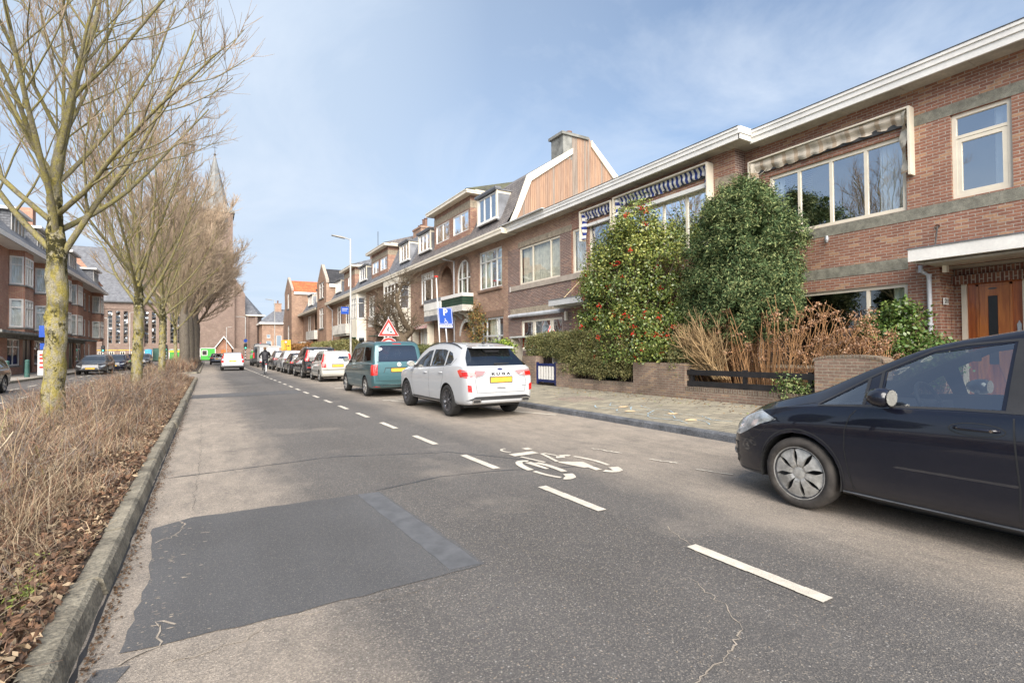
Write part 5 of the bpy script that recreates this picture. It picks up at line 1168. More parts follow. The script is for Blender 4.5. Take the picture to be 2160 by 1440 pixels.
f2 = frame2(c0-up*.375, ri, up); m = MB(); m.prism(rr(.50, .12, .01), f2, -.012, 0); p2 = m.build('plate', 'sign_blue', SG)
m = MB(); m.prism(rr(.47, .095, .008), f2, 0, .002); m.build('plate_face', 'sign_white', p2); text(p2, 'XX-91B-VN', .075, tmat(f2, 0, 0, .004), 'black_matt', 'lettering', bold=.001)
# road works signs
def tri_sign(label, x, y, zc, s, pole=True, rightv=(1, -.15, 0), second=False):
    t = thing('road_works_sign', label, 'sign', (x, y, PZ0))
    f = frame2((x, y-.04, zc), rightv); h = s*.866
    T = [(-s/2, -h/3), (s/2, -h/3), (0, 2*h/3)]
    sc = lambda k: [(a*k, b*k) for a, b in T]
    m = MB(); m.prism(sc(1.06), f, -.012, -.001); b = m.build('sign_board', 'sign_white', t)
    m = MB(); m.prism(sc(1.0), f, -.001, .002); m.build('red_border', 'sign_red', b)
    m = MB(); m.prism(sc(.66), f, .002, .004); m.build('sign_face', 'sign_white', b)
    m = MB(); k = s
    m.face([f(.035*k+.022*k*cos(q), .19*k+.022*k*sin(q), .006) for q in np.linspace(0, 6.28, 10, endpoint=False)])
    for pts, w in (([(.0, .15), (-.045, .06), (-.05, .03)], .022), ([(-.045, .05), (-.07, -.03), (-.09, -.11)], .015), ([(-.045, .05), (-.01, -.03), (-.015, -.11)], .015), ([(.0, .14), (.03, .07), (.02, .03)], .01), ([(-.09, .10), (.07, -.03)], .007)): st3(m, [(a*k, c*k) for a, c in pts], w*k, f, .0055)
    m.face([f(a*k, c*k, .0055) for a, c in ((.03, -.12), (.20, -.12), (.15, -.06), (.12, -.03), (.08, -.06))]); m.build('pictogram', 'black_matt', b)
    m = MB(); m.tube([(x+.02, y, PZ0), (x, y, zc+h*.8)], .028, 8); m.build('pole', 'galv', t, smooth=True)
    if second:
        f = frame2((x, y-.04, zc-h/3-.50), rightv); ci = lambda r: [(r*cos(q), r*sin(q)) for q in np.linspace(0, 2*pi, 32, endpoint=False)]
        m = MB(); m.prism(ci(.42), f, -.012, 0); b2 = m.build('round_board', 'sign_white', t)
        m = MB(); o, i_ = ci(.40), ci(.29)
        for q in range(32): j = (q+1) % 32; m.face([f(*o[q], .002), f(*o[j], .002), f(*i_[j], .002), f(*i_[q], .002)])
        m.build('red_ring', 'sign_red', b2)
    return t
tri_sign('red and white triangular road works sign over a round sign, above the teal van', 7.5, 24.4, 2.5, .95, second=True)
tri_sign('distant triangular road works sign near the traffic light', 6.9, 88, 2.55, .95, rightv=(1, 0, 0))
YS = thing('diversion_sign', 'large yellow diversion sign with a black arrow to the right', 'sign', (7.2, 60, PZ0)); f = frame2((7.2, 60, 2.15), (1, -.1, .05), (-.03, 0, 1))
m = MB(); m.prism(rr(.95, 1.32, .04), f, -.02, 0); b = m.build('sign_board', 'sign_yellow', YS)
m = MB(); m.face([f(-.02+.13*cos(q), .45+.13*sin(q), .004) for q in np.linspace(0, 6.28, 16, endpoint=False)]); m.build('sign_disc', 'sign_white', b)
m = MB(); o, i_ = [[(-.02+r_*cos(q), .45+r_*sin(q)) for q in np.linspace(0, 2*pi, 16, endpoint=False)] for r_ in (.15, .11)]
for q in range(16): j = (q+1) % 16; m.face([f(*o[q], .006), f(*o[j], .006), f(*i_[j], .006), f(*i_[q], .006)])
m.build('sign_ring', 'sign_red', b)
m = MB(); st3(m, [(-.02, .30), (0, -.5)], .03, f, .003); st3(m, [(0, .02), (.24, .02)], .03, f, .003); m.face([f(.22, .12, .004), f(.22, -.08, .004), f(.38, .02, .004)]); m.build('sign_arrow', 'black_matt', b)
m = MB()
for dx in (-.3, .3): m.tube([(7.2+dx, 60.05, PZ0), (7.2+dx, 60.05, 2.6)], .03, 6)
m.build('post', 'galv', YS)
def traffic(label, x, y, h, green=True, mast=None):
    t = thing('traffic_light', label, 'traffic light', (x, y, .0), group='traffic lights at the crossing')
    m = MB(); m.tube([(x, y, 0), (x, y, mast or h+.3)], .06, 8); m.build('pole', 'pole_grey', t, smooth=True)
    m = MB()
    for k in range(4): m.lathe([(.085, .25+.5*k), (.085, .5+.5*k)], (x, y, 0), 8)
    m.build('stripe', 'black_matt', t)
    m = MB()
    for k in range(4): m.lathe([(.082, .5+.5*k), (.082, .75+.5*k)], (x, y, 0), 8)
    m.build('stripe', 'sign_white', t)
    m = MB(); m.prism(rr(.52, 1.05, .24), lambda a, b, d: (x+a, y-.12-d, h+b), 0, .03); b = m.build('backboard', 'black_matt', t)
    m = MB(); m.box(x-.13, y-.3, h-.42, x+.13, y-.15, h+.42); m.build('housing', 'black_matt', b)
    m = MB(); zc = h-.27; m.face([(x+.1*cos(q), y-.305, zc+.1*sin(q)) for q in np.linspace(0, 6.28, 12, endpoint=False)]); m.build('green_light', 'light_green', b)
    return t
mm, nt_, b_ = newmat('light_green'); b_.inputs['Base Color'].default_value = (.05, .8, .5, 1); b_.inputs['Emission Color'].default_value = (.1, 1, .65, 1); b_.inputs['Emission Strength'].default_value = 1.6
traffic('green traffic light on a tall mast before the church chapel', 5.5, 100, 2.6, mast=7.7)
m = MB(); m.tube([(5.5, 100, 7.6), (4.9, 100, 7.75), (4.0, 100, 7.7)], .05, 6); m.build('lamp_arm', 'pole_grey', [o for o in COL.objects if o.name.startswith('traffic_light')][0])
m = MB(); m.lathe([(.3, -.02), (.3, .02), (0, .021)], (5.5, 99.85, 3.6), 16, 'y'); m.build('round_sign', 'sign_blue', [o for o in COL.objects if o.name.startswith('traffic_light')][0])
traffic('striped traffic light pole beside the green site unit', -5.9, 99, 2.4); traffic('striped traffic light pole at the left kerb past the parked cars', -13.9, 99.5, 2.3)
pmat('bollard_green', (.035, .10, .085), .4, var=.15)
for i, (x, y, lb) in enumerate([(-8.95, 36.0, 'leftmost dark green bollard near the black car wheel'), (-9.3, 41.0, 'middle dark green bollard in front of the black door'), (-9.25, 43.5, 'dark green bollard just left of the big trunk')]):
    m = MB(); m.lathe([(.13, .12), (.11, .9), (.10, 1.05), (.115, 1.06), (.115, 1.1), (.08, 1.16), (0, 1.18)], (x, y, 0), 12); tag(m.build('bollard', 'bollard_green', loc=(x, y, .12), smooth=False), lb, 'bollard', 'green bollards on the left pavement')
cs = thing('parking_pay_sign', 'blue and white parking sign over a poster column, half hidden by the big trunk', 'sign', (-8.05, 38.6, .12))
m = MB(); m.tube([(-8.0, 38.6, .12), (-8.0, 38.6, 3.2)], .03, 8); m.build('pole', 'galv', cs); m = MB(); m.box(-8.25, 38.5, 2.45, -7.75, 38.53, 3.1); m.build('sign_board', 'sign_blue', cs); m = MB(); m.box(-8.2, 38.5, 1.75, -7.75, 38.53, 2.1); m.build('sign_board', 'sign_blue', cs)
m = MB(); m.box(-8.3, 38.5, .3, -7.7, 38.7, 1.7); m.build('poster_panel', 'sign_white', cs)
m = MB(); [m.box(-8.22, 38.48, z, -7.9, 38.499, z+.1) for z in (.7, .95, 1.2, 1.4)]; m.build('poster_print', 'sign_red', cs)
# flagpole leaning by house 3
fp = thing('flagpole', 'slim white pole with a red cap leaning in front of the arched alcove', 'pole', (10.85, 25.2, PZ1)); m = MB(); m.tube([(10.5, 24.98, PZ1), (10.5, 25.64, 5.42)], [.04, .03], 8); m.build('pole', 'paint_white', fp, smooth=True)
m = MB(); m.lathe([(.0, 0), (.11, .01), (.11, .06), (0, .07)], (10.5, 25.64, 5.42), 10); m.build('cap', 'sign_red', fp)
# ---------------------------------------------------------------- garden walls, fences, gate
XW = GW
def wallthing(nm, label, mb, mat, loc, cat='garden wall'): return tag(mb.build(nm, mat, loc=loc), label, cat)
gw = thing('garden_wall', 'low brick garden wall with a tall pier under the holly', 'garden wall', (XW, 11, PZ1))
m = MB(); m.box(XW, 4.55, .1, XW+.22, 14.35, .40); m.build('wall', 'brick_garden', gw)
m = MB(); m.box(XW-.004, 4.55, .40, XW+.224, 14.35, .50); m.build('soldier_course', 'brick_garden_soldier', gw)
m = MB(); m.box(XW-.006, 9.05, .1, XW+.30, 10.9, 1.09); m.box(XW-.006, 14.0, .1, XW+.40, 14.7, 1.0); m.build('pier', 'brick_garden', gw)
pr = thing('brick_pier', 'weathered brick pier with rounded top beside the dark blue car bonnet', 'pier', (XW, 5.2, PZ1))
m = MB(); n = 8; prof = [(5.75, .1), (4.55, .1), (4.55, 1.19)]+[(5.15-.6*cos(pi*(180-a)/180*1.0) if False else 5.15-.6*cos(R(180-a)), 1.19+.085*sin(R(a))) for a in range(15, 180, 15)]+[(5.75, 1.19)]
prof = [(4.55, .1), (5.75, .1), (5.75, 1.19)]+[(5.15+.6*cos(R(a)), 1.19+.085*sin(R(a))) for a in range(15, 180, 15)]+[(4.55, 1.19)]
m.prism(prof, lambda u, v, t: (t, u, v), XW-.05, XW+.33); m.build('pier_body', 'brick_garden', pr)
m = MB(); P = [(5.15+.63*cos(R(a)), 1.17+.095*sin(R(a))) for a in range(0, 181, 15)]
for a, b in zip(P, P[1:]): m.prism([a, b, (b[0], b[1]+.05), (a[0], a[1]+.05)], lambda u, v, t: (t, u, v), XW-.06, XW+.34)
m.build('pier_cap', 'brick_garden_soldier', pr)
fn = thing('rail_fence', 'black two rail wooden fence on the low wall in front of the dry hydrangeas', 'fence', (XW+.1, 7.3, .5))
for z in (.86, .58):
    m = MB(); m.box(XW+.08, 5.76, z-.065, XW+.115, 9.04, z+.065); m.build('rail', 'black_paint', fn)
for y in (5.9, 7.4, 8.9): m = MB(); m.box(XW+.12, y, .2, XW+.2, y+.08, .95); m.build('post', 'black_paint', fn)
gt = thing('garden_gate', 'small navy blue gate with white slats beside the clipped hedge', 'gate', (XW, 15.4, PZ1))
m = MB(); [m.box(XW+.02, y, .22, XW+.09, y+.09, 1.02) for y in (14.75, 15.9)]; [m.box(XW+.03, 14.84, z, XW+.08, 15.9, z+.1) for z in (.3, .88)]; m.build('gate_frame', 'navy_paint', gt)
m = MB(); [m.box(XW+.035, 14.92+.17*k, .4, XW+.06, 15.03+.17*k, .88) for k in range(6)]; m.build('slat', 'paint_white', gt)
m = MB(); m.box(XW, 16.0, .1, XW+.35, 16.95, 1.24); wallthing('brick_pier', 'square brick pier left of the navy gate', m, 'brick_garden', (XW, 16.5, PZ1), 'pier')
m = MB(); m.box(XW, 16.96, .1, XW+.2, 60, .55); wallthing('garden_wall', 'long low brick garden wall running on beyond the gate', m, 'brick_garden', (XW, 30, PZ1))
# wheelie bin
wb = thing('wheelie_bin', 'black wheelie bin with bright green lid behind the white SUV', 'bin', (9.95, 17.3, PZ1))
m = MB(); m.prism([(17.05, .27), (17.6, .27), (17.68, 1.12), (16.98, 1.12)], lambda u, v, t: (t, u, v), 9.68, 10.25); m.build('bin_body', 'black_paint', wb)
pmat('lid_green', (.03, .42, .08), .45, var=.08); m = MB(); m.prism([(16.93, 1.125), (17.72, 1.125), (17.72, 1.17), (17.5, 1.24), (17.1, 1.24), (16.93, 1.18)], lambda u, v, t: (t, u, v), 9.63, 10.3); m.build('lid', 'lid_green', wb)
m = MB(); [m.lathe([(0, x-.04), (.12, x-.04), (.12, x+.02), (0, x+.02)], (0, 17.55, .31), 12, 'x') for x in (9.75, 10.2)]; m.build('wheel', 'black_matt', wb)
# second, striped low awning in the garden of house 2
sa = thing('garden_shelter', 'low cream shelter with a red striped valance in the garden by the clipped hedge', 'shelter', (11.2, 17.2, PZ1))
m = MB(); m.box(10.9, 15.6, 1.98, 12.1, 18.6, 2.04); m.build('roof', 'paint_grey', sa)
m = MB(); [m.prism([(10.95, 1.98), (11.25, 1.98), (11.5, 1.5), (11.5, .3), (11.1, .3)], lambda u, v, t: (u, t, v), y, y+.06) for y in (15.62, 18.5)]; m.build('side_panel', 'paint_cream', sa)
m = MB(); n = 60
for i in range(n):
    a, b = 15.7+2.8*i/n, 15.7+2.8*(i+1)/n; f_ = lambda u: .05*sin(u*16); m.face([(11.35+f_(a), a, 1.97), (11.35+f_(b), b, 1.97), (11.38+f_(b+.1), b, 1.60-.04*abs(sin(b*9))), (11.38+f_(a+.1), a, 1.60-.04*abs(sin(a*9)))])
m.build('valance', 'awning_red', sa)
# small shop style awning of house 3
m = MB(); m.box(11.95, 30.2, 3.15, 12.2, 32.9, 3.22); [m.box(11.75, y, 1.1, 12.18, y+.08, 3.15) for y in (30.15, 32.85)]; ab = m.build('awning', 'paint_cream', H3)
m = MB(); n = 50
for i in range(n): a, b = 30.25+2.6*i/n, 30.25+2.6*(i+1)/n; m.face([(11.95, a, 3.15), (11.95, b, 3.15), (11.72, b, 2.93-.03*abs(sin(b*10))), (11.72, a, 2.93-.03*abs(sin(a*10)))])
m.build('awning_cloth', 'awning_red', ab)
pmat('shutter_red', (.40, .03, .02), .5, var=.1)
# ---------------------------------------------------------------- vehicles
def carpaint(name, col, rough=.35, metal=0.0, dirt=.16, dirtc=(.20, .18, .155), flake=0.0):
    m, nt, b = newmat(name); P = N(nt, 'ShaderNodeTexCoord').outputs['Object']
    p = N(nt, 'ShaderNodeSeparateXYZ'); nt.links.new(P, p.inputs[0])
    n = N(nt, 'ShaderNodeTexNoise', Scale=2.2, Detail=6.0, Roughness=.7); nt.links.new(P, n.inputs[0])
    n2 = N(nt, 'ShaderNodeTexNoise', Scale=90.0, Detail=2.0); nt.links.new(P, n2.inputs[0])
    f = mth(nt, 'MULTIPLY', ramp(nt, p.outputs[2], [(.10, 1), (.42, .35), (.75, .06)]), ramp(nt, n.outputs[0], [(.3, .35), (.7, 1)]))
    f = mth(nt, 'MULTIPLY', mth(nt, 'ADD', f, mth(nt, 'MULTIPLY', ramp(nt, n2.outputs[0], [(.60, 0), (.72, .35)]), .25)), dirt, True)
    c = mix(nt, f, col, dirtc); nt.links.new(c, b.inputs['Base Color'])
    r = mth(nt, 'ADD', mth(nt, 'MULTIPLY', f, .7), rough, True); nt.links.new(r, b.inputs['Roughness'])
    b.inputs['Metallic'].default_value = metal; b.inputs['Coat Weight'].default_value = 1; b.inputs['Coat Roughness'].default_value = .015; b.inputs['Specular IOR Level'].default_value = .25
    bp = N(nt, 'ShaderNodeBump', Strength=.012, Distance=.05); nt.links.new(n.outputs[0], bp.inputs['Height']); nt.links.new(bp.outputs[0], b.inputs['Normal'])
for k, c in dict(navy=(.004, .005, .013), white=(.45, .46, .47), teal=(.055, .13, .145), cream=(.48, .47, .42), black=(.010, .010, .012), grey=(.06, .06, .065), silver=(.46, .47, .49), darkblue=(.012, .015, .035), van_grey=(.035, .038, .04)).items(): carpaint('paint_'+k+'_car', c, metal=.35 if k in ('teal', 'silver', 'grey') else 0)
pmat('tyre', (.024, .023, .022), .85, var=.3, vs=6, obj=True, bump=.3, bs=60)
pmat('tyre_dusty', (.055, .048, .042), .9, var=.3, vs=8, obj=True)
pmat('rim_silver', (.46, .445, .41), .36, metal=.3, var=.25, vs=14, obj=True); pmat('rim_dark', (.16, .16, .17), .3, metal=.8, var=.1, obj=True)
pmat('black_plastic', (.028, .028, .03), .55, var=.15, obj=True); pmat('sill_grey', (.11, .115, .125), .6, var=.2, obj=True)
pmat('tail_red', (.55, .015, .012), .15, var=0, coat=1); pmat('tail_red_dark', (.24, .02, .02), .15, var=0, coat=1); pmat('tail_clear', (.33, .20, .20), .12, var=0, coat=1)
pmat('headlight', (.50, .52, .53), .12, metal=.3, var=.35, vs=9, obj=True, coat=1); pmat('chrome', (.72, .72, .72), .12, metal=1, var=0); pmat('mirror_grey', (.38, .37, .33), .25, metal=.6, var=0); pmat('plate_yellow', (.72, .42, .05), .5, var=.1, vs=12, obj=True)
pmat('seat_dark', (.03, .03, .034), .9, var=.2, obj=True); pmat('car_inside', (.045, .045, .05), .9, var=0); pmat('orange_lamp', (.7, .2, .02), .3, var=0)
def pchip(xs, ys, x):
    xs, ys = np.array(xs, float), np.array(ys, float); h = np.diff(xs); d = np.diff(ys)/h; m = np.zeros(len(xs))
    for i in range(1, len(xs)-1):
        if d[i-1]*d[i] > 0: w1, w2 = 2*h[i]+h[i-1], h[i]+2*h[i-1]; m[i] = (w1+w2)/(w1/d[i-1]+w2/d[i])
    m[0], m[-1] = d[0], d[-1]; x = np.clip(x, xs[0], xs[-1]); i = np.clip(np.searchsorted(xs, x)-1, 0, len(h)-1); t = (x-xs[i])/h[i]
    return (2*t**3-3*t**2+1)*ys[i]+(t**3-2*t**2+t)*h[i]*m[i]+(-2*t**3+3*t**2)*ys[i+1]+(t**3-t**2)*h[i]*m[i+1]
def catmull(P, k, ):
    P = np.array(P); o = []
    for i in range(len(P)-1):
        p0, p1, p2, p3 = P[max(i-1, 0)], P[i], P[i+1], P[min(i+2, len(P)-1)]
        for j in range(k):
            t = j/k; o.append(.5*((2*p1)+(-p0+p2)*t+(2*p0-5*p1+4*p2-p3)*t*t+(-p0+3*p1-3*p2+p3)*t**3))
    o.append(P[-1]); return np.array(o)
class Car:
    def __init__(s, name, label, x, y, rz, L, paint, top, belt, bot, wid, wtop, wheels, r, regions, near=False, group='parked cars along the right kerb', ww=.205, cat='car', N_=None, z0=0.0):
        s.t = thing(name, label, cat, (x, y, z0), rz, group, local=True); s.L = L; s.paint = paint
        N_ = N_ or (96 if near else 52); ts = np.linspace(-1, 1, N_); X = L/2*(.55*np.sin(pi/2*ts)+.45*ts)
        T, B, Z, W, WT = [pchip(*zip(*c), X) for c in (top, belt, bot, wid, wtop)]
        k = 3 if near else 2; rows = []
        for i in range(N_):
            w, b, t_, z, wt = W[i], B[i], T[i], Z[i], WT[i]; b = min(b, t_-.015); e = t_-b; h = b-z
            c = [(0, z), (w*.78, z), (w*.93, z+.03), (w*.975, z+min(.14, h*.3)), (w*.995, z+h*.45), (w, z+h*.66), (w*.992, z+h*.84), (w*.962, b-.012), (w*.940, b+.012*min(1, e*4)), (w*.94+(wt-w*.94)*.55, b+e*.50), (wt, b+e*.84), (wt*.91, b+e*.955), (wt*.6, t_-.008*min(1, e*5)), (0, t_)]
            rows.append(catmull(c, k))
        bm = bmesh.new(); n = len(rows[0]); V = []
        for i in range(N_):
            a = [bm.verts.new((X[i], -p[0], p[1])) for p in rows[i]]; b_ = [a[0]]+[bm.verts.new((X[i], p[0], p[1])) for p in rows[i][1:-1]]+[a[-1]]
            V.append(a+b_[-2:0:-1])
        M = len(V[0])
        for i in range(N_-1):
            for j in range(M):
                f = bm.faces.new((V[i][j], V[i][(j+1) % M], V[i+1][(j+1) % M], V[i+1][j])); f.smooth = True
        bm.faces.new(V[0][::-1]); bm.faces.new(V[-1]); bmesh.ops.recalc_face_normals(bm, faces=bm.faces)
        s.bvh = BVHTree.FromBMesh(bm); s.lay = bm.faces.layers.int.new('reg'); s.bm = bm; s.regs = []
        s.wm = max(W)
        ra = r+.045
        for wx in wheels: s.cut('side', [(wx+ra*cos(a), r+ra*sin(a)*1.0) for a in np.linspace(0, 2*pi, 22, endpoint=False)], 'DEL')
        for rg in regions: s.cut(*rg)
        bm.normal_update()
        ids = {f[s.lay] for f in bm.faces}
        body = None
        both = {q for q in ids if q and s.regs[q-1][0] not in ('DEL', 'windscreen', 'tail_window', 'grille', 'bumper_insert') }
        for q, sd in [(q, sd) for q in sorted(ids) for sd in ((1, -1) if q in both else (0,))]:
            nm, mt, off = ('body', paint, 0) if q == 0 else s.regs[q-1]
            if nm == 'DEL': continue
            vm = {}; v = []; fs = []
            for f in bm.faces:
                if f[s.lay] != q or (sd and f.calc_center_median().y*sd < 0): continue
                idx = []
                for w_ in f.verts:
                    if w_.index not in vm: vm[w_.index] = len(v); v.append(tuple(w_.co+w_.normal*off))
                    idx.append(vm[w_.index])
                fs.append(idx)
            if not fs: continue
            me = bpy.data.meshes.new(nm); me.from_pydata(v, [], fs); me.polygons.foreach_set('use_smooth', [True]*len(fs)); me.materials.append(MATS[mt]); me.update()
            o = bpy.data.objects.new(nm, me); COL.objects.link(o); o.parent = s.t
            if q == 0: body = o
        s.body = body; bm.free()
        for wx in wheels:      # wheel housings
            for sg in (-1, 1):
                m = MB()
                b = len(m.v); K = 20
                for yy in (s.wm*.985, s.wm-.30):
                    for i in range(K+1): a = pi*1.16*i/K-.08*pi; m.v.append((wx+ra*cos(a), sg*yy, r+ra*sin(a)))
                for i in range(K): m.f.append((b+i, b+i+1, b+K+1+i+1, b+K+1+i)); m.m.append(0)
                m.face([(wx+ra*cos(a), sg*(s.wm-.30), r+ra*sin(a)) for a in np.linspace(-.08*pi, 1.08*pi, 16)])
                m.build('wheel_housing', 'black_matt', s.t)
        m = MB(); m.box(-L/2+.45, -s.wm*.78, .22, L/2-.5, s.wm*.78, .34); m.build('underbody', 'black_matt', s.t)
        s.inside()
        s.wheels, s.r, s.ww = wheels, r, ww
    def cut(s, proj, poly, name, mat=None, off=0.0, cond=None):
        bm = s.bm; key = (name, mat, off)
        if key not in s.regs: s.regs.append(key)
        q = s.regs.index(key)+1
        ax = {'side': (0, 2), 'rear': (1, 2), 'front': (1, 2), 'top': (0, 1)}[proj]
        lo = [min(p[i] for p in poly) for i in (0, 1)]; hi = [max(p[i] for p in poly) for i in (0, 1)]
        def ok(c, n):
            if proj == 'side': return abs(c.y) > .35*s.wm and abs(n.y) > .12
            if proj == 'rear': return c.x < -s.L*.22 and n.x < -.12
            if proj == 'front': return c.x > s.L*.22 and n.x > .12
            return n.z > .10 and c.z > .7
        def sel():
            r = []
            for f in bm.faces:
                if f[s.lay]: continue
                c = f.calc_center_median()
                if not ok(c, f.normal) or (cond and not cond(c)): continue
                co = [v.co for v in f.verts]; a = [v[ax[0]] for v in co]; b = [v[ax[1]] for v in co]
                if max(a) < lo[0] or min(a) > hi[0] or max(b) < lo[1] or min(b) > hi[1]: continue
                r.append(f)
            return r
        for i in range(len(poly)):
            p0, p1 = poly[i], poly[(i+1) % len(poly)]; co = [0, 0, 0]; co[ax[0]], co[ax[1]] = p0
            no = [0, 0, 0]; no[ax[0]], no[ax[1]] = p1[1]-p0[1], -(p1[0]-p0[0])
            fs = sel(); g = list(fs)+list({e for f in fs for e in f.edges})+list({v for f in fs for v in f.verts})
            bmesh.ops.bisect_plane(bm, geom=g, dist=1e-5, plane_co=co, plane_no=no)
            bm.normal_update()
        for f in sel():
            c = f.calc_center_median()
            if inpoly(c[ax[0]], c[ax[1]], poly): f[s.lay] = q
        bm.verts.index_update()
    def hit(s, side, a, b):
        if side == 'L': o, d = (a, 3, b), (0, -1, 0)
        elif side == 'R': o, d = (a, -3, b), (0, 1, 0)
        elif side == 'B': o, d = (-4, a, b), (1, 0, 0)
        elif side == 'F': o, d = (4, a, b), (-1, 0, 0)
        else: o, d = (a, b, 4), (0, 0, -1)
        h = s.bvh.ray_cast(Vector(o), Vector(d)); return (h[0], h[1]) if h[0] else (Vector((a, b, 0)), Vector(d)*-1)
    def line(s, side, pts, w=.004, mat='black_matt', name='panel_gap', off=.0015, closed=False):
        P = []; pts = list(pts)+([pts[0]] if closed else [])
        for (a, b) in zip(pts, pts[1:]):
            n = max(1, int(math.hypot(b[0]-a[0], b[1]-a[1])/.04)); P += [(a[0]+(b[0]-a[0])*k/n, a[1]+(b[1]-a[1])*k/n) for k in range(n)]
        P.append(pts[-1]); H = [s.hit(side, *p) for p in P]; m = MB(); L = []
        for i, (p, n) in enumerate(H):
            d = (H[min(i+1, len(H)-1)][0]-H[max(i-1, 0)][0]); c = n.cross(d)
            if c.length < 1e-7: c = Vector((0, 0, 1))
            c = c.normalized()*w; L.append((p+n*off-c, p+n*off+c))
        for a, b in zip(L, L[1:]): m.face([a[0], a[1], b[1], b[0]])
        return m.build(name, mat, s.t)
    def patch(s, side, poly, name, mat, off=.004, thick=.0, par=None):
        """polygon laid on the body surface, with a rim back to it"""
        m = MB(); pts = []; 
        for (a, b) in zip(poly, poly[1:]+poly[:1]):
            n = max(1, int(math.hypot(b[0]-a[0], b[1]-a[1])/.05)); pts += [(a[0]+(b[0]-a[0])*k/n, a[1]+(b[1]-a[1])*k/n) for k in range(n)]
        vs_, fs = cdt(pts, []); 
        for v in vs_: p, n = s.hit(side, *v); m.v.append(tuple(p+n*off))
        m.f = fs; m.m = [0]*len(fs); k = len(pts)
        for i in range(k):
            j = (i+1) % k; a, na = s.hit(side, *pts[i]); b, nb = s.hit(side, *pts[j]); m.face([a+na*off, b+nb*off, b-nb*.01, a-na*.01])
        return m.build(name, mat, par or s.t)
    def inside(s):
        m = MB(); w = s.wm
        m.box(-s.L*.36, -w*.82, .28, s.L*.27, w*.82, .42); m.box(s.L*.17, -w*.8, .42, s.L*.27, w*.8, .93); m.build('interior', 'car_inside', s.t)
        m = MB()
        for x in (-.02*s.L, -.22*s.L):
            for y in (-.38, .38):
                m.box(x-.05, y-.24, .42, x+.45, y+.24, .62)
                m.prism([(x-.02, .6), (x+.13, .6), (x-.12, 1.12), (x-.22, 1.1)], lambda u, v, t: (u, t, v), y-.23, y+.23); m.prism([(x-.16, 1.14), (x-.08, 1.14), (x-.12, 1.30), (x-.19, 1.30)], lambda u, v, t: (u, t, v), y-.12, y+.12)
        m.build('seats', 'seat_dark', s.t)
    def wheel(s, style, n, rim='rim_silver', tyre='tyre'):
        for wx in s.wheels:
            for sg in (1, -1):
                r, w = s.r, s.ww; y1 = s.wm-.012; y0 = y1-w; o = (wx, 0, r); e = lambda y: sg*y
                m = MB(); rr_ = r*(.735 if style == 'cap' else .68); m.lathe([(rr_, e(y0)), (r*.93, e(y0+.005)), (r*.99, e(y0+.03)), (r, e(y0+w*.3)), (r, e(y0+w*.7)), (r*.99, e(y1-.028)), (r*.94, e(y1-.006)), (r*.85, e(y1+.002)), (r*.74, e(y1-.004)), (rr_+.004, e(y1-.016)), (rr_-.012, e(y1-.05)), (rr_-.02, e(y0+.02))], o, 36, 'y')
                wh = m.build('wheel', tyre, s.t, smooth=True)
                m = MB(); m.lathe([(rr_+.002, e(y1-.012)), (rr_-.012, e(y1-.010)), (rr_-.03, e(y1-.05)), (rr_*.80, e(y1-.085)), (.02, e(y1-.09)), (0, e(y1-.09))], o, 36, 'y'); m.build('rim_dish', 'rim_dark' if style != 'cap' else 'black_plastic', wh, smooth=True)
                m = MB(); P = lambda a, rad, d: (wx+rad*cos(a), e(y1-d), r+rad*sin(a))
                for k in range(n):
                    a = 2*pi*k/n+.2; q = 2*pi/n
                    if style == 'cap': pr = [(.24, .16, .018), (.34, .26, .015), (.26, .48, .022), (.27, .62, .020), (.46, .86, .014), (.30, .965, .012)]; hw = [(q*f, rr_*g, d) for f, g, d in ((.50, .20, .020), (.40, .34, .004), (.33, .48, .002), (.31, .62, .006), (.40, .80, .016), (.47, .89, .020), (.22, .955, .026))]
                    elif style == 'twin': hw = [(q*f, rr_*g, d) for f, g, d in ((.45, .22, .03), (.17, .5, .028), (.15, .75, .022), (.26, .96, .012))]
                    else: hw = [(q*f, rr_*g, d) for f, g, d in ((.45, .20, .03), (.22, .5, .028), (.17, .8, .02), (.24, .965, .012))]
                    for (f0, g0, d0), (f1, g1, d1) in zip(hw, hw[1:]):
                        m.face([P(a-f0, g0, d0), P(a+f0, g0, d0), P(a+f1, g1, d1), P(a-f1, g1, d1)])
                        for sn in (-1, 1): m.face([P(a+sn*f0, g0, d0), P(a+sn*f1, g1, d1), P(a+sn*f1, g1, d1+.03), P(a+sn*f0, g0, d0+.03)])
                    if style == 'twin': 
                        pass
                m.lathe([(rr_*.23, e(y1-.03)), (rr_*.22, e(y1-.012)), (rr_*.12, e(y1-.008)), (0, e(y1-.008))], o, 20, 'y'); m.lathe([(rr_*.965, e(y1-.03)), (rr_*.965, e(y1-.008)), (rr_*1.01, e(y1-.008))], o, 36, 'y')
                m.build('rim', rim, wh)
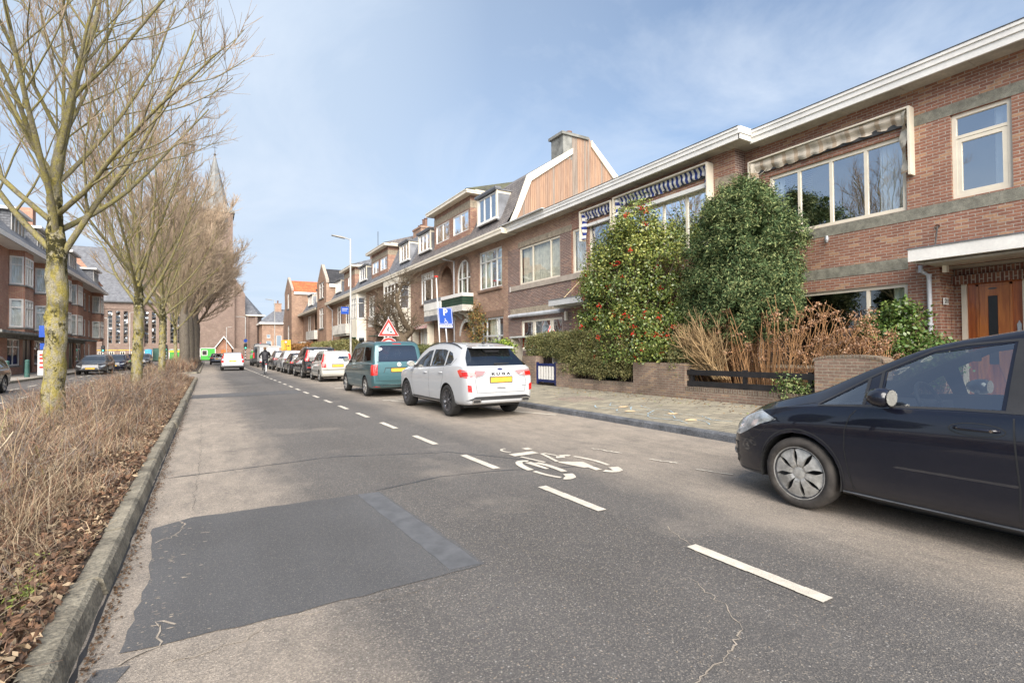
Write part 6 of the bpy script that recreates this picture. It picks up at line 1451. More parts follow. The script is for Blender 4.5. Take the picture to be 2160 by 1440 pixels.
    def mirror(s, x, z, mat=None, glassy=False):
        for sg, sd in ((1, 'L'), (-1, 'R')):
            p, n = s.hit(sd, x, z); m = MB(); c = Vector((x+.02, p.y+sg*.13, z+.06))
            K = 10
            prof = [(-.075, .0), (-.07, .75), (-.04, .95), (.0, 1.0), (.05, .85), (.09, .5), (.11, .0)]
            b = len(m.v)
            for (dx, sc) in prof:
                for k in range(K): a = 2*pi*k/K; m.v.append((c.x+dx, c.y+.11*sc*cos(a), c.z+.078*sc*sin(a)))
            for i in range(len(prof)-1):
                for k in range(K): m.f.append((b+i*K+k, b+i*K+(k+1) % K, b+(i+1)*K+(k+1) % K, b+(i+1)*K+k)); m.m.append(0)
            mr = m.build('side_mirror', mat or s.paint, s.t, smooth=True)
            m = MB(); m.tube([(x, p.y-sg*.02, z-.01), (x+.02, p.y+sg*.06, z+.03)], .02, 6); m.build('stalk', 'black_plastic', mr)
            m = MB(); m.face([(c.x-.0765, c.y+.088*cos(a), c.z+.062*sin(a)) for a in np.linspace(0, 6.28, 14, endpoint=False)]); m.build('mirror_glass', 'mirror_grey', mr)
    def handle(s, x, z, side='L', w=.18):
        p, n = s.hit(side, x, z); sg = 1 if side == 'L' else -1; m = MB()
        m.tube([(x-w/2, p.y-.0*sg, z), (x-w/2+.03, p.y+.028*sg, z), (x+w/2-.03, p.y+.028*sg, z), (x+w/2, p.y, z)], .013, 8); return m.build('door_handle', s.paint, s.t, smooth=True)
    def plate(s, z, w=.52, rear=True, y=0.0):
        sd = 'B' if rear else 'F'; p, n = s.hit(sd, y, z); sg = -1 if rear else 1; q = MB(); P = lambda a, b, d: (p.x+sg*d, y+a, z+b+d*.0)
        q.prism(rr(w+.03, .135, .008), P, -.03, .012); f = q.build('plate_holder', 'black_plastic', s.t)
        q = MB(); q.prism(rr(w, .108, .006), P, .012, .016); return q.build('number_plate', 'plate_yellow', f)
def mirror_poly(P): return [(a, b) for a, b in P]+[(-a, b) for a, b in P[::-1]]
RZ = pi/2
def roofrail(c, x0, x1, y, mat='black_plastic', h=.035):
    for sg in (1, -1):
        pts = [(x, y) for x in np.linspace(x0, x1, 9)]; P = []
        for i, (a, b) in enumerate(pts): q, n = c.hit('T', a, sg*b); P.append(q+Vector((0, 0, .0 if i in (0, 8) else h)))
        m = MB(); m.tube(P, .014, 6); m.build('roof_rail', mat, c.t, smooth=True)
# --- dark blue MPV in the foreground
c = Car('parked_car', 'dark blue people carrier nearest the camera, cut off by the frame, silver eight-petal wheel cover', 5.50, 1.36, RZ, 4.40, 'paint_navy_car',
    top=[(-2.2, .55), (-2.17, .95), (-2.1, 1.08), (-1.85, 1.46), (-1.5, 1.56), (-.8, 1.62), (-.2, 1.60), (0, 1.565), (.38, 1.485), (.82, 1.29), (1.27, 1.055), (1.50, .985), (1.80, .885), (2.02, .76), (2.13, .62), (2.2, .48)],
    belt=[(-2.2, .5), (-2.1, 1.0), (-1.6, 1.02), (-.6, 1.01), (.4, .985), (1.0, .955), (1.5, .90), (1.85, .80), (2.05, .68), (2.2, .45)],
    bot=[(-2.2, .32), (-2.0, .26), (-1, .22), (1, .20), (2.0, .20), (2.2, .26)],
    wid=[(-2.2, .70), (-2.12, .82), (-1.8, .89), (-1, .915), (.5, .915), (1.3, .905), (1.75, .87), (2.0, .79), (2.12, .69), (2.2, .52)],
    wtop=[(-2.2, .60), (-2.05, .66), (-1.7, .63), (-.8, .64), (.2, .63), (.7, .66), (1.2, .72), (1.6, .72), (2.0, .60), (2.2, .40)],
    wheels=(-1.30, 1.335), r=.32, near=True, N_=120, group='parked cars along the right kerb', regions=[
    ('side', [(.67, .992), (.69, 1.25), (.40, 1.40), (-.07, 1.475), (-.05, 1.015)], 'front_window', 'car_glass', -.004),
    ('side', [(1.15, .955), (.82, 1.17), (.79, .985)], 'quarter_window', 'car_glass', -.004),
    ('side', [(-.20, 1.02), (-.22, 1.475), (-.95, 1.48), (-1.15, 1.04)], 'rear_window', 'car_glass_dark', -.004),
    ('side', [(-1.23, 1.05), (-1.06, 1.47), (-1.50, 1.40), (-1.75, 1.1)], 'rear_quarter_window', 'car_glass_dark', -.004),
    ('top', mirror_poly([(.26, .0), (.28, .58), (.74, .64), (1.18, .68), (1.2, 0)][:5]), 'DEL0', 'black_plastic', 0) if False else ('top', [(.30, -.55), (.30, .55), (.72, .60), (1.12, .66), (1.12, -.66), (.72, -.60)], 'windscreen', 'car_glass', -.003),
    ('side', [(1.545, .78), (1.74, .86), (1.95, .80), (2.075, .665), (2.08, .58), (2.0, .575), (1.9, .62), (1.72, .72)], 'headlight', 'headlight', .0),
    ('side', [(2.06, .42), (2.15, .42), (2.16, .30), (2.05, .28), (2.0, .34)], 'grille', 'black_plastic', -.006),
    ('front', [(-.42, .33), (.42, .33), (.46, .45), (-.46, .45)], 'grille', 'black_plastic', -.006),
    ('side', [(2.12, .245), (1.73, .245), (1.72, .175), (2.2, .175)], 'bumper_lip', 'sill_grey', .0)])
c.wheel('cap', 8, 'rim_silver', 'tyre_dusty')
c.mirror(.60, 1.00); c.plate(.5, rear=False)
G = [(.82, .965), (.89, .88), (.93, .76), (.935, .6), (.91, .42), (.87, .25)]
c.line('L', G, .004); c.line('L', [(-.12, 1.0), (-.13, .8), (-.15, .5), (-.14, .25)], .005)
c.line('L', [(1.62, .86), (1.45, .905), (1.2, .965)], .003); c.line('L', [(1.74, .60), (1.86, .55), (2.0, .56)], .003); c.line('L', [(1.55, .80), (1.66, .70), (1.74, .60)], .003)
c.line('L', [(1.17, .945), (.7, .978), (.2, 1.0), (-.66, 1.01)], .010, 'black_plastic', 'window_trim', .003)
c.line('L', [(1.17, .955), (.83, 1.185), (.69, 1.27), (.40, 1.42), (.2, 1.465), (-.1, 1.495), (-.9, 1.50)], .010, 'black_plastic', 'window_trim', .003)
c.line('L', [(.80, .98), (.81, 1.19)], .012, 'black_plastic', 'window_trim', .003); c.line('L', [(.70, .98), (.72, 1.25)], .012, 'black_plastic', 'window_trim', .003)
c.line('L', [(-.13, 1.0), (-.145, 1.49)], .055, 'black_plastic', 'window_trim', .003)
c.patch('L', [(.97, .245), (-.9, .225), (-.9, .155), (.95, .165)], 'side_sill', 'sill_grey', .014)
# door handle in its oval recess
c.line('L', [(.07+.155*cos(a), .87+.045*sin(a)) for a in np.linspace(0, 2*pi, 24)], .003, 'black_matt', 'handle_recess')
c.handle(.07, .875, w=.24); p, n = c.hit('L', -.02, .875); m = MB(); m.lathe([(.012, p.y+.035), (.010, p.y+.043), (0, p.y+.043)], (-.02, 0, .875), 10, 'y'); m.build('key_lock', 'chrome', c.t)
m = MB(); q, n = c.hit('F', .55, .37); m.lathe([(.05, -.02), (.05, .012), (.035, .016), (0, .016)], (q.x-.0, q.y, q.z), 14, 'x'); m.build('fog_light', 'headlight', c.t)
c.patch('L', [(2.02, .50), (2.13, .50), (2.14, .40), (2.03, .38)], 'bumper_vent', 'black_plastic', .004)
c.line('L', [(1.73, .30), (1.74, .245), (2.1, .235)], .004); c.line('F', [(-.5, .60), (.5, .60)], .012, 'chrome', 'grille_bar')
c.line('L', [(1.335+.385*cos(a), .34+.375*sin(a)) for a in np.linspace(-.1, pi+.1, 20)], .006, 'black_plastic', 'arch_lip', .002)
m = MB(); m.prism([(.028*cos(a), .028*sin(a)) for a in np.linspace(0, 2*pi, 12, endpoint=False)], lambda a, b, d: (.28+a, c.hit('L', .28, .62)[0].y+d, .62+b), 0, .001) if False else None
m = MB(); ctr = Vector((.52, .38, .98)); ax = Vector((.92, 0, -.38)).normalized(); u_ = Vector((0, 1, 0)); w_ = ax.cross(u_); m.tube([ctr+(u_*cos(a)+w_*sin(a))*.185 for a in np.linspace(0, 2*pi, 26)], .016, 8); m.tube([ctr-u_*.18, ctr+ax*.03, ctr+u_*.18], .02, 6); m.tube([ctr+ax*.03, ctr+ax*.25], .03, 8); m.build('steering_wheel', 'black_plastic', c.t, smooth=True)
m = MB(); m.box(.32, -.05, 1.33, .36, .16, 1.40); m.build('rear_view_mirror', 'black_plastic', c.t)
CMAX = c
# --- white SUV
c = Car('parked_car', 'white sport utility car with split tail lights and dark alloys, parked by the low hedges', 5.44, 11.95, RZ, 4.62, 'paint_white_car',
    top=[(-2.31, .62), (-2.285, .95), (-2.22, 1.09), (-1.95, 1.37), (-1.76, 1.515), (-1.66, 1.575), (-1.2, 1.64), (-.5, 1.67), (.2, 1.62), (.6, 1.48), (1.15, 1.14), (1.4, 1.09), (1.95, 1.0), (2.2, .85), (2.31, .6)],
    belt=[(-2.31, .58), (-2.24, .98), (-2.0, 1.12), (-1.6, 1.14), (-.5, 1.075), (.8, 1.02), (1.5, .98), (2.0, .9), (2.31, .55)],
    bot=[(-2.31, .35), (-2.2, .31), (-1.6, .28), (1.6, .26), (2.31, .32)],
    wid=[(-2.31, .69), (-2.26, .79), (-2.05, .845), (-1.3, .87), (1.2, .87), (1.8, .84), (2.15, .74), (2.31, .55)],
    wtop=[(-2.31, .62), (-2.15, .66), (-2.0, .61), (-1.8, .585), (-1, .62), (.2, .63), (.8, .69), (1.4, .72), (2.31, .5)],
    wheels=(-1.33, 1.37), r=.355, near=True, ww=.235, regions=[
    ('side', [(.86, 1.06), (.55, 1.29), (.15, 1.46), (-.12, 1.49), (-.20, 1.10)], 'front_window', 'car_glass_dark', -.004),
    ('side', [(-.29, 1.11), (-.22, 1.50), (-.75, 1.50), (-1.02, 1.47), (-1.10, 1.13)], 'rear_window', 'car_glass_dark', -.004),
    ('side', [(-1.17, 1.14), (-1.10, 1.46), (-1.30, 1.41), (-1.50, 1.27), (-1.46, 1.17)], 'quarter_window', 'car_glass_dark', -.004),
    ('rear', [(-.74, 1.13), (.74, 1.13), (.66, 1.30), (.54, 1.525), (-.54, 1.525), (-.66, 1.30)], 'tail_window', 'car_glass_dark', -.004),
    ('top', [(.55, -.60), (.55, .60), (1.1, .68), (1.1, -.68)], 'windscreen', 'car_glass_dark', -.004),
    ('rear', [(.60, .995), (.95, 1.01), (.95, .91), (.62, .912)], 'tail_light_outer', 'tail_red', .003), ('rear', [(-.60, .995), (-.95, 1.01), (-.95, .91), (-.62, .912)], 'tail_light_outer', 'tail_red', .003),
    ('rear', [(.36, 1.02), (.76, 1.045), (.90, 1.00), (.90, .90), (.60, .895), (.44, .935)], 'tail_light', 'tail_clear', .003),
    ('rear', [(-.36, 1.02), (-.76, 1.045), (-.90, 1.00), (-.90, .90), (-.60, .895), (-.44, .935)], 'tail_light', 'tail_clear', .003),
    ('side', [(-2.25, 1.03), (-1.98, 1.06), (-1.88, 1.03), (-2.02, .895), (-2.25, .88)], 'tail_light_outer', 'tail_red', .003),
    ('rear', [(-.80, .405), (.80, .405), (.62, .485), (-.62, .485)], 'bumper_insert', 'black_plastic', -.004)])
c.wheel('twin', 10, 'rim_dark'); c.mirror(.82, 1.08); roofrail(c, -1.6, .25, .60); c.plate(.83)
c.line('B', [(-.30, 1.035), (-.44, .925), (-.60, .88), (-.62, .8), (-.58, .56), (.58, .56), (.62, .8), (.60, .88), (.44, .925), (.30, 1.035)], .0035); c.line('B', [(-.3, 1.035), (-.66, 1.12)], .003); c.line('B', [(.3, 1.035), (.66, 1.12)], .003)
c.line('L', [(-.25, 1.08), (-.26, .8), (-.27, .35)], .004); c.line('L', [(.88, 1.04), (.92, .8), (.90, .55), (.8, .32)], .004); c.line('L', [(-1.14, 1.12), (-1.12, .85), (-.98, .6)], .004)
c.line('L', [(.9, .33), (-.9, .33)], .02, 'black_plastic', 'sill_trim', .004)
c.line('L', [(.85, 1.045), (-.2, 1.09), (-1.1, 1.12), (-1.5, 1.15), (-1.62, 1.29)], .008, 'black_plastic', 'window_trim', .003)
c.handle(-.02, .95); c.handle(-1.0, .97)
sp = MB(); sp.prism([(-1.64, 1.58), (-1.94, 1.54), (-1.96, 1.51), (-1.66, 1.53)], lambda u, v, t: (u, t, v), -.52, .52); sp.build('rear_spoiler', 'paint_white_car', c.t)
for sg in (1, -1):
    c.patch('B', [(sg*.71, .72), (sg*.785, .74), (sg*.775, .60), (sg*.70, .585)], 'reflector', 'tail_red', .014)
    p, n = c.hit('B', sg*.60, .375); m = MB(); m.prism(rr(.20, .085, .03), lambda a, b, d: (p.x-d, sg*.60+a, .385+b), -.05, .02); e = m.build('exhaust', 'chrome', c.t)
    m = MB(); m.prism(rr(.16, .055, .02), lambda a, b, d: (p.x-d, sg*.60+a, .385+b), .02, .0215); m.build('exhaust_hole', 'black_matt', e)
c.patch('B', [(-.22, 1.49), (.22, 1.49), (.17, 1.42), (-.17, 1.42)], 'spoiler_box', 'black_plastic', .03)
p, n = c.hit('B', -.1, 1.16); m = MB(); m.tube([(p.x-.03, .12, 1.17), (p.x-.03, -.25, 1.18)], [.02, .008], 6); m.build('rear_wiper', 'black_matt', c.t)
p, n = c.hit('B', 0, .97); text(c.t, 'K U G A', .075, TM((p.x-.012, 0, .955), (0, -1, 0), (0, 0, 1)), 'black_plastic', 'lettering', sx=1.7, bold=.002, ext=.006)
p, n = c.hit('B', 0, 1.055); m = MB(); m.prism([(.062*cos(a), .024*sin(a)) for a in np.linspace(0, 2*pi, 16, endpoint=False)], lambda a, b, d: (p.x-d+b*.2, a, 1.055+b), -.01, .008); m.build('badge', 'navy_paint', c.t)
c.patch('B', [(-.62, .69), (-.52, .69), (-.52, .68), (-.62, .68)], 'small_lettering', 'rim_dark', .003); c.patch('B', [(-.10, .66), (.10, .67), (.10, .65), (-.10, .64)], 'tailgate_grip', 'rim_dark', .003)
m = MB(); q, n = c.hit('T', -1.45, 0); m.prism([(-1.52, q.z), (-1.40, q.z), (-1.50, q.z+.06)], lambda u, v, t: (u, t, v), -.02, .02); m.build('roof_antenna', 'black_plastic', c.t)
# --- teal van-like MPV
c = Car('parked_van', 'teal family van with upright red tail lights just ahead of the white SUV', 5.30, 18.32, RZ, 4.45, 'paint_teal_car',
    top=[(-2.225, .55), (-2.215, 1.0), (-2.16, 1.14), (-2.02, 1.60), (-1.93, 1.745), (-1.80, 1.79), (-1, 1.815), (.3, 1.78), (.62, 1.68), (1.35, 1.16), (1.6, 1.08), (2.0, .95), (2.15, .78), (2.225, .5)],
    belt=[(-2.225, .5), (-2.18, 1.05), (-1.8, 1.09), (0, 1.06), (1.2, 1.0), (1.9, .86), (2.225, .48)],
    bot=[(-2.225, .34), (-2.1, .28), (-1, .24), (1.6, .22), (2.225, .28)],
    wid=[(-2.225, .80), (-2.18, .85), (-2, .885), (-1, .895), (1.2, .89), (1.8, .84), (2.1, .72), (2.225, .5)],
    wtop=[(-2.225, .76), (-2.1, .76), (-1.9, .73), (-1, .75), (.3, .72), (1.2, .74), (1.7, .66), (2.225, .4)],
    wheels=(-1.34, 1.42), r=.325, near=True, regions=[
    ('side', [(1.12, 1.07), (.80, 1.34), (.50, 1.56), (.12, 1.58), (.10, 1.10)], 'front_window', 'car_glass_dark', -.004),
    ('side', [(.02, 1.11), (.03, 1.59), (-.95, 1.61), (-.95, 1.13)], 'sliding_door_window', 'car_glass_dark', -.004),
    ('side', [(-1.05, 1.13), (-1.05, 1.61), (-1.72, 1.60), (-1.85, 1.17)], 'rear_side_window', 'car_glass_dark', -.004),
    ('rear', [(-.66, 1.13), (.66, 1.13), (.60, 1.62), (.52, 1.655), (-.52, 1.655), (-.60, 1.62)], 'tail_window', 'car_glass_dark', -.004),
    ('top', [(.72, -.62), (.72, .62), (1.28, .68), (1.28, -.68)], 'windscreen', 'car_glass_dark', -.004),
    ('rear', [(.70, 1.05), (.80, 1.04), (.88, 1.0), (.88, .70), (.71, .71)], 'tail_light', 'tail_red', .003), ('rear', [(-.70, 1.05), (-.80, 1.04), (-.88, 1.0), (-.88, .70), (-.71, .71)], 'tail_light', 'tail_red', .003),
    ('side', [(-2.20, 1.03), (-2.06, 1.05), (-2.10, .72), (-2.20, .70)], 'tail_light', 'tail_red', .003)])
c.wheel('spoke', 7, 'rim_silver'); c.mirror(1.04, 1.12); c.plate(.865); roofrail(c, -1.8, .4, .68, h=.03)
c.line('B', [(-.68, 1.12), (-.70, .72), (-.64, .52), (.64, .52), (.70, .72), (.68, 1.12)], .004); c.line('B', [(-.5, .78), (-.44, .94), (.44, .94), (.5, .78)], .010, 'black_plastic', 'plate_recess')
c.line('L', [(.06, 1.08), (.05, .7), (.06, .3)], .004); c.line('L', [(-1.0, 1.1), (-1.0, .75), (-.95, .62)], .004); c.line('L', [(-.98, 1.0), (-2.0, 1.04)], .006); c.line('L', [(1.2, 1.05), (1.16, .6), (1.05, .3)], .004)
c.handle(.22, .93); c.handle(-.1, .93)
c.patch('B', [(-.66, .40), (.66, .40), (.66, .375), (-.66, .375)], 'bumper_strip', 'chrome', .004); c.patch('B', [(.62, .33), (.82, .34), (.82, .36), (.62, .355)], 'reflector', 'tail_red', .004)
p, n = c.hit('B', 0, 1.04); m = MB(); o1, i1 = [[(r_*cos(a), r_*sin(a)) for a in np.linspace(0, 2*pi, 24, endpoint=False)] for r_ in (.070, .056)]
P = lambda a, b, d: (p.x-.012-d+b*.25, -a, 1.04+b)
for q in range(24): j = (q+1) % 24; m.face([P(*o1[q], 0), P(*o1[j], 0), P(*i1[j], 0), P(*i1[q], 0)])
st3(m, [(-.034, .036), (-.012, -.040), (0, -.006), (.012, -.040), (.034, .036)], .0055, P, 0); st3(m, [(-.014, .046), (0, .008), (.014, .046)], .0055, P, 0); bd = m.build('badge', 'white_plastic', c.t)
c.patch('B', [(-.14, 1.715), (.14, 1.715), (.14, 1.695), (-.14, 1.695)], 'brake_light', 'tail_red', .006)
m = MB(); m.tube([(-2.2, 0, .30), (-2.36, 0, .32), (-2.38, 0, .42)], .016, 6); m.build('tow_bar', 'black_matt', c.t)
# --- small cream hatchback (tall)
c = Car('parked_car', 'small cream white hatchback with tall red tail lights ahead of the teal van', 5.46, 27.75, RZ, 3.56, 'paint_cream_car',
    top=[(-1.78, .5), (-1.76, .92), (-1.72, 1.0), (-1.62, 1.38), (-1.55, 1.47), (-1.4, 1.51), (-.5, 1.54), (.3, 1.48), (1.0, 1.03), (1.3, .97), (1.65, .82), (1.78, .5)],
    belt=[(-1.78, .45), (-1.72, .95), (-1.4, .99), (0, .95), (1.0, .9), (1.5, .8), (1.78, .45)],
    bot=[(-1.78, .30), (-1.6, .25), (1.5, .22), (1.78, .28)], wid=[(-1.78, .70), (-1.72, .76), (-1.4, .785), (1, .785), (1.5, .74), (1.78, .5)],
    wtop=[(-1.78, .64), (-1.6, .63), (-1.4, .62), (.3, .62), (1, .66), (1.78, .4)], wheels=(-1.13, 1.17), r=.285, near=True, ww=.17, regions=[
    ('side', [(.82, .98), (.42, 1.28), (.20, 1.36), (-.02, 1.36), (-.04, .99)], 'front_window', 'car_glass_dark', -.004), ('side', [(-.12, 1.0), (-.1, 1.37), (-.85, 1.38), (-.92, 1.02)], 'rear_window', 'car_glass_dark', -.004),
    ('side', [(-1.0, 1.03), (-.95, 1.38), (-1.38, 1.36), (-1.48, 1.08)], 'quarter_window', 'car_glass_dark', -.004),
    ('rear', [(-.54, .97), (.54, .97), (.48, 1.36), (-.48, 1.36)], 'tail_window', 'car_glass_dark', -.004), ('top', [(.42, -.52), (.42, .52), (.92, .60), (.92, -.60)], 'windscreen', 'car_glass_dark', -.004),
    ('rear', [(.56, .70), (.74, .70), (.76, .95), (.70, 1.38), (.51, 1.38), (.57, .97)], 'tail_light', 'tail_red', .003), ('rear', [(-.56, .70), (-.74, .70), (-.76, .95), (-.70, 1.38), (-.51, 1.38), (-.57, .97)], 'tail_light', 'tail_red', .003)])
c.wheel('spoke', 6, 'rim_silver'); c.mirror(.75, 1.0, 'black_plastic'); c.plate(.79); roofrail(c, -1.3, .2, .54, 'rim_silver')
c.line('B', [(-.76, .60), (.76, .60)], .014, 'black_plastic', 'bumper_strip'); c.line('L', [(-1.6, .60), (-1.45, .60)], .014, 'black_plastic', 'bumper_strip'); c.line('L', [(-.8, .52), (.8, .52)], .014, 'black_plastic', 'side_strip')
c.line('B', [(-.54, .97), (-.54, .7), (-.5, .62), (.5, .62), (.54, .7), (.54, .97)], .004); c.line('L', [(-.08, .98), (-.08, .3)], .004); c.line('L', [(.8, .95), (.78, .3)], .004); c.line('B', [(-.30, .885), (.30, .885)], .008, 'black_plastic', 'tailgate_grip')
# --- black large SUV
def suvspec(L, H, W): 
    h = H/1.77; s = L/4.95; w = W/.97
    return dict(top=[(x*s, z*h) for x, z in [(-2.475, .55), (-2.46, 1.05), (-2.40, 1.2), (-2.25, 1.62), (-2.15, 1.70), (-1, 1.77), (.1, 1.74), (.5, 1.6), (1.2, 1.18), (1.5, 1.12), (2.2, 1.02), (2.4, .85), (2.475, .55)]],
        belt=[(x*s, z*h) for x, z in [(-2.475, .5), (-2.42, 1.1), (-2, 1.18), (0, 1.12), (1.2, 1.05), (2.1, .95), (2.475, .5)]], bot=[(x*s, z) for x, z in [(-2.475, .40), (-2.2, .30), (2, .26), (2.475, .32)]],
        wid=[(x*s, z*w) for x, z in [(-2.475, .84), (-2.4, .92), (-2, .965), (1.5, .965), (2.2, .88), (2.475, .6)]], wtop=[(x*s, z*w) for x, z in [(-2.475, .76), (-2.2, .74), (-1, .75), (.3, .72), (1.2, .8), (2.475, .5)]])
def glassy(L, H, W):
    s, h, w = L/4.95, H/1.77, W/.97
    return [('side', [(x*s, z*h) for x, z in [(.98, 1.14), (.5, 1.45), (.15, 1.56), (-.1, 1.57), (-.15, 1.18)]], 'front_window', 'car_glass_dark', -.004), ('side', [(x*s, z*h) for x, z in [(-.25, 1.19), (-.2, 1.58), (-1.05, 1.58), (-1.15, 1.21)]], 'rear_window', 'car_glass_dark', -.004),
     ('side', [(x*s, z*h) for x, z in [(-1.25, 1.22), (-1.18, 1.58), (-1.9, 1.54), (-2.1, 1.28)]], 'quarter_window', 'car_glass_dark', -.004), ('rear', [(x*w, z*h) for x, z in [(-.66, 1.22), (.66, 1.22), (.60, 1.6), (-.60, 1.6)]], 'tail_window', 'car_glass_dark', -.004),
     ('top', [(x*s, z*w) for x, z in [(.55, -.62), (.55, .62), (1.12, .72), (1.12, -.72)]], 'windscreen', 'car_glass_dark', -.004)]
def suv(label, x, y, L, H, W, paint, light, lm='tail_red', group='parked cars along the right kerb', rz=RZ, name='parked_car', rails=True, cat='car', extra=(), r=None):
    s = L/4.95
    lt_ = [('rear', P, 'tail_light', lm, .003) for q in light for P in (q, [(-a, b) for a, b in q])]
    c = Car(name, label, x, y, rz, L, paint, wheels=(-1.47*s, 1.50*s), r=r or .33+.05*(H-1.4), regions=glassy(L, H, W)+lt_+list(extra), group=group, ww=.22, cat=cat, **suvspec(L, H, W))
    c.wheel('spoke', 6, 'rim_silver'); c.mirror(.92*s, 1.12*H/1.77); c.plate(.52*H, w=.52)
    if rails: roofrail(c, -1.7*s, .1*s, .63*W/.97, 'chrome' if H > 1.7 else 'black_plastic')
    return c
c = suv('large black sport utility car with tall red tail lights ahead of the cream hatchback', 5.48, 32.6, 4.95, 1.77, .97, 'paint_black_car', [[(.62, .98), (.90, .98), (.92, 1.10), (.86, 1.16), (.80, 1.58), (.68, 1.58), (.72, 1.16), (.64, 1.10)]])
c.patch('B', [(.5, .42), (.8, .42), (.8, .36), (.5, .36)], 'exhaust_trim', 'chrome', .01); c.patch('B', [(.45, .62), (.8, .64), (.8, .60), (.45, .59)], 'reflector', 'tail_red', .004)
suv('dark grey low hatchback between the big black car and the white one', 5.42, 38.2, 4.2, 1.44, .88, 'paint_black_car', [[(.5, .85), (.84, .86), (.84, .75), (.5, .76)]], rails=False)
suv('white crossover with dark roof rails, third car before the cyclist', 5.45, 42.3, 4.4, 1.62, .90, 'paint_white_car', [[(.42, 1.02), (.88, 1.04), (.88, .90), (.60, .90)]], 'tail_red_dark')
suv('dark grey crossover beside the cyclist', 5.42, 48.3, 4.4, 1.62, .90, 'paint_grey_car', [[(.42, 1.02), (.88, 1.04), (.88, .86), (.60, .88)]], 'tail_red_dark')
# moving cars
suv('silver hatchback with tall red corner lights driving away in the lane', 1.72, 50.0, 4.1, 1.52, .86, 'paint_silver_car', [[(.56, .98), (.84, .96), (.76, 1.38), (.62, 1.42)], [(.66, .66), (.82, .68), (.82, .90), (.66, .86)]], group='cars driving towards the church', name='moving_car', rails=False)
suv('dark blue car driving ahead of the silver hatchback near the green units', 1.0, 77.0, 4.2, 1.45, .88, 'paint_darkblue_car', [[(.5, .90), (.86, .92), (.86, .80), (.5, .80)]], group='cars driving towards the church', name='moving_car', rails=False)
# cars parked on the left, facing us
def facing(label, x, y, L, H, W, paint, extra=()):
    hl = [('front', P, 'headlight', 'headlight', .003) for q in ([(.46, .60), (.84, .72), (.84, .62), (.60, .54)],) for P in (q, [(-a, b) for a, b in q])]
    c = suv(label, x, y, L, H, W, paint, [[(.5, .85), (.84, .86), (.84, .75), (.5, .76)]], group='parked cars on the left side', rz=-pi/2, rails=False, extra=hl+[('front', [(-.4, .50), (.4, .50), (.45, .36), (-.45, .36)], 'grille', 'black_plastic', -.005)])
    c.plate(.46, rear=False); return c
facing('dark grey saloon facing us between the first two tree trunks', -7.15, 48.2, 4.5, 1.43, .89, 'paint_grey_car')
facing('dark blue hatchback facing us just left of the second tree', -7.1, 57.6, 4.1, 1.44, .87, 'paint_darkblue_car')
facing('distant grey car just right of the second tree trunk', -6.85, 76.0, 4.2, 1.5, .88, 'paint_grey_car')
facing('black car at the left edge of the frame, only its wheel in view', -7.6, 25.6, 4.4, 1.45, .88, 'paint_black_car')
# dark van and box trailer
def van(label, x, y, paint):
    L = 5.3; c = Car('parked_van', label, x, y, RZ, L, paint, top=[(-2.65, .7), (-2.64, 2.2), (-2.58, 2.42), (-2.3, 2.48), (.9, 2.5), (1.2, 2.4), (1.95, 1.35), (2.2, 1.2), (2.6, .9), (2.65, .6)], belt=[(-2.65, .6), (-2.6, 1.3), (1, 1.3), (2, 1.15), (2.65, .55)],
      bot=[(-2.65, .42), (-2, .32), (2.65, .34)], wid=[(-2.65, .93), (-2.55, 1.0), (1.5, 1.0), (2.3, .9), (2.65, .6)], wtop=[(-2.65, .86), (-2.3, .87), (1, .86), (1.9, .82), (2.65, .5)], wheels=(-1.6, 1.7), r=.35, group='parked cars along the right kerb', regions=[
      ('rear', [(.06, 1.5), (.72, 1.5), (.70, 2.1), (.06, 2.1)], 'tail_window', 'car_glass_dark', -.004), ('rear', [(-.06, 1.5), (-.72, 1.5), (-.70, 2.1), (-.06, 2.1)], 'tail_window', 'car_glass_dark', -.004),
      ('rear', [(.80, .9), (.96, .9), (.96, 1.5), (.82, 1.5)], 'tail_light', 'tail_red', .003), ('rear', [(-.80, .9), (-.96, .9), (-.96, 1.5), (-.82, 1.5)], 'tail_light', 'tail_red', .003), ('side', [(1.85, 1.4), (1.25, 2.1), (.7, 2.1), (.7, 1.4)], 'front_window', 'car_glass_dark', -.004)], cat='van')
    c.wheel('spoke', 6, 'rim_dark'); c.mirror(1.6, 1.4, 'black_plastic'); c.plate(.62); return c
van('tall dark grey van at the end of the parked row', 5.15, 65.5, 'paint_van_grey_car')
TR = thing('box_trailer', 'pale grey enclosed box trailer behind the cyclist', 'trailer', (5.15, 57.6, 0))
m = MB(); m.box(4.35, 56.2, .6, 6.1, 59.4, 2.05); m.box(4.30, 56.15, 2.05, 6.15, 59.45, 2.12); m.build('box', 'paint_grey', TR); m = MB(); m.box(4.32, 56.12, .5, 6.13, 56.19, .66); m.build('bumper', 'galv', TR)
for x in (4.3, 6.15): m = MB(); m.lathe([(0, x-.1), (.3, x-.1), (.3, x+.1), (0, x+.1)], (0, 57.8, .3), 16, 'x'); m.build('wheel', 'tyre', TR)
for x in (4.42, 6.0): m = MB(); m.box(x-.06, 56.10, .52, x+.06, 56.12, .64); m.build('tail_light', 'tail_red', TR)
# glass recycling containers between the parked cars on the left
BN = thing('recycling_bank', 'dark blue recycling containers with a red and white striped edge between parked cars', 'container', (-7.6, 63, 0))
m = MB(); m.box(-8.5, 62, .05, -6.6, 63.6, 1.35); m.build('container_body', 'navy_paint', BN)
m = MB(); m.box(-8.6, 61.9, 1.35, -6.5, 63.7, 1.45); m.build('lid', 'black_paint', BN)
m = MB(); [m.box(-8.5, 61.97, .2+.24*k, -8.3, 61.999, .32+.24*k) for k in range(5)]; m.build('warning_stripe', 'sign_red', BN)
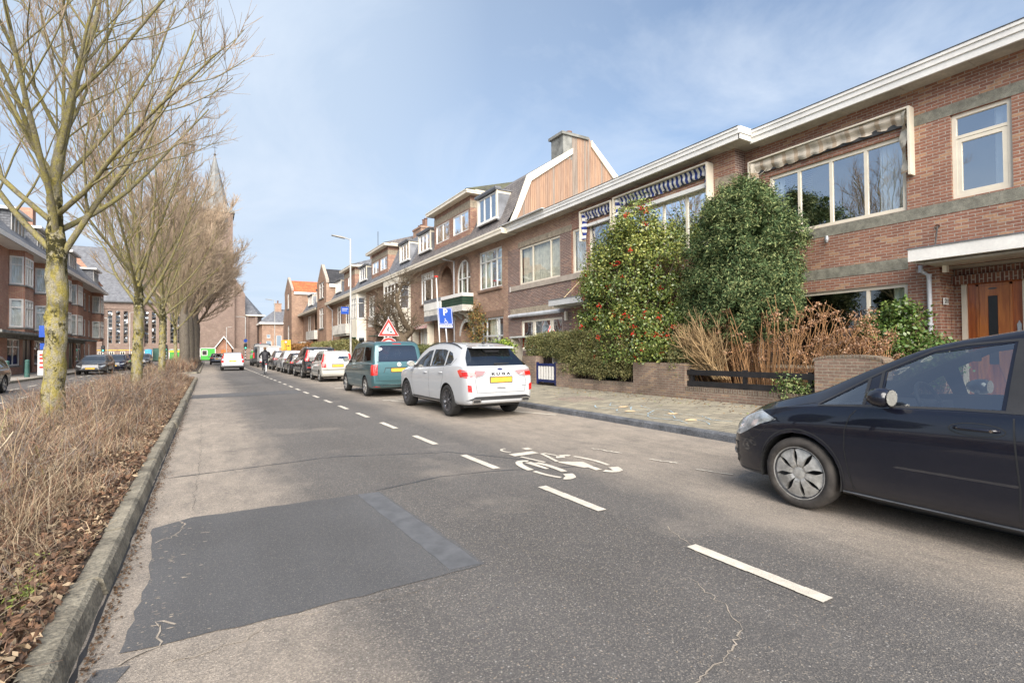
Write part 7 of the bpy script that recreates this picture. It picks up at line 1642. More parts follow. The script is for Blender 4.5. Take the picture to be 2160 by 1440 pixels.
# ---------------------------------------------------------------- trees and plants
def bark(name, base, lichen, moss, lf=.5, mf=.45, vs=3.0, collar=False):
    m, nt, b = newmat(name); P = N(nt, 'ShaderNodeTexCoord').outputs['Object']
    def nz(sc, d=5.0, r=.65, st=(1, 1, 1)):
        mp = N(nt, 'ShaderNodeMapping'); mp.inputs['Scale'].default_value = st; nt.links.new(P, mp.inputs[0])
        n = N(nt, 'ShaderNodeTexNoise', Scale=sc, Detail=d, Roughness=r); nt.links.new(mp.outputs[0], n.inputs[0]); return n.outputs[0]
    g = nz(14, 5, .7, (1, 1, .35)); c = ramp(nt, g, [(.3, tuple(x*.6 for x in base)), (.7, tuple(x*1.25 for x in base))])
    c = mix(nt, ramp(nt, nz(vs*3.2, 8, .8, (1, 1, .5)), [(lf-.05, 0), (lf+.06, .9)]), c, lichen)
    c = mix(nt, ramp(nt, nz(vs*1.3, 8, .8, (1, 1, .8)), [(1-mf, 0), (1-mf+.05, .92)]), c, moss)
    if collar:      # dark moss gathers round the fork and in a band lower down
        sp = N(nt, 'ShaderNodeSeparateXYZ'); nt.links.new(P, sp.inputs[0]); z = mth(nt, 'ADD', sp.outputs[2], mth(nt, 'MULTIPLY', nz(4, 4), .7))
        zr = ramp(nt, mth(nt, 'DIVIDE', z, 6.0), [(.38, 0), (.41, .6), (.44, .1), (.50, .15), (.56, 1), (.70, 1), (.80, 0)])
        c = mix(nt, mth(nt, 'MULTIPLY', zr, ramp(nt, nz(7, 6, .75), [(.43, 0), (.50, 1)])), c, moss)
    c = mix(nt, 1.0, c, ramp(nt, nz(60, 3), [(.3, .65), (.7, 1.25)]), 'MULTIPLY')
    nt.links.new(c, b.inputs['Base Color']); b.inputs['Roughness'].default_value = .95; b.inputs['Specular IOR Level'].default_value = .15
    bp = N(nt, 'ShaderNodeBump', Strength=.9, Distance=.025); nt.links.new(mth(nt, 'ADD', g, nz(40, 4)), bp.inputs['Height']); nt.links.new(bp.outputs[0], b.inputs['Normal'])
bark('bark_lichen', (.33, .30, .22), (.33, .275, .065), (.040, .036, .015), .50, .46, collar=True)
bark('bark_limb', (.225, .20, .135), (.27, .235, .075), (.08, .07, .035), .50, .40, 4)
bark('bark_old', (.21, .18, .145), (.26, .24, .12), (.06, .052, .035), .60, .40)
bark('bark_far', (.33, .26, .19), (.34, .30, .13), (.12, .10, .07), .60, .35)
bark('bark_gnarled', (.15, .115, .082), (.15, .14, .05), (.06, .045, .03), .60, .40)
pmat('twig', (.36, .27, .185), .95, var=.3, vs=1.5, obj=True); pmat('twig_far', (.44, .335, .235), .95, var=.25, vs=.4, obj=True)
class TB:
    """collects tubes quickly: each branch a tapering prism along its points"""
    def __init__(s): s.v = []; s.f = []; s.c = 0
    def tube(s, P, r0, r1, n):
        P = np.asarray(P); k = len(P); d = np.gradient(P, axis=0); d /= np.linalg.norm(d, axis=1)[:, None]+1e-9
        up = np.cross(d, [0.31, .87, .37]); up /= np.linalg.norm(up, axis=1)[:, None]+1e-9; w = np.cross(d, up)
        a = np.arange(n)*2*pi/n; r = np.linspace(r0, r1, k)[:, None, None] if not hasattr(r0, '__len__') else np.asarray(r0)[:, None, None]
        V = P[:, None, :]+r*(np.cos(a)[None, :, None]*up[:, None, :]+np.sin(a)[None, :, None]*w[:, None, :])
        s.v.append(V.reshape(-1, 3)); i = np.arange(k-1)[:, None]*n; j = np.arange(n)[None, :]; j2 = (j+1) % n
        s.f.append(np.stack([i+j, i+j2, i+n+j2, i+n+j], -1).reshape(-1, 4)+s.c); s.c += k*n
    def build(s, name, mat, parent, smooth=True):
        V = np.concatenate(s.v); F_ = np.concatenate(s.f); return quads(name, V, F_, mat, parent, smooth)
def quads(name, V, F_, mat, parent=None, smooth=False, mi=None, loc=None):
    me = bpy.data.meshes.new(name); V = np.asarray(V, dtype=np.float32)
    if parent is not None and not islocal(parent): V = V-np.array(wloc(parent), dtype=np.float32)
    if loc is not None: V = V-np.array(loc, dtype=np.float32)
    k = F_.shape[1]; me.vertices.add(len(V)); me.vertices.foreach_set('co', V.ravel()); me.loops.add(F_.size); me.loops.foreach_set('vertex_index', F_.astype(np.int32).ravel())
    me.polygons.add(len(F_)); me.polygons.foreach_set('loop_start', np.arange(len(F_), dtype=np.int32)*k); me.polygons.foreach_set('loop_total', np.full(len(F_), k, dtype=np.int32))
    for m in (mat if isinstance(mat, (list, tuple)) else [mat]): me.materials.append(MATS[m])
    if mi is not None: me.polygons.foreach_set('material_index', mi.astype(np.int32))
    if smooth: me.polygons.foreach_set('use_smooth', np.ones(len(F_), dtype=bool))
    me.update(calc_edges=True); me.validate(); o = bpy.data.objects.new(name, me); COL.objects.link(o)
    if loc is not None: o.location = loc
    if parent is not None: o.parent = parent
    return o
def path(p, d, L, n, rg, jit, trop):
    P = [np.array(p, float)]; d = np.array(d, float)
    for i in range(n):
        d = d+rg.normal(0, jit, 3)+np.array([0, 0, trop]); d /= np.linalg.norm(d); P.append(P[-1]+d*L/n)
    return np.array(P), d
def perp(d, az, ang):
    a = np.cross(d, [0, 0, 1.0]); 
    if np.linalg.norm(a) < 1e-3: a = np.array([1.0, 0, 0])
    a /= np.linalg.norm(a); b = np.cross(d, a); v = a*cos(az)+b*sin(az); return d*cos(ang)+v*sin(ang)
def baretree(t, base, h0, H, r0, limbs, seed, spread=(25, 55), limbL=(3.5, 5.2), nsec=9, nter=6, ntw=4, twigr=.006, barkm='bark_lichen', limbm='bark_limb', twigm='twig', trop=.07, twl=1.0, low=None, leader=True, thick=1.0):
    rg = np.random.default_rng(seed); base = np.array(base, float)
    tr, tb, tl = TB(), TB(), TB()
    zs = np.array([0, .12, .3, .8, 1.6, 2.3, h0-.4, h0, h0+.35]); zs = zs[zs <= h0+.36]; rr_ = r0*(1.0+.45*np.exp(-zs*5)-.10*zs/h0); rr_[-2:] *= 1.0
    ht = 1.35 if leader else .1
    kz = np.linspace(0, h0+ht, 34); R_ = np.interp(kz, zs, rr_)*np.interp(kz, [0, h0-.25, h0+.25, h0+ht], [1, 1.06, .96, .62]); P = base+np.stack([.03*np.sin(kz*1.3+seed), .03*np.cos(kz*1.1), kz], 1)
    tr.tube(P, R_, R_, 20); V = tr.v[0]; V += (np.sin(V[:, 2:3]*9+V[:, 0:1]*31)*.012+rg.normal(0, .006, (len(V), 1)))*np.sign(V-P.mean(0)+1e-6)*np.array([1, 1, 0])
    tr.build('trunk', barkm, t)
    starts = []
    top = P[-1]
    if leader:
        Lp, _ = path(top-np.array([0, 0, .06]), [0.02, 0, 1], H-h0-ht, 14, rg, .05, .02); tb.tube(Lp, R_[-1]*1.0, .02, 12)
    else: Lp = None
    for k in range(limbs):
        az = 2*pi*(k*.382+rg.uniform(-.05, .05)); f = k/limbs
        if leader: q = min(len(Lp)-1, int(max(0, f-.5)*1.2*len(Lp))); st = Lp[q] if f > .5 else P[-1-int((1-f*2)*(ht+.15)/(kz[1]-kz[0]))].copy(); rl = r0*(.38-.24*f)
        else: st = P[-1]-np.array([0, 0, rg.uniform(0, .35)]); rl = r0*.5
        ang = R(rg.uniform(*spread)*(1-.35*f)); L = rg.uniform(*limbL)*(1-.35*f)
        d = np.array([sin(ang)*cos(az), sin(ang)*sin(az), cos(ang)]); lp, _ = path(st, d, L, 12, rg, .045, trop*.55); tb.tube(lp, rl*thick, .012, 8); starts.append((lp, L, rl*thick))
    for lp, L, rl in starts+([(Lp[4:], H-h0-2, r0*.3)] if leader else []):
        for s in range(nsec):
            f = .16+.80*(s+rg.uniform(0, 1))/nsec; x = f*(len(lp)-1); i = int(x); st = lp[i]+(lp[min(i+1, len(lp)-1)]-lp[i])*(x-i); d = lp[min(i+1, len(lp)-1)]-lp[max(i-1, 0)]; d /= np.linalg.norm(d)
            dd = perp(d, rg.uniform(0, 2*pi), R(rg.uniform(22, 48))); dd[2] = abs(dd[2])*.9+.05; L2 = L*rg.uniform(.32, .52)*(1.1-.6*f)
            r2_ = max(.008, rl*(1-f)*.55); sp, _ = path(st, dd, L2, 7, rg, .07, trop); tb.tube(sp, r2_, .006, 5)
            for q in range(nter):
                g = .15+.85*(q+rg.uniform(0, 1))/nter; x = g*(len(sp)-1); i = min(int(x), len(sp)-2); st3_ = sp[i]+(sp[i+1]-sp[i])*(x-i); d3 = sp[i+1]-sp[i]; d3 /= np.linalg.norm(d3)
                d3 = perp(d3, rg.uniform(0, 2*pi), R(rg.uniform(18, 44))); d3[2] += .12; L3 = max(.35, L2*rg.uniform(.3, .5)*(1.15-.6*g)); tp, _ = path(st3_, d3, L3, 4, rg, .10, trop*1.3); tl.tube(tp, max(twigr*1.5, r2_*.35), twigr*.8, 3)
                for w in range(ntw):
                    h = rg.uniform(.15, 1); x = h*(len(tp)-1); i = min(int(x), len(tp)-2); s4 = tp[i]+(tp[i+1]-tp[i])*(x-i); d4 = tp[i+1]-tp[i]; d4 /= np.linalg.norm(d4); d4 = perp(d4, rg.uniform(0, 2*pi), R(rg.uniform(14, 40))); d4[2] += .12
                    up_, _ = path(s4, d4, rg.uniform(.22, .52)*twl, 2, rg, .12, trop); tl.tube(up_, twigr, twigr*.6, 3)
    cr = tb.build('crown', limbm, t); tl.build('twigs', twigm, cr); return t
T1 = thing('bare_tree', 'nearest bare tree with thick yellow lichened trunk and mossy black collar at the fork', 'tree', (-2.26, 11.5, .11), group='bare trees along the median')
baretree(T1, (-2.26, 11.5, .11), 3.0, 9.6, .150, 18, 11, spread=(26, 62), limbL=(4.6, 5.8), nsec=9, nter=5, ntw=4, twigr=.0042)
T2 = thing('bare_tree', 'second bare tree, slimmer lichened trunk beside the dark blue car on the left', 'tree', (-2.17, 22.5, .11), group='bare trees along the median')
baretree(T2, (-2.17, 22.5, .11), 3.0, 11.6, .165, 19, 23, spread=(20, 68), limbL=(5.0, 6.4), trop=.11, nsec=10, nter=5, ntw=4, twigr=.0075)
T3 = copy_tree(T2); T3.location = (-2.14, 33.2, .11); T3.rotation_euler.z = 2.0; T3.scale = (.95, .95, 1.02); T3['label'] = 'third bare tree on the median, dark mossy patch low on its trunk'
T4 = copy_tree(T2); T4.location = (-2.3, 49.5, .11); T4.rotation_euler.z = 4.2; T4.scale = (.72, .72, 1.05); T4['label'] = 'thin young yellow stemmed tree before the stout dark trunks'
T5 = thing('old_tree', 'first of the stout dark trunked old trees on the far median', 'tree', (-2.0, 58, .11), group='old trees on the far median')
baretree(T5, (-2.0, 58, .11), 4.6, 17.0, .42, 18, 31, spread=(14, 60), limbL=(7.6, 10.0), nsec=11, nter=7, ntw=5, twigr=.018, barkm='bark_old', limbm='bark_far', twigm='twig_far', twl=1.9, trop=.06)
for x, y, rz, sc, lb in [(-1.75, 66, 1.3, (1.0, 1.0, 1.0), 'second stout old tree, pale grey trunk touching the first'), (-1.35, 73, 2.9, (1.05, 1.05, 1.03), 'third stout old tree, right hand trunk of the dark group'), (-2.4, 82, 4.0, (1.1, 1.1, 1.05), 'farthest old tree of the dark group, crown over the lane')]:
    o = copy_tree(T5); o.location = (x, y, .11); o.rotation_euler.z = rz; o.scale = sc; o['label'] = lb
o = copy_tree(T2); o.location = (-2.2, -4.2, .11); o.rotation_euler.z = 5.0; o['label'] = 'bare tree on the median beside the camera, seen in window reflections'  # unseen tree behind the camera, added only for the panes to mirror
# gnarled garden tree
GT = thing('gnarled_tree', 'gnarled bare tree with twisted pollarded limbs in the garden behind the teal van', 'tree', (10.3, 30.4, PZ1))
rg = np.random.default_rng(5); tb, tl = TB(), TB()
cy_, sy_ = cos(YAW), sin(YAW)
def gp_(a, b, z): return np.array([10.3+a*cy_+b*sy_, 30.4-a*sy_+b*cy_, z])
def smooth(P, n=5): return catmull(np.array(P), n)
trunk = smooth([gp_(.15, 0, .1), gp_(.05, 0, .9), gp_(.15, .05, 1.5), gp_(-.05, 0, 2.0), gp_(-.25, .05, 2.35), gp_(-.5, 0, 2.5)]); rr0 = np.interp(np.linspace(0, 1, len(trunk)), [0, .2, .5, .7, 1], [.42, .33, .30, .34, .26]); tb.tube(trunk, rr0, rr0, 14); V = tb.v[0]; V += rg.normal(0, .012, V.shape)
tb.build('trunk', 'bark_gnarled', GT); tb = TB()
limbs = [([gp_(-.1, 0, 2.2), gp_(.25, .1, 2.55), gp_(.42, .1, 2.75), gp_(.15, .1, 3.0), gp_(-.1, 0, 3.6), gp_(-.35, 0, 4.3), gp_(-.45, .1, 5.0)], .24, .11), ([gp_(-.4, 0, 2.5), gp_(-.95, 0, 2.75), gp_(-1.15, -.1, 3.1), gp_(-1.0, 0, 3.5), gp_(-.9, 0, 4.2)], .20, .11),
  ([gp_(-.95, 0, 2.8), gp_(-1.5, .1, 2.7), gp_(-1.7, 0, 3.0), gp_(-1.75, 0, 3.6)], .13, .08), ([gp_(-.35, 0, 4.2), gp_(-.9, .1, 4.5), gp_(-1.3, 0, 4.4)], .10, .07), ([gp_(-.4, 0, 4.7), gp_(-.2, .2, 5.4), gp_(.0, .1, 5.6), gp_(.3, 0, 5.5)], .09, .05), ([gp_(-.5, .3, 2.6), gp_(-.6, .9, 3.0), gp_(-.9, 1.1, 3.9)], .12, .07), ([gp_(-1.1, 0, 3.3), gp_(-1.1, -.6, 3.7), gp_(-1.4, -.8, 4.3)], .09, .06)]
for P, a, b in limbs:
    P = smooth(P); tb.tube(P, a, b, 9)
    for i in range(3, len(P)):
        for q in range(3):
            az, el = rg.uniform(0, 2*pi), rg.uniform(-.3, 1.1); d = np.array([cos(az)*cos(el), sin(az)*cos(el), sin(el)]); tp, _ = path(P[i], d, rg.uniform(.8, 1.7), 7, rg, .16, -.03 if rg.random() < .5 else .05); tl.tube(tp, .020, .008, 4)
            for w in range(4):
                k = rg.integers(1, 7); az, el = rg.uniform(0, 2*pi), rg.uniform(-.6, 1.0); d4 = np.array([cos(az)*cos(el), sin(az)*cos(el), sin(el)]); up_, _ = path(tp[k], d4, rg.uniform(.25, .65), 3, rg, .2, -.02); tl.tube(up_, .009, .006, 3)
cr_ = tb.build('crown', 'bark_gnarled', GT); tl.build('twigs', 'bark_gnarled', cr_)
# ---- leaves
def leafmat(name, c1, c2, rough=.5, sc=1.2, trans=0, spec=.4, tip=None):
    m, nt, b = newmat(name); P = objpos(nt); n = N(nt, 'ShaderNodeTexNoise', Scale=sc*12, Detail=2.0); nt.links.new(P, n.inputs[0]); n2 = N(nt, 'ShaderNodeTexNoise', Scale=sc, Detail=3.0); nt.links.new(P, n2.inputs[0])
    c = ramp(nt, mth(nt, 'ADD', mth(nt, 'MULTIPLY', n.outputs[0], .6), mth(nt, 'MULTIPLY', n2.outputs[0], .4)), [(.38, c1), (.6, c2)]); nt.links.new(c, b.inputs['Base Color']); b.inputs['Roughness'].default_value = rough; b.inputs['Specular IOR Level'].default_value = spec
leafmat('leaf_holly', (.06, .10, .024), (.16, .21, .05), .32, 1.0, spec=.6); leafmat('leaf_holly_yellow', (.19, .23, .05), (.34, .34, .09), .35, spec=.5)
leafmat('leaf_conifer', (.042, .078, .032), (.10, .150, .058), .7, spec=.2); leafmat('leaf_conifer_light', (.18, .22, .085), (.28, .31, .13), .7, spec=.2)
leafmat('leaf_hedge', (.065, .082, .026), (.17, .175, .06), .6); leafmat('leaf_hedge_olive', (.15, .14, .05), (.29, .26, .105), .65); leafmat('leaf_green', (.035, .075, .015), (.10, .18, .035), .4); leafmat('leaf_lime', (.16, .24, .03), (.32, .40, .06), .4)
leafmat('leaf_beech', (.22, .10, .04), (.38, .19, .08), .7); leafmat('leaf_autumn', (.20, .11, .03), (.36, .20, .06), .7)
pmat('berry_red', (.62, .025, .012), .3, var=.2, vs=20)
def leaves(centres, per, sig, size, rg, elong=1.6, updir=0.35, out=None):
    C = np.repeat(centres, per, axis=0); n = len(C); P = C+rg.normal(0, 1, (n, 3))*sig
    nrm = rg.normal(0, 1, (n, 3))+np.array([0, 0, updir]); 
    if out is not None: o = P-out; o /= np.linalg.norm(o, axis=1)[:, None]+1e-9; nrm += o*.9
    nrm /= np.linalg.norm(nrm, axis=1)[:, None]; t = np.cross(nrm, rg.normal(0, 1, (n, 3))); t /= np.linalg.norm(t, axis=1)[:, None]+1e-9; b = np.cross(nrm, t)
    s = (size*rg.uniform(.6, 1.3, n))[:, None]; a = t*s*elong*.5; c = b*s*.5; bend = nrm*s*.18
    V = np.stack([P-a, P-c*1.0+bend, P+a, P+c*1.0+bend], 1).reshape(-1, 3); return V, np.arange(n*4).reshape(-1, 4)
def blob(c, r, n, rg, shell=.55, lump=.18, zcut=None, seed=0):
    d = rg.normal(0, 1, (n, 3)); d /= np.linalg.norm(d, axis=1)[:, None]; k = rg.normal(0, 1, (9, 3))*2.2; ph = rg.uniform(0, 6, 9); L = 1+lump*np.sum(np.sin(d@k.T+ph), 1)/3
    rad = (shell+(1-shell)*rg.random(n)**.6)*L; P = np.array(c)+d*rad[:, None]*np.array(r); return P if zcut is None else P[P[:, 2] > zcut]
def stems(t, base, targets, r, mat, rg, name='stem', n=6):
    tb = TB()
    for q in targets:
        mid = (np.array(base)+q)/2+rg.normal(0, .12, 3)*[1, 1, .5]; tb.tube(catmull(np.array([base+rg.normal(0, .04, 3), mid, q]), n), r, r*.3, 5)
    return tb.build(name, mat, t)
rg = np.random.default_rng(3)
HO = thing('holly_bush', 'tall yellowish holly covered in red berries in front of the dark brick house', 'bush', (11.25, 11.7, PZ1)); hc = np.array([11.25, 11.75, 3.35])
B_ = np.concatenate([blob((11.25, 11.9, 3.3), (.98, 2.15, 2.35), 620, rg, .55, .11), blob((11.15, 11.3, 4.9), (.75, 1.0, 1.0), 90, rg, .4), blob((11.0, 11.2, 1.9), (.75, 2.1, 1.05), 260, rg, .4, zcut=1.0)])
B_ = B_[B_[:, 0] < 12.1]
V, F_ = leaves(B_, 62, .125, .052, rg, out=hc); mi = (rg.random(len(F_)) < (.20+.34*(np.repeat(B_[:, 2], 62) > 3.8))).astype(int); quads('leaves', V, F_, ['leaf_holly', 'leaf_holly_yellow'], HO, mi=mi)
stems(HO, np.array([11.2, 11.6, .2]), B_[rg.choice(len(B_), 60)], .045, 'bark_gnarled', rg, 'branches')
bb_ = B_[(B_[:, 0] < 11.35) & (rg.random(len(B_)) < .55)]; bb_ = bb_[(rg.random(len(bb_)) < np.where(bb_[:, 2] < 3.2, .42, .12))]
m = bmesh.new(); bmesh.ops.create_icosphere(m, subdivisions=1, radius=1); ico = np.array([v.co for v in m.verts]); icf = np.array([[v.index for v in f.verts] for f in m.faces]); m.free()
bc = np.repeat(bb_, 15, 0)+np.array([-.10, 0, 0])+rg.normal(0, .042, (len(bb_)*15, 3)); bc += np.repeat(rg.normal(0, .10, (len(bb_), 3)), 15, 0)
V = (bc[:, None, :]+ico[None]*.016).reshape(-1, 3); F_ = (icf[None]+np.arange(len(bc))[:, None, None]*len(ico)).reshape(-1, 3); tag(quads('berries', V, F_, 'berry_red', HO, smooth=True), kind='stuff')
CO = thing('conifer', 'broad dark green conifer between the holly and the upper window of number 211', 'conifer', (11.45, 8.2, PZ1))
cc = np.concatenate([blob((11.5, 8.0, 3.95), (1.0, 1.30, 1.85), 520, rg, .72, .11), blob((11.5, 8.2, 2.9), (1.0, 1.65, 1.25), 380, rg, .7, .12), blob((11.5, 9.4, 2.3), (.7, 1.1, .6), 120, rg, .5)]); cc = cc[cc[:, 0] < 12.45]
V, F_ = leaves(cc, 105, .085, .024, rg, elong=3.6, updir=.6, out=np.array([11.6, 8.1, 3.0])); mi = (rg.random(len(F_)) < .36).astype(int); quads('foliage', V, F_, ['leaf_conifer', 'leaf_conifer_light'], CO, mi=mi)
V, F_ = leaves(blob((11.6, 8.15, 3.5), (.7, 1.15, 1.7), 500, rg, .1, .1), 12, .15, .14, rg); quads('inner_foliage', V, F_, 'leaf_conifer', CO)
tb = TB(); tb.tube([(11.7, 8.2, .1), (11.7, 8.15, 4.8)], .12, .04, 8); tb.build('trunk', 'bark_old', CO)
def hedge(label, x0, x1, y0, y1, z0, z1, mats, n, size=.035, frac=.3, seed=1, rnd=.12, nm='hedge', per=30, stemz=None, sig=.06):
    rg = np.random.default_rng(seed); t = thing(nm, label, 'hedge', ((x0+x1)/2, (y0+y1)/2, PZ1)); P = rg.random((n, 3))*[x1-x0, y1-y0, z1-z0]+[x0, y0, z0]
    f = rg.integers(0, 3, n); P[f == 0, 0] = x0+rg.random((f == 0).sum())*.06; k = f == 1; P[k, 2] = z1-rg.random(k.sum())*.06; k = (f == 2) & (rg.random(n) < .4); P[k, 1] = y0+rg.random(k.sum())*.05
    P += (np.sin(P[:, 1:2]*2.3+seed)*.05+np.sin(P[:, 1:2]*7)*.02)*[1, 0, 1]
    V, F_ = leaves(P, per, sig, size, rg); quads('leaves', V, F_, mats, t, mi=(rg.random(len(F_)) < frac).astype(int) if len(mats) > 1 else None)
    tb = TB()
    for i in range(int((y1-y0)*9)):
        y = rg.uniform(y0, y1); x = rg.uniform(x0+.1, x1-.1); tb.tube([(x, y, stemz or .2), (x+rg.normal(0, .06), y+rg.normal(0, .1), (z0+z1)/2), (x+rg.normal(0, .1), y+rg.normal(0, .2), z1-.1)], .014, .005, 4)
    tb.build('stems', 'bark_gnarled', t); return t
hedge('clipped olive brown hedge on the low wall between the navy gate and the holly', 10.52, 11.2, 11.2, 14.5, .66, 2.0, ['leaf_hedge_olive', 'leaf_hedge'], 1500, .030, .45, 2, per=32)
hedge('darker green clipped hedge behind the gate pier', 10.75, 11.9, 14.95, 16.95, 1.22, 2.0, ['leaf_hedge', 'leaf_hedge_olive'], 800, .03, .35, 3, per=32)
hedge('low green hedge behind the teal van and white car', 10.5, 11.2, 19.5, 30, .6, 1.72, ['leaf_hedge'], 1500, .06, 0, 4, per=16)
hedge('greenish brown hedge behind the street lamp', 10.4, 11.5, 46, 63, .5, 2.35, ['leaf_hedge_olive', 'leaf_hedge'], 2200, .10, .35, 5, per=12, sig=.12)
hedge('copper brown beech hedge in front of the brick gable', 10.4, 11.4, 66, 82, .5, 2.35, ['leaf_beech', 'leaf_autumn'], 1800, .13, .4, 6, per=10, sig=.14)
def bush(label, c, r, n, mats, size, frac, seed, per=30, sig=.07, nm='bush', zcut=None, cat='bush', shell=.4):
    rg = np.random.default_rng(seed); t = thing(nm, label, cat, (c[0], c[1], PZ1)); P = blob(c, r, n, rg, shell, .16, zcut); V, F_ = leaves(P, per, sig, size, rg, out=np.array(c)); quads('leaves', V, F_, mats, t, mi=(rg.random(len(F_)) < frac).astype(int) if len(mats) > 1 else None)
    stems(t, np.array([c[0], c[1], .2]), P[rg.choice(len(P), 14)], .014, 'bark_gnarled', rg, 'stems'); return t
bush('round clipped green bush between the tall pier and the dry shrubs', (10.95, 9.35, 1.25), (.5, .62, .62), 240, ['leaf_hedge', 'leaf_hedge_olive'], .032, .5, 7)
bush('bright lime green laurel beside the wheelie bin', (10.5, 18.6, 1.42), (.7, .85, .5), 130, ['leaf_lime', 'leaf_green'], .06, .3, 8)
bush('glossy dark green evergreen bush under the house number', (12.0, 5.05, 1.62), (.5, .62, .75), 300, ['leaf_green', 'leaf_holly'], .050, .5, 9, per=24)
bush('spreading green bush by the front door behind the pier', (11.9, 4.35, 1.2), (.5, .55, .5), 220, ['leaf_green', 'leaf_hedge'], .045, .4, 10, per=24)
bush('small grey green shrub poking through the lower rail by the pier', (10.62, 6.35, .62), (.16, .42, .26), 70, ['leaf_conifer_light', 'leaf_green'], .035, .4, 12, per=22, sig=.05)
bush('russet climbing rose on the wall beside the arched porch', (12.05, 23.9, 2.6), (.22, .9, 1.5), 130, ['leaf_autumn', 'leaf_hedge'], .06, .5, 13, per=14, sig=.12, nm='climbing_rose', cat='climber')
# dry stems: hydrangeas and a bare tan shrub
pmat('stem_tan', (.42, .29, .15), .9, var=.25, vs=3, obj=True); pmat('stem_orange', (.40, .22, .10), .9, var=.3, vs=3, obj=True); pmat('flower_brown', (.36, .19, .10), .95, var=.35, vs=14, obj=True); pmat('flower_pale', (.46, .30, .20), .95, var=.3, vs=14, obj=True)
BS = thing('bare_shrub', 'fan of bare tan twigs spilling over the black rail fence', 'shrub', (10.95, 8.6, PZ1)); rg = np.random.default_rng(9); tb = TB()
for i in range(70):
    az = rg.uniform(0, 2*pi); sp_ = rg.uniform(.1, 1.0); d = np.array([-.25+.45*cos(az)*sp_, .75+1.5*sp_*sin(az)*.9, 1.0]); d /= np.linalg.norm(d); lp, _ = path((10.95+rg.normal(0, .08), 8.35+rg.normal(0, .15), .7), d, rg.uniform(.9, 1.75), 7, rg, .09, .07); tb.tube(lp, .013, .006, 4)
    for k in range(8):
        j = rg.integers(2, 7); dd = lp[min(j+1, 7)]-lp[j-1]; dd /= np.linalg.norm(dd); q, _ = path(lp[j], perp(dd, rg.uniform(0, 6.3), .65), rg.uniform(.2, .55), 3, rg, .12, .06); tb.tube(q, .008, .005, 3)
tb.build('branches', 'stem_tan', BS)
def hydrangea(label, x0, x1, y0, y1, z0, z1, n, heads, seed):
    rg = np.random.default_rng(seed); t = thing('dry_hydrangea', label, 'shrub', ((x0+x1)/2, (y0+y1)/2, PZ1), group='dried hydrangeas in the front garden'); tb = TB(); H = []
    cx, cy = (x0+x1)/2, (y0+y1)/2
    for i in range(n):
        bx, by = rg.uniform(x0+.2, x1-.1), rg.uniform(y0+.15, y1-.15); h = rg.uniform(z0, z1)*(1-.25*abs(by-cy)/(y1-y0)*2); lp, _ = path((bx, by, .2), [(bx-cx)*.35, (by-cy)*.35, 1], h-.2, 7, rg, .05, .02); tb.tube(lp, .010, .006, 4)
        if rg.random() < heads: H.append(lp[-1])
        for k in range(3):
            j = rg.integers(3, 8); d = np.array([rg.normal(0, .5), rg.normal(0, .5), 1.0]); q, _ = path(lp[min(j, 7)], d/np.linalg.norm(d), rg.uniform(.2, .5), 3, rg, .1, 0); tb.tube(q, .006, .004, 3)
            if rg.random() < heads*.5: H.append(q[-1])
    tb.build('stems', 'stem_orange', t); H = np.array(H); V, F_ = leaves(H, 34, np.array([.055, .055, .030]), .032, rg, elong=1.2, updir=1.2); quads('flower_heads', V, F_, ['flower_brown', 'flower_pale'], t, mi=(rg.random(len(F_)) < .35).astype(int)); return t
hydrangea('wide stand of dried orange brown hydrangeas behind the black rails', 10.8, 12.1, 5.9, 9.1, 1.4, 2.75, 230, .55, 21)
hydrangea('smaller dried hydrangea with pale heads right of the rounded pier', 10.9, 11.6, 4.75, 5.55, 1.2, 1.95, 46, .9, 22)
# ground cover below the fence
rg = np.random.default_rng(14); C = rg.random((700, 3))*[1.2, 5, .12]+[10.7, 4.6, .22]; V, F_ = leaves(C, 10, .06, .035, rg); tag(quads('ground_cover', V, F_, ['leaf_hedge', 'leaf_green'], mi=(rg.random(len(F_)) < .4).astype(int)), 'low dark green ground cover behind the rail fence', 'ground cover', kind='stuff')
for i, (x, y, s) in enumerate([(-12.5, 10, 1.0), (-13.5, 15.2, 1.3), (-12.8, 21.5, 1.05), (-14, 27.5, 1.25), (-13.5, 2.5, 1.1)]):  # unseen conifers, added only to give the window panes something to reflect
    o = copy_tree(CO); o.location = (x, y, .1); o.scale = (s*1.3, s, s); o.rotation_euler.z = i*1.3
    o['label'] = ['dark conifer across the street opposite the holly, nearest the camera', 'tallest dark conifer across the street, mirrored in the upper windows', 'dark conifer across the street opposite the teal van', 'far dark conifer across the street before the corner building', 'dark conifer across the street beside the camera'][i]; o['group'] = 'conifers across the street'
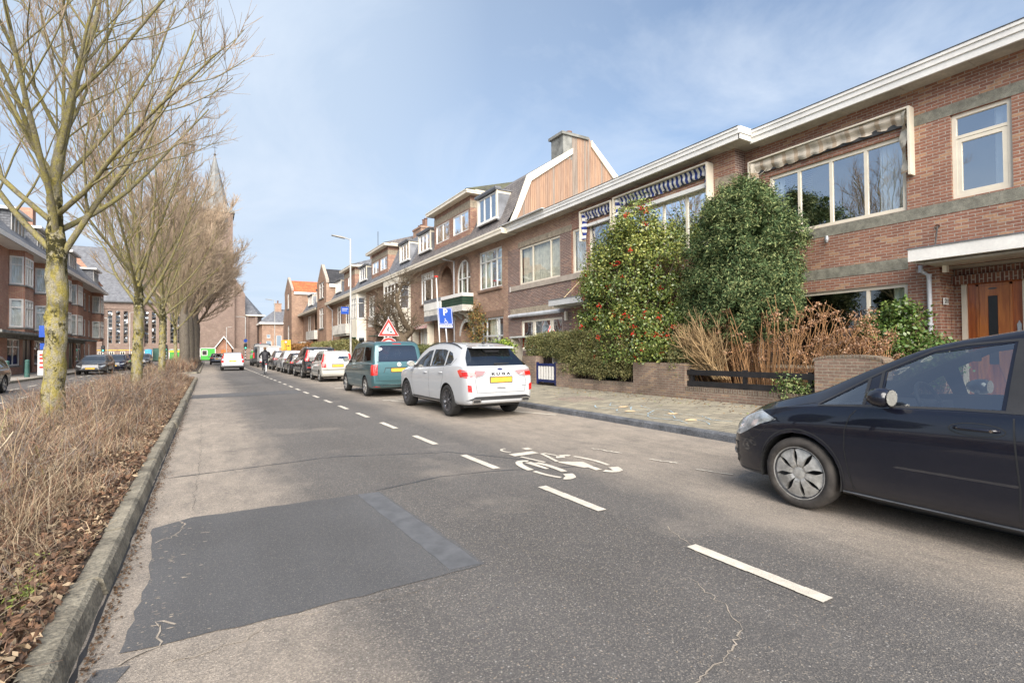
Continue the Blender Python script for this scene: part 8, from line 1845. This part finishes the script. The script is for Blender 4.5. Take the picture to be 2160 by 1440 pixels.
# ---- median: dead stems, dry grass, leaf litter
pmat('straw', (.40, .30, .19), .95, var=.3, vs=2); pmat('straw_pale', (.52, .42, .29), .95, var=.2, vs=2); pmat('stem_brown', (.24, .135, .085), .95, var=.3, vs=2); pmat('stem_grey', (.20, .165, .14), .95, var=.3, vs=2); pmat('leaf_dead', (.21, .115, .065), .9, var=.5, vs=14); pmat('leaf_dead_dark', (.12, .072, .046), .9, var=.5, vs=14)
def blades(name, n, seed, area, h, w, mats, probs, lean=.35, curve=.3, label='', cat='', clump=None, hf=None, segs=3):
    rg = np.random.default_rng(seed); x0, x1, y0, y1 = area
    if clump:
        K = np.stack([rg.uniform(x0, x1, clump), rg.uniform(y0, y1, clump)], 1); ch_ = rg.uniform(.35, 1.35, clump); i = rg.integers(0, clump, n); B = K[i]+rg.normal(0, .07, (n, 2)); hs = ch_[i]*rg.uniform(.5, 1.1, n)
        az = rg.uniform(0, 2*pi, n); ln = np.abs(rg.normal(0, lean, n))
    else: B = np.stack([rg.uniform(x0, x1, n), rg.uniform(y0, y1, n)], 1); hs = rg.uniform(.4, 1.1, n); az = rg.uniform(0, 2*pi, n); ln = np.abs(rg.normal(0, lean, n))
    B[:, 0] = np.clip(B[:, 0], -4.25, -.73); hh = h*hs
    if hf is not None: hh = hh*hf(B[:, 0], B[:, 1])
    d = np.stack([np.cos(az)*ln, np.sin(az)*ln, np.ones(n)], 1); d /= np.linalg.norm(d, axis=1)[:, None]; cv = np.stack([rg.normal(0, curve, n), rg.normal(0, curve, n), -np.abs(rg.normal(0, curve*.5, n))], 1)
    sd_ = np.stack([-np.sin(az+rg.uniform(-1, 1, n)), np.cos(az), np.zeros(n)], 1); sd_ /= np.linalg.norm(sd_, axis=1)[:, None]
    ww = w*(1+.03*B[:, 1])*rg.uniform(.6, 1.4, n); ts = np.linspace(0, 1, segs+1); V = []
    for t in ts:
        P = np.concatenate([B, np.full((n, 1), .11)], 1)+d*(hh*t)[:, None]+cv*(hh*t*t)[:, None]+rg.normal(0, .012, (n, 3))*t; q = sd_*(ww*(1-.65*t))[:, None]; V += [P-q, P+q]
    V = np.stack(V, 1); m_ = V.shape[1]; V = V.reshape(-1, 3); base = np.arange(n)[:, None]*m_; F_ = np.concatenate([base+np.array([2*k, 2*k+1, 2*k+3, 2*k+2]) for k in range(segs)], 0)
    pm = rg.choice(len(mats), n, p=probs); o = quads(name, V, F_, mats, mi=np.tile(pm, segs)); return tag(o, label, cat, kind='stuff')
hfun = lambda x, y: np.clip((-.60-x)/.9, .22, 1.0)*np.where(y < 5, .8, 1.0)*np.where(x < -2.9, .45+.2*(y > 16), 1.0)*(.8+.3*np.sin(y*1.7+x*2.1))
blades('dry_grass', 19000, 41, (-4.2, -.78, .3, 13), .46, .0022, ['straw', 'straw_pale', 'stem_brown'], [.5, .25, .25], .45, .35, 'dense dry straw grass on the near end of the median', 'dry grass', clump=420, hf=hfun)
blades('dry_shrubs', 26000, 42, (-4.2, -.80, 2.5, 34.2), .78, .0030, ['stem_brown', 'stem_grey', 'straw'], [.42, .33, .25], .50, .30, 'tangle of brown leafless shrubs filling the median under the trees', 'dry shrubs', clump=700, hf=hfun)
blades('dry_shrubs', 9000, 43, (-4.2, -1.0, 44, 91), 1.15, .006, ['stem_brown', 'stem_grey', 'straw'], [.45, .3, .25], .35, .2, 'brown leafless shrubs round the stout trunks on the far median', 'dry shrubs', clump=300, hf=hfun)
blades('woody_stems', 1500, 45, (-4.1, -1.3, 1.5, 33), 1.0, .0055, ['stem_grey', 'stem_brown', 'bark_limb'], [.45, .35, .2], .65, .5, 'crooked woody stems standing out of the median shrubs', 'woody stems', hf=hfun, segs=6)
blades('dry_grass', 9000, 46, (-3.9, -.95, .8, 6.5), .42, .0020, ['straw', 'straw_pale', 'stem_brown'], [.45, .2, .35], .6, .5, 'bent straw grass over the leaf litter in the left foreground', 'dry grass', clump=160, segs=4)
blades('dry_grass', 6000, 47, (-1.15, -.70, 1, 33), .16, .0024, ['straw', 'stem_brown', 'stem_grey'], [.4, .4, .2], 1.0, .7, 'short dead grass spilling over the inner edge of the median kerb', 'dry grass', segs=3)
# fine side twigs within the shrubs
rg = np.random.default_rng(44); n = 15000; B = np.stack([rg.uniform(-4.2, -1.15, n), 2.0+32*rg.random(n)**1.4, .2+.50*rg.random(n)*1.0], 1); B[:, 2] *= hfun(B[:, 0], B[:, 1])+.15
d = rg.normal(0, 1, (n, 3)); d[:, 2] = np.abs(d[:, 2])*.8; d /= np.linalg.norm(d, axis=1)[:, None]; L = rg.uniform(.05, .20, n)[:, None]; s_ = np.cross(d, rg.normal(0, 1, (n, 3))); s_ /= np.linalg.norm(s_, axis=1)[:, None]; w_ = (.0016*(1+.05*B[:, 1]))[:, None]
V = np.stack([B-s_*w_, B+s_*w_, B+d*L+s_*w_*.5, B+d*L-s_*w_*.5], 1).reshape(-1, 3); tag(quads('fine_twigs', V, np.arange(n*4).reshape(-1, 4), ['stem_brown', 'stem_grey', 'straw'], mi=rg.integers(0, 3, n)), 'fine dead twigs caught among the median shrubs', 'twigs', kind='stuff')
n = 42000; C = np.stack([-0.68-np.abs(rg.normal(0, .55, n)), (.6+33*rg.random(n)**1.9), .118+.03*rg.random(n)], 1); C = C[C[:, 0] > -3.8]; V, F_ = leaves(C, 1, .006, .024*rg.uniform(.35, 1.5, len(C)), rg, 2.1, 1.0); tag(quads('fallen_leaves', V, F_, ['leaf_dead', 'leaf_dead_dark', 'straw'], mi=rg.choice(3, len(F_), p=[.30, .52, .18])), 'brown fallen leaves on the soil beside the median kerb', 'leaf litter', kind='stuff')
C = np.stack([-.84-np.abs(rg.normal(0, .10, 40)), rg.normal(3.75, .28, 40), np.full(40, .135)], 1); V, F_ = leaves(C, 9, .02, .010, rg, 3.2, .3); tag(quads('weeds', V, F_, 'leaf_holly_yellow'), 'small bright green weeds at the near end of the median', 'weeds', kind='stuff')
tb = TB(); tb.tube(catmull(np.array([(-1.95, 5.2, .35), (-1.75, 5.5, .5), (-1.55, 5.9, .62), (-1.47, 6.1, .78)]), 4), .010, .006, 5); o = tb.build('fallen_branch', 'straw_pale', None); tag(o, 'pale bare fallen branch lying across the dry shrubs', 'branch')
# leaves scattered on the pavement and road
rg = np.random.default_rng(50); n = 420; x = GW-np.abs(rg.normal(0, .8, n)); y = rg.uniform(6, 14, n); k = x > KX+.2; x, y = x[k], y[k]; C = np.stack([x, y, PZ0+(x-KX)/(GW-KX)*(PZ1-PZ0)+.012], 1); V, F_ = leaves(C, 1, .001, .035, rg, 1.5, 6); tag(quads('fallen_leaves', V, F_, ['leaf_autumn', 'leaf_lime', 'leaf_dead_dark'], mi=rg.choice(3, len(F_), p=[.5, .15, .35])), 'small yellow leaves scattered on the pavement below the hedge', 'leaf litter', kind='stuff')
# ---------------------------------------------------------------- people and bicycle
pmat('skin', (.50, .30, .22), .6, var=.05, obj=True); pmat('jacket_black', (.022, .022, .026), .55, var=.2, vs=9, obj=True, bump=.6, bs=12); pmat('trousers_dark', (.03, .032, .045), .8, var=.2, obj=True); pmat('hair_dark', (.02, .014, .01), .6, var=.2, obj=True); pmat('hair_brown', (.16, .09, .045), .6, var=.2, obj=True)
pmat('coat_cream', (.62, .56, .48), .85, var=.1, obj=True, bump=.3, bs=20); pmat('shoe', (.02, .02, .02), .6, var=.1, obj=True)
def figure(t, J, bones, mats, matfn, name='body', sub=2):
    names = list(J); me = bpy.data.meshes.new(name); me.from_pydata([J[k][0] for k in names], [(names.index(a), names.index(b)) for a, b in bones], []); me.update()
    o = bpy.data.objects.new(name, me); COL.objects.link(o); bpy.context.view_layer.objects.active = o
    md = o.modifiers.new('s', 'SKIN'); sv = me.skin_vertices[0].data
    for i, k in enumerate(names): sv[i].radius = (J[k][1], J[k][1]*(J[k][2] if len(J[k]) > 2 else 1))
    sv[0].use_root = True; ms = o.modifiers.new('u', 'SUBSURF'); ms.levels = sub; ms.render_levels = sub
    bpy.context.view_layer.update(); ev = bpy.data.meshes.new_from_object(o.evaluated_get(bpy.context.evaluated_depsgraph_get())); bpy.data.objects.remove(o)
    ev.materials.clear(); [ev.materials.append(MATS[m]) for m in mats]; ev.name = name
    for p in ev.polygons: p.material_index = matfn(p.center); p.use_smooth = True
    o = bpy.data.objects.new(name, ev); COL.objects.link(o); o.parent = t; return o
def head(t, c, hair, hood=None, facing=1):
    """head with nose, eyes, ears; local +x is the facing direction"""
    m = MB(); pf = [(.0, -.125), (.045, -.118), (.062, -.085), (.074, -.03), (.080, .03), (.074, .075), (.05, .108), (.0, .122)]
    m.lathe(pf, c, 16); m.tube([(c[0]+.07, c[1], c[2]-.0), (c[0]+.10, c[1], c[2]-.03)], [.012, .016], 6)
    for s in (-1, 1): m.tube([(c[0]-.01, c[1]+s*.076, c[2]-.02), (c[0]-.01, c[1]+s*.088, c[2]+.02)], [.018, .02], 6)
    h = m.build('head', 'skin', t, smooth=True)
    m = MB(); [m.tube([(c[0]+.066, c[1]+s*.03, c[2]+.005), (c[0]+.074, c[1]+s*.03, c[2]+.005)], [.010, .006], 6) for s in (-1, 1)]; m.box(c[0]+.06, c[1]-.025, c[2]-.068, c[0]+.073, c[1]+.025, c[2]-.060); m.build('face', 'hair_dark', h)
    m = MB(); K = 16; b = 0; rows = [(.0, .132), (.06, .122), (.085, .08), (.091, .03), (.088, -.03), (.078, -.07)]
    for (r_, z) in rows:
        for k in range(K):
            a = 2*pi*k/K; fx = max(0, cos(a)); lim = z if z > .05 else z+(.06-z)*fx**.5 if fx > .35 else z; m.v.append((c[0]+r_*cos(a)*(1 if fx < .35 or z > .05 else .80)-.004, c[1]+r_*sin(a), c[2]+(lim if z < .05 else z)))
    for i in range(len(rows)-1):
        for k in range(K): m.f.append((i*K+k, i*K+(k+1) % K, (i+1)*K+(k+1) % K, (i+1)*K+k)); m.m.append(0)
    m.build('hair', hair, h, smooth=True)
    if hood: m = MB(); m.tube([(c[0]-.09, c[1]-.10, c[2]-.15), (c[0]-.13, c[1], c[2]-.12), (c[0]-.09, c[1]+.10, c[2]-.15)], [.04, .065, .04], 8); m.build('hood', hood, t, smooth=True)
    return h
def hand(J, bones, w, s, d, side, r=.0085):
    """palm and five curled fingers at wrist w; d = finger direction"""
    w = Vector(w); d = Vector(d).normalized(); sd_ = Vector(side).normalized(); up = d.cross(sd_)
    J['palm'+s] = (tuple(w+d*.055), .026, .6); bones.append(('wrist'+s, 'palm'+s))
    for i, (o, L) in enumerate(((-.030, .07), (-.010, .082), (.010, .078), (.028, .062))):
        a = w+d*.085+sd_*o; b = a+d*L*.45-up*.018; e = b+d*L*.2-up*L*.45
        for n, p in (('a', a), ('b', b), ('c', e)): J[f'f{i}{n}{s}'] = (tuple(p), r if n != 'c' else r*.8)
        bones += [('palm'+s, f'f{i}a{s}'), (f'f{i}a{s}', f'f{i}b{s}'), (f'f{i}b{s}', f'f{i}c{s}')]
    a = w+d*.04-sd_*.04-up*.01; b = a+d*.035-sd_*.015-up*.02; J['ta'+s] = (tuple(a), r*1.15); J['tb'+s] = (tuple(b), r*.9); bones += [('palm'+s, 'ta'+s), ('ta'+s, 'tb'+s)]
# cyclist riding away (local +x = forward)
BI = thing('bicycle', 'city bicycle with rear rack and red rear light, ridden by the person in black', 'bicycle', (3.25, 38.0, .008), RZ, local=True)
rw = .35
for x, nm in ((-.54, 'rear'), (.56, 'front')):
    m = MB(); m.tube([(x+rw*cos(a), 0, rw+rw*sin(a)) for a in np.linspace(0, 2*pi, 33)], .020, 6, cap=False); w = m.build('wheel', 'tyre', BI, smooth=True)
    m = MB()
    for k in range(14): a = 2*pi*k/14; m.tube([(x, .02*(-1)**k, rw), (x+(rw-.02)*cos(a), 0, rw+(rw-.02)*sin(a))], .0022, 3)
    m.tube([(x, -.05, rw), (x, .05, rw)], .018, 8); m.tube([(x+(rw-.028)*cos(a), 0, rw+(rw-.028)*sin(a)) for a in np.linspace(0, 2*pi, 33)], .010, 5, cap=False); m.build('spokes', 'galv', w)
m = MB(); BB = (-.06, 0, .30); m.tube([BB, (-.20, 0, .82)], .017, 8); m.tube([BB, (.38, 0, .72)], .02, 8); m.tube([(-.17, 0, .70), (.37, 0, .82)], .016, 8); m.tube([(.36, 0, .92), (.42, 0, .62)], .019, 8)
for s in (-1, 1): m.tube([BB, (-.54, s*.06, .35)], .010, 6); m.tube([(-.19, 0, .76), (-.54, s*.06, .35)], .009, 6); m.tube([(.42, s*.03, .62), (.56, s*.05, .35)], .012, 6)
m.build('frame', 'black_paint', BI)
m = MB(); m.tube([(.36, 0, .9), (.33, 0, 1.05)], .013, 6); m.tube([(.12, -.29, 1.08), (.28, -.24, 1.09), (.34, 0, 1.06), (.28, .24, 1.09), (.12, .29, 1.08)], .012, 6); m.build('handlebar', 'chrome', BI)
m = MB(); m.prism([(-.34, .93), (-.36, .89), (-.12, .87), (-.02, .90), (-.03, .92)], lambda u, v, t: (u, t, v), -.07, .07); m.tube([(-.2, 0, .80), (-.22, 0, .90)], .013, 6); m.build('saddle', 'black_plastic', BI)
m = MB(); m.box(-.80, -.07, .735, -.30, .07, .75); [m.tube([(-.76, s*.07, .74), (-.55, s*.065, .36)], .006, 5) for s in (-1, 1)]; m.build('rear_rack', 'galv', BI)
m = MB(); m.box(-.825, -.05, .69, -.80, .05, .73); m.build('rear_light', 'tail_red', BI)
m = MB(); P = [(-.54+(rw+.035)*cos(a), 0, rw+(rw+.035)*sin(a)) for a in np.linspace(R(20), R(200), 16)]
for a, b in zip(P, P[1:]): m.face([(a[0], -.03, a[2]), (b[0], -.03, b[2]), (b[0], .03, b[2]), (a[0], .03, a[2])])
m.build('mudguard', 'sign_white', BI)
m = MB(); [m.tube([(-.06+.15*s, s*.09, .30-.06*s), (-.06, s*.06, .30)], .010, 5) for s in (-1, 1)]; [m.box(-.06+.15*s-.04, s*.07, .29-.06*s, -.06+.15*s+.04, s*.17, .31-.06*s) for s in (-1, 1)]; m.build('pedals', 'black_plastic', BI)
CY = thing('person', 'cyclist seen from behind in a black puffer jacket riding towards the church', 'person', (3.25, 38.0, .008), RZ, local=True)
J = dict(pelvis=((-.20, 0, .99), .155, 1.1), waist=((-.18, 0, 1.14), .150, 1.1), chest=((-.12, 0, 1.34), .175, 1.25), upper=((-.08, 0, 1.47), .13, 1.3), neck=((-.04, 0, 1.56), .065), skull=((-.02, 0, 1.60), .06))
bones = [('pelvis', 'waist'), ('waist', 'chest'), ('chest', 'upper'), ('upper', 'neck'), ('neck', 'skull')]
for s, n in ((1, 'L'), (-1, 'R')):
    fx, fz = (-.06+.15*s, .34-.06*s); J.update({f'sh{n}': ((-.07, s*.20, 1.45), .078), f'el{n}': ((.04, s*.33, 1.24), .062), f'wrist{n}': ((.15, s*.27, 1.12), .034),
      f'hip{n}': ((-.18, s*.10, .95), .10), f'kn{n}': ((.16+.03*s, s*.14, .66+.0+(.07 if s < 0 else -.05)), .068), f'an{n}': ((fx-.10, s*.12, fz+.09), .045), f'to{n}': ((fx+.10, s*.12, fz+.02), .038)})
    bones += [('upper', f'sh{n}'), (f'sh{n}', f'el{n}'), (f'el{n}', f'wrist{n}'), ('pelvis', f'hip{n}'), (f'hip{n}', f'kn{n}'), (f'kn{n}', f'an{n}'), (f'an{n}', f'to{n}')]; hand(J, bones, (.15, s*.27, 1.12), n, (1, 0, -.15), (0, -s, 0))
figure(CY, J, bones, ['jacket_black', 'trousers_dark', 'shoe', 'skin'], lambda c: 2 if c.z < .40 and c.x < .25 else (1 if c.z < .93 else (3 if c.x > .17 and abs(c.y) > .2 or c.z > 1.56 else 0)))
m = MB()
for z, r_ in ((1.02, .185), (1.10, .19), (1.18, .195), (1.26, .205), (1.34, .21), (1.42, .20)): m.lathe([(r_-.03, z-.045), (r_, z-.02), (r_+.004, z), (r_, z+.02), (r_-.03, z+.045)], (-.19+(z-1)*.24, 0, 0), 18)
for i in range(0, len(m.v)): x, y, z = m.v[i]; cx = -.19+(z-1)*.24; m.v[i] = (cx+(x-cx)*.82, y*1.12, z)
m.build('puffer_jacket', 'jacket_black', CY, smooth=True)
head(CY, (.0, 0, 1.72), 'hair_brown', 'jacket_black')
# pedestrian by the hedge, bending a little over the parked cars
PE = thing('person', 'person with dark hair in a cream coat standing behind the cream hatchback', 'person', (7.9, 31.6, PZ0), R(200), local=True)
J = dict(pelvis=((0, 0, .92), .13, 1.15), waist=((.02, 0, 1.08), .12, 1.15), chest=((.05, 0, 1.25), .14, 1.3), upper=((.09, 0, 1.36), .10, 1.4), neck=((.12, 0, 1.43), .05), skull=((.14, 0, 1.47), .05)); bones = [('pelvis', 'waist'), ('waist', 'chest'), ('chest', 'upper'), ('upper', 'neck'), ('neck', 'skull')]
for s, n in ((1, 'L'), (-1, 'R')):
    J.update({f'sh{n}': ((.09, s*.17, 1.34), .062), f'el{n}': ((.10, s*.24, 1.07), .05), f'wrist{n}': ((.24, s*.20, .90), .032), f'hip{n}': ((0, s*.09, .88), .09), f'kn{n}': ((.03, s*.10, .48), .062), f'an{n}': ((-.02, s*.10, .09), .042), f'to{n}': ((.13, s*.12, .045), .036)})
    bones += [('upper', f'sh{n}'), (f'sh{n}', f'el{n}'), (f'el{n}', f'wrist{n}'), ('pelvis', f'hip{n}'), (f'hip{n}', f'kn{n}'), (f'kn{n}', f'an{n}'), (f'an{n}', f'to{n}')]; hand(J, bones, (.24, s*.20, .90), n, (.6, 0, -.8), (0, -s, 0))
figure(PE, J, bones, ['coat_cream', 'trousers_dark', 'shoe', 'skin'], lambda c: 2 if c.z < .10 else (1 if c.z < .80 and c.x < .15 else (3 if c.z > 1.43 or (c.x > .2 and c.z < .92) else 0)))
head(PE, (.17, 0, 1.57), 'hair_dark')
# ---------------------------------------------------------------- pieces of one part that lie apart become parts of their own
def split_loose(o):
    me = o.data; n = len(me.vertices); p = list(range(n))
    key = {}
    def f(a):
        while p[a] != a: p[a] = p[p[a]]; a = p[a]
        return a
    for i, v in enumerate(me.vertices):
        k = (round(v.co.x, 4), round(v.co.y, 4), round(v.co.z, 4)); 
        if k in key: p[f(i)] = f(key[k])
        else: key[k] = i
    for q in me.polygons:
        a = f(q.vertices[0])
        for b in q.vertices[1:]: p[f(b)] = a
    g = {}
    for q in me.polygons: g.setdefault(f(q.vertices[0]), []).append(q)
    if not 2 <= len(g) <= 6: return
    for k, qs in g.items():
        idx = {}; v = []; fs = []
        for q in qs:
            t = []
            for i in q.vertices:
                if i not in idx: idx[i] = len(v); v.append(tuple(me.vertices[i].co))
                t.append(idx[i])
            fs.append(t)
        m2 = bpy.data.meshes.new(o.name.split('.')[0]); m2.from_pydata(v, [], fs); [m2.materials.append(m) for m in me.materials]
        m2.polygons.foreach_set('use_smooth', [q.use_smooth for q in qs]); m2.polygons.foreach_set('material_index', [q.material_index for q in qs]); m2.update()
        c = o.copy(); c.data = m2; COL.objects.link(c)
    for ch in list(o.children): return
    bpy.data.objects.remove(o)
for o in list(COL.objects):
    if o.type == 'MESH' and o.parent and not o.children and o.name.split('.')[0] in ('awning_side_cloth', 'concrete_band', 'side_panel', 'soldier_course', 'barge_board', 'gutter_edge', 'coping', 'gutter', 'verge_board', 'roller_shutter', 'balcony_trim', 'post', 'chalk_drawing', 'asphalt_patch', 'wheel', 'louvre', 'buttress', 'sill', 'dormer_trim'): split_loose(o)
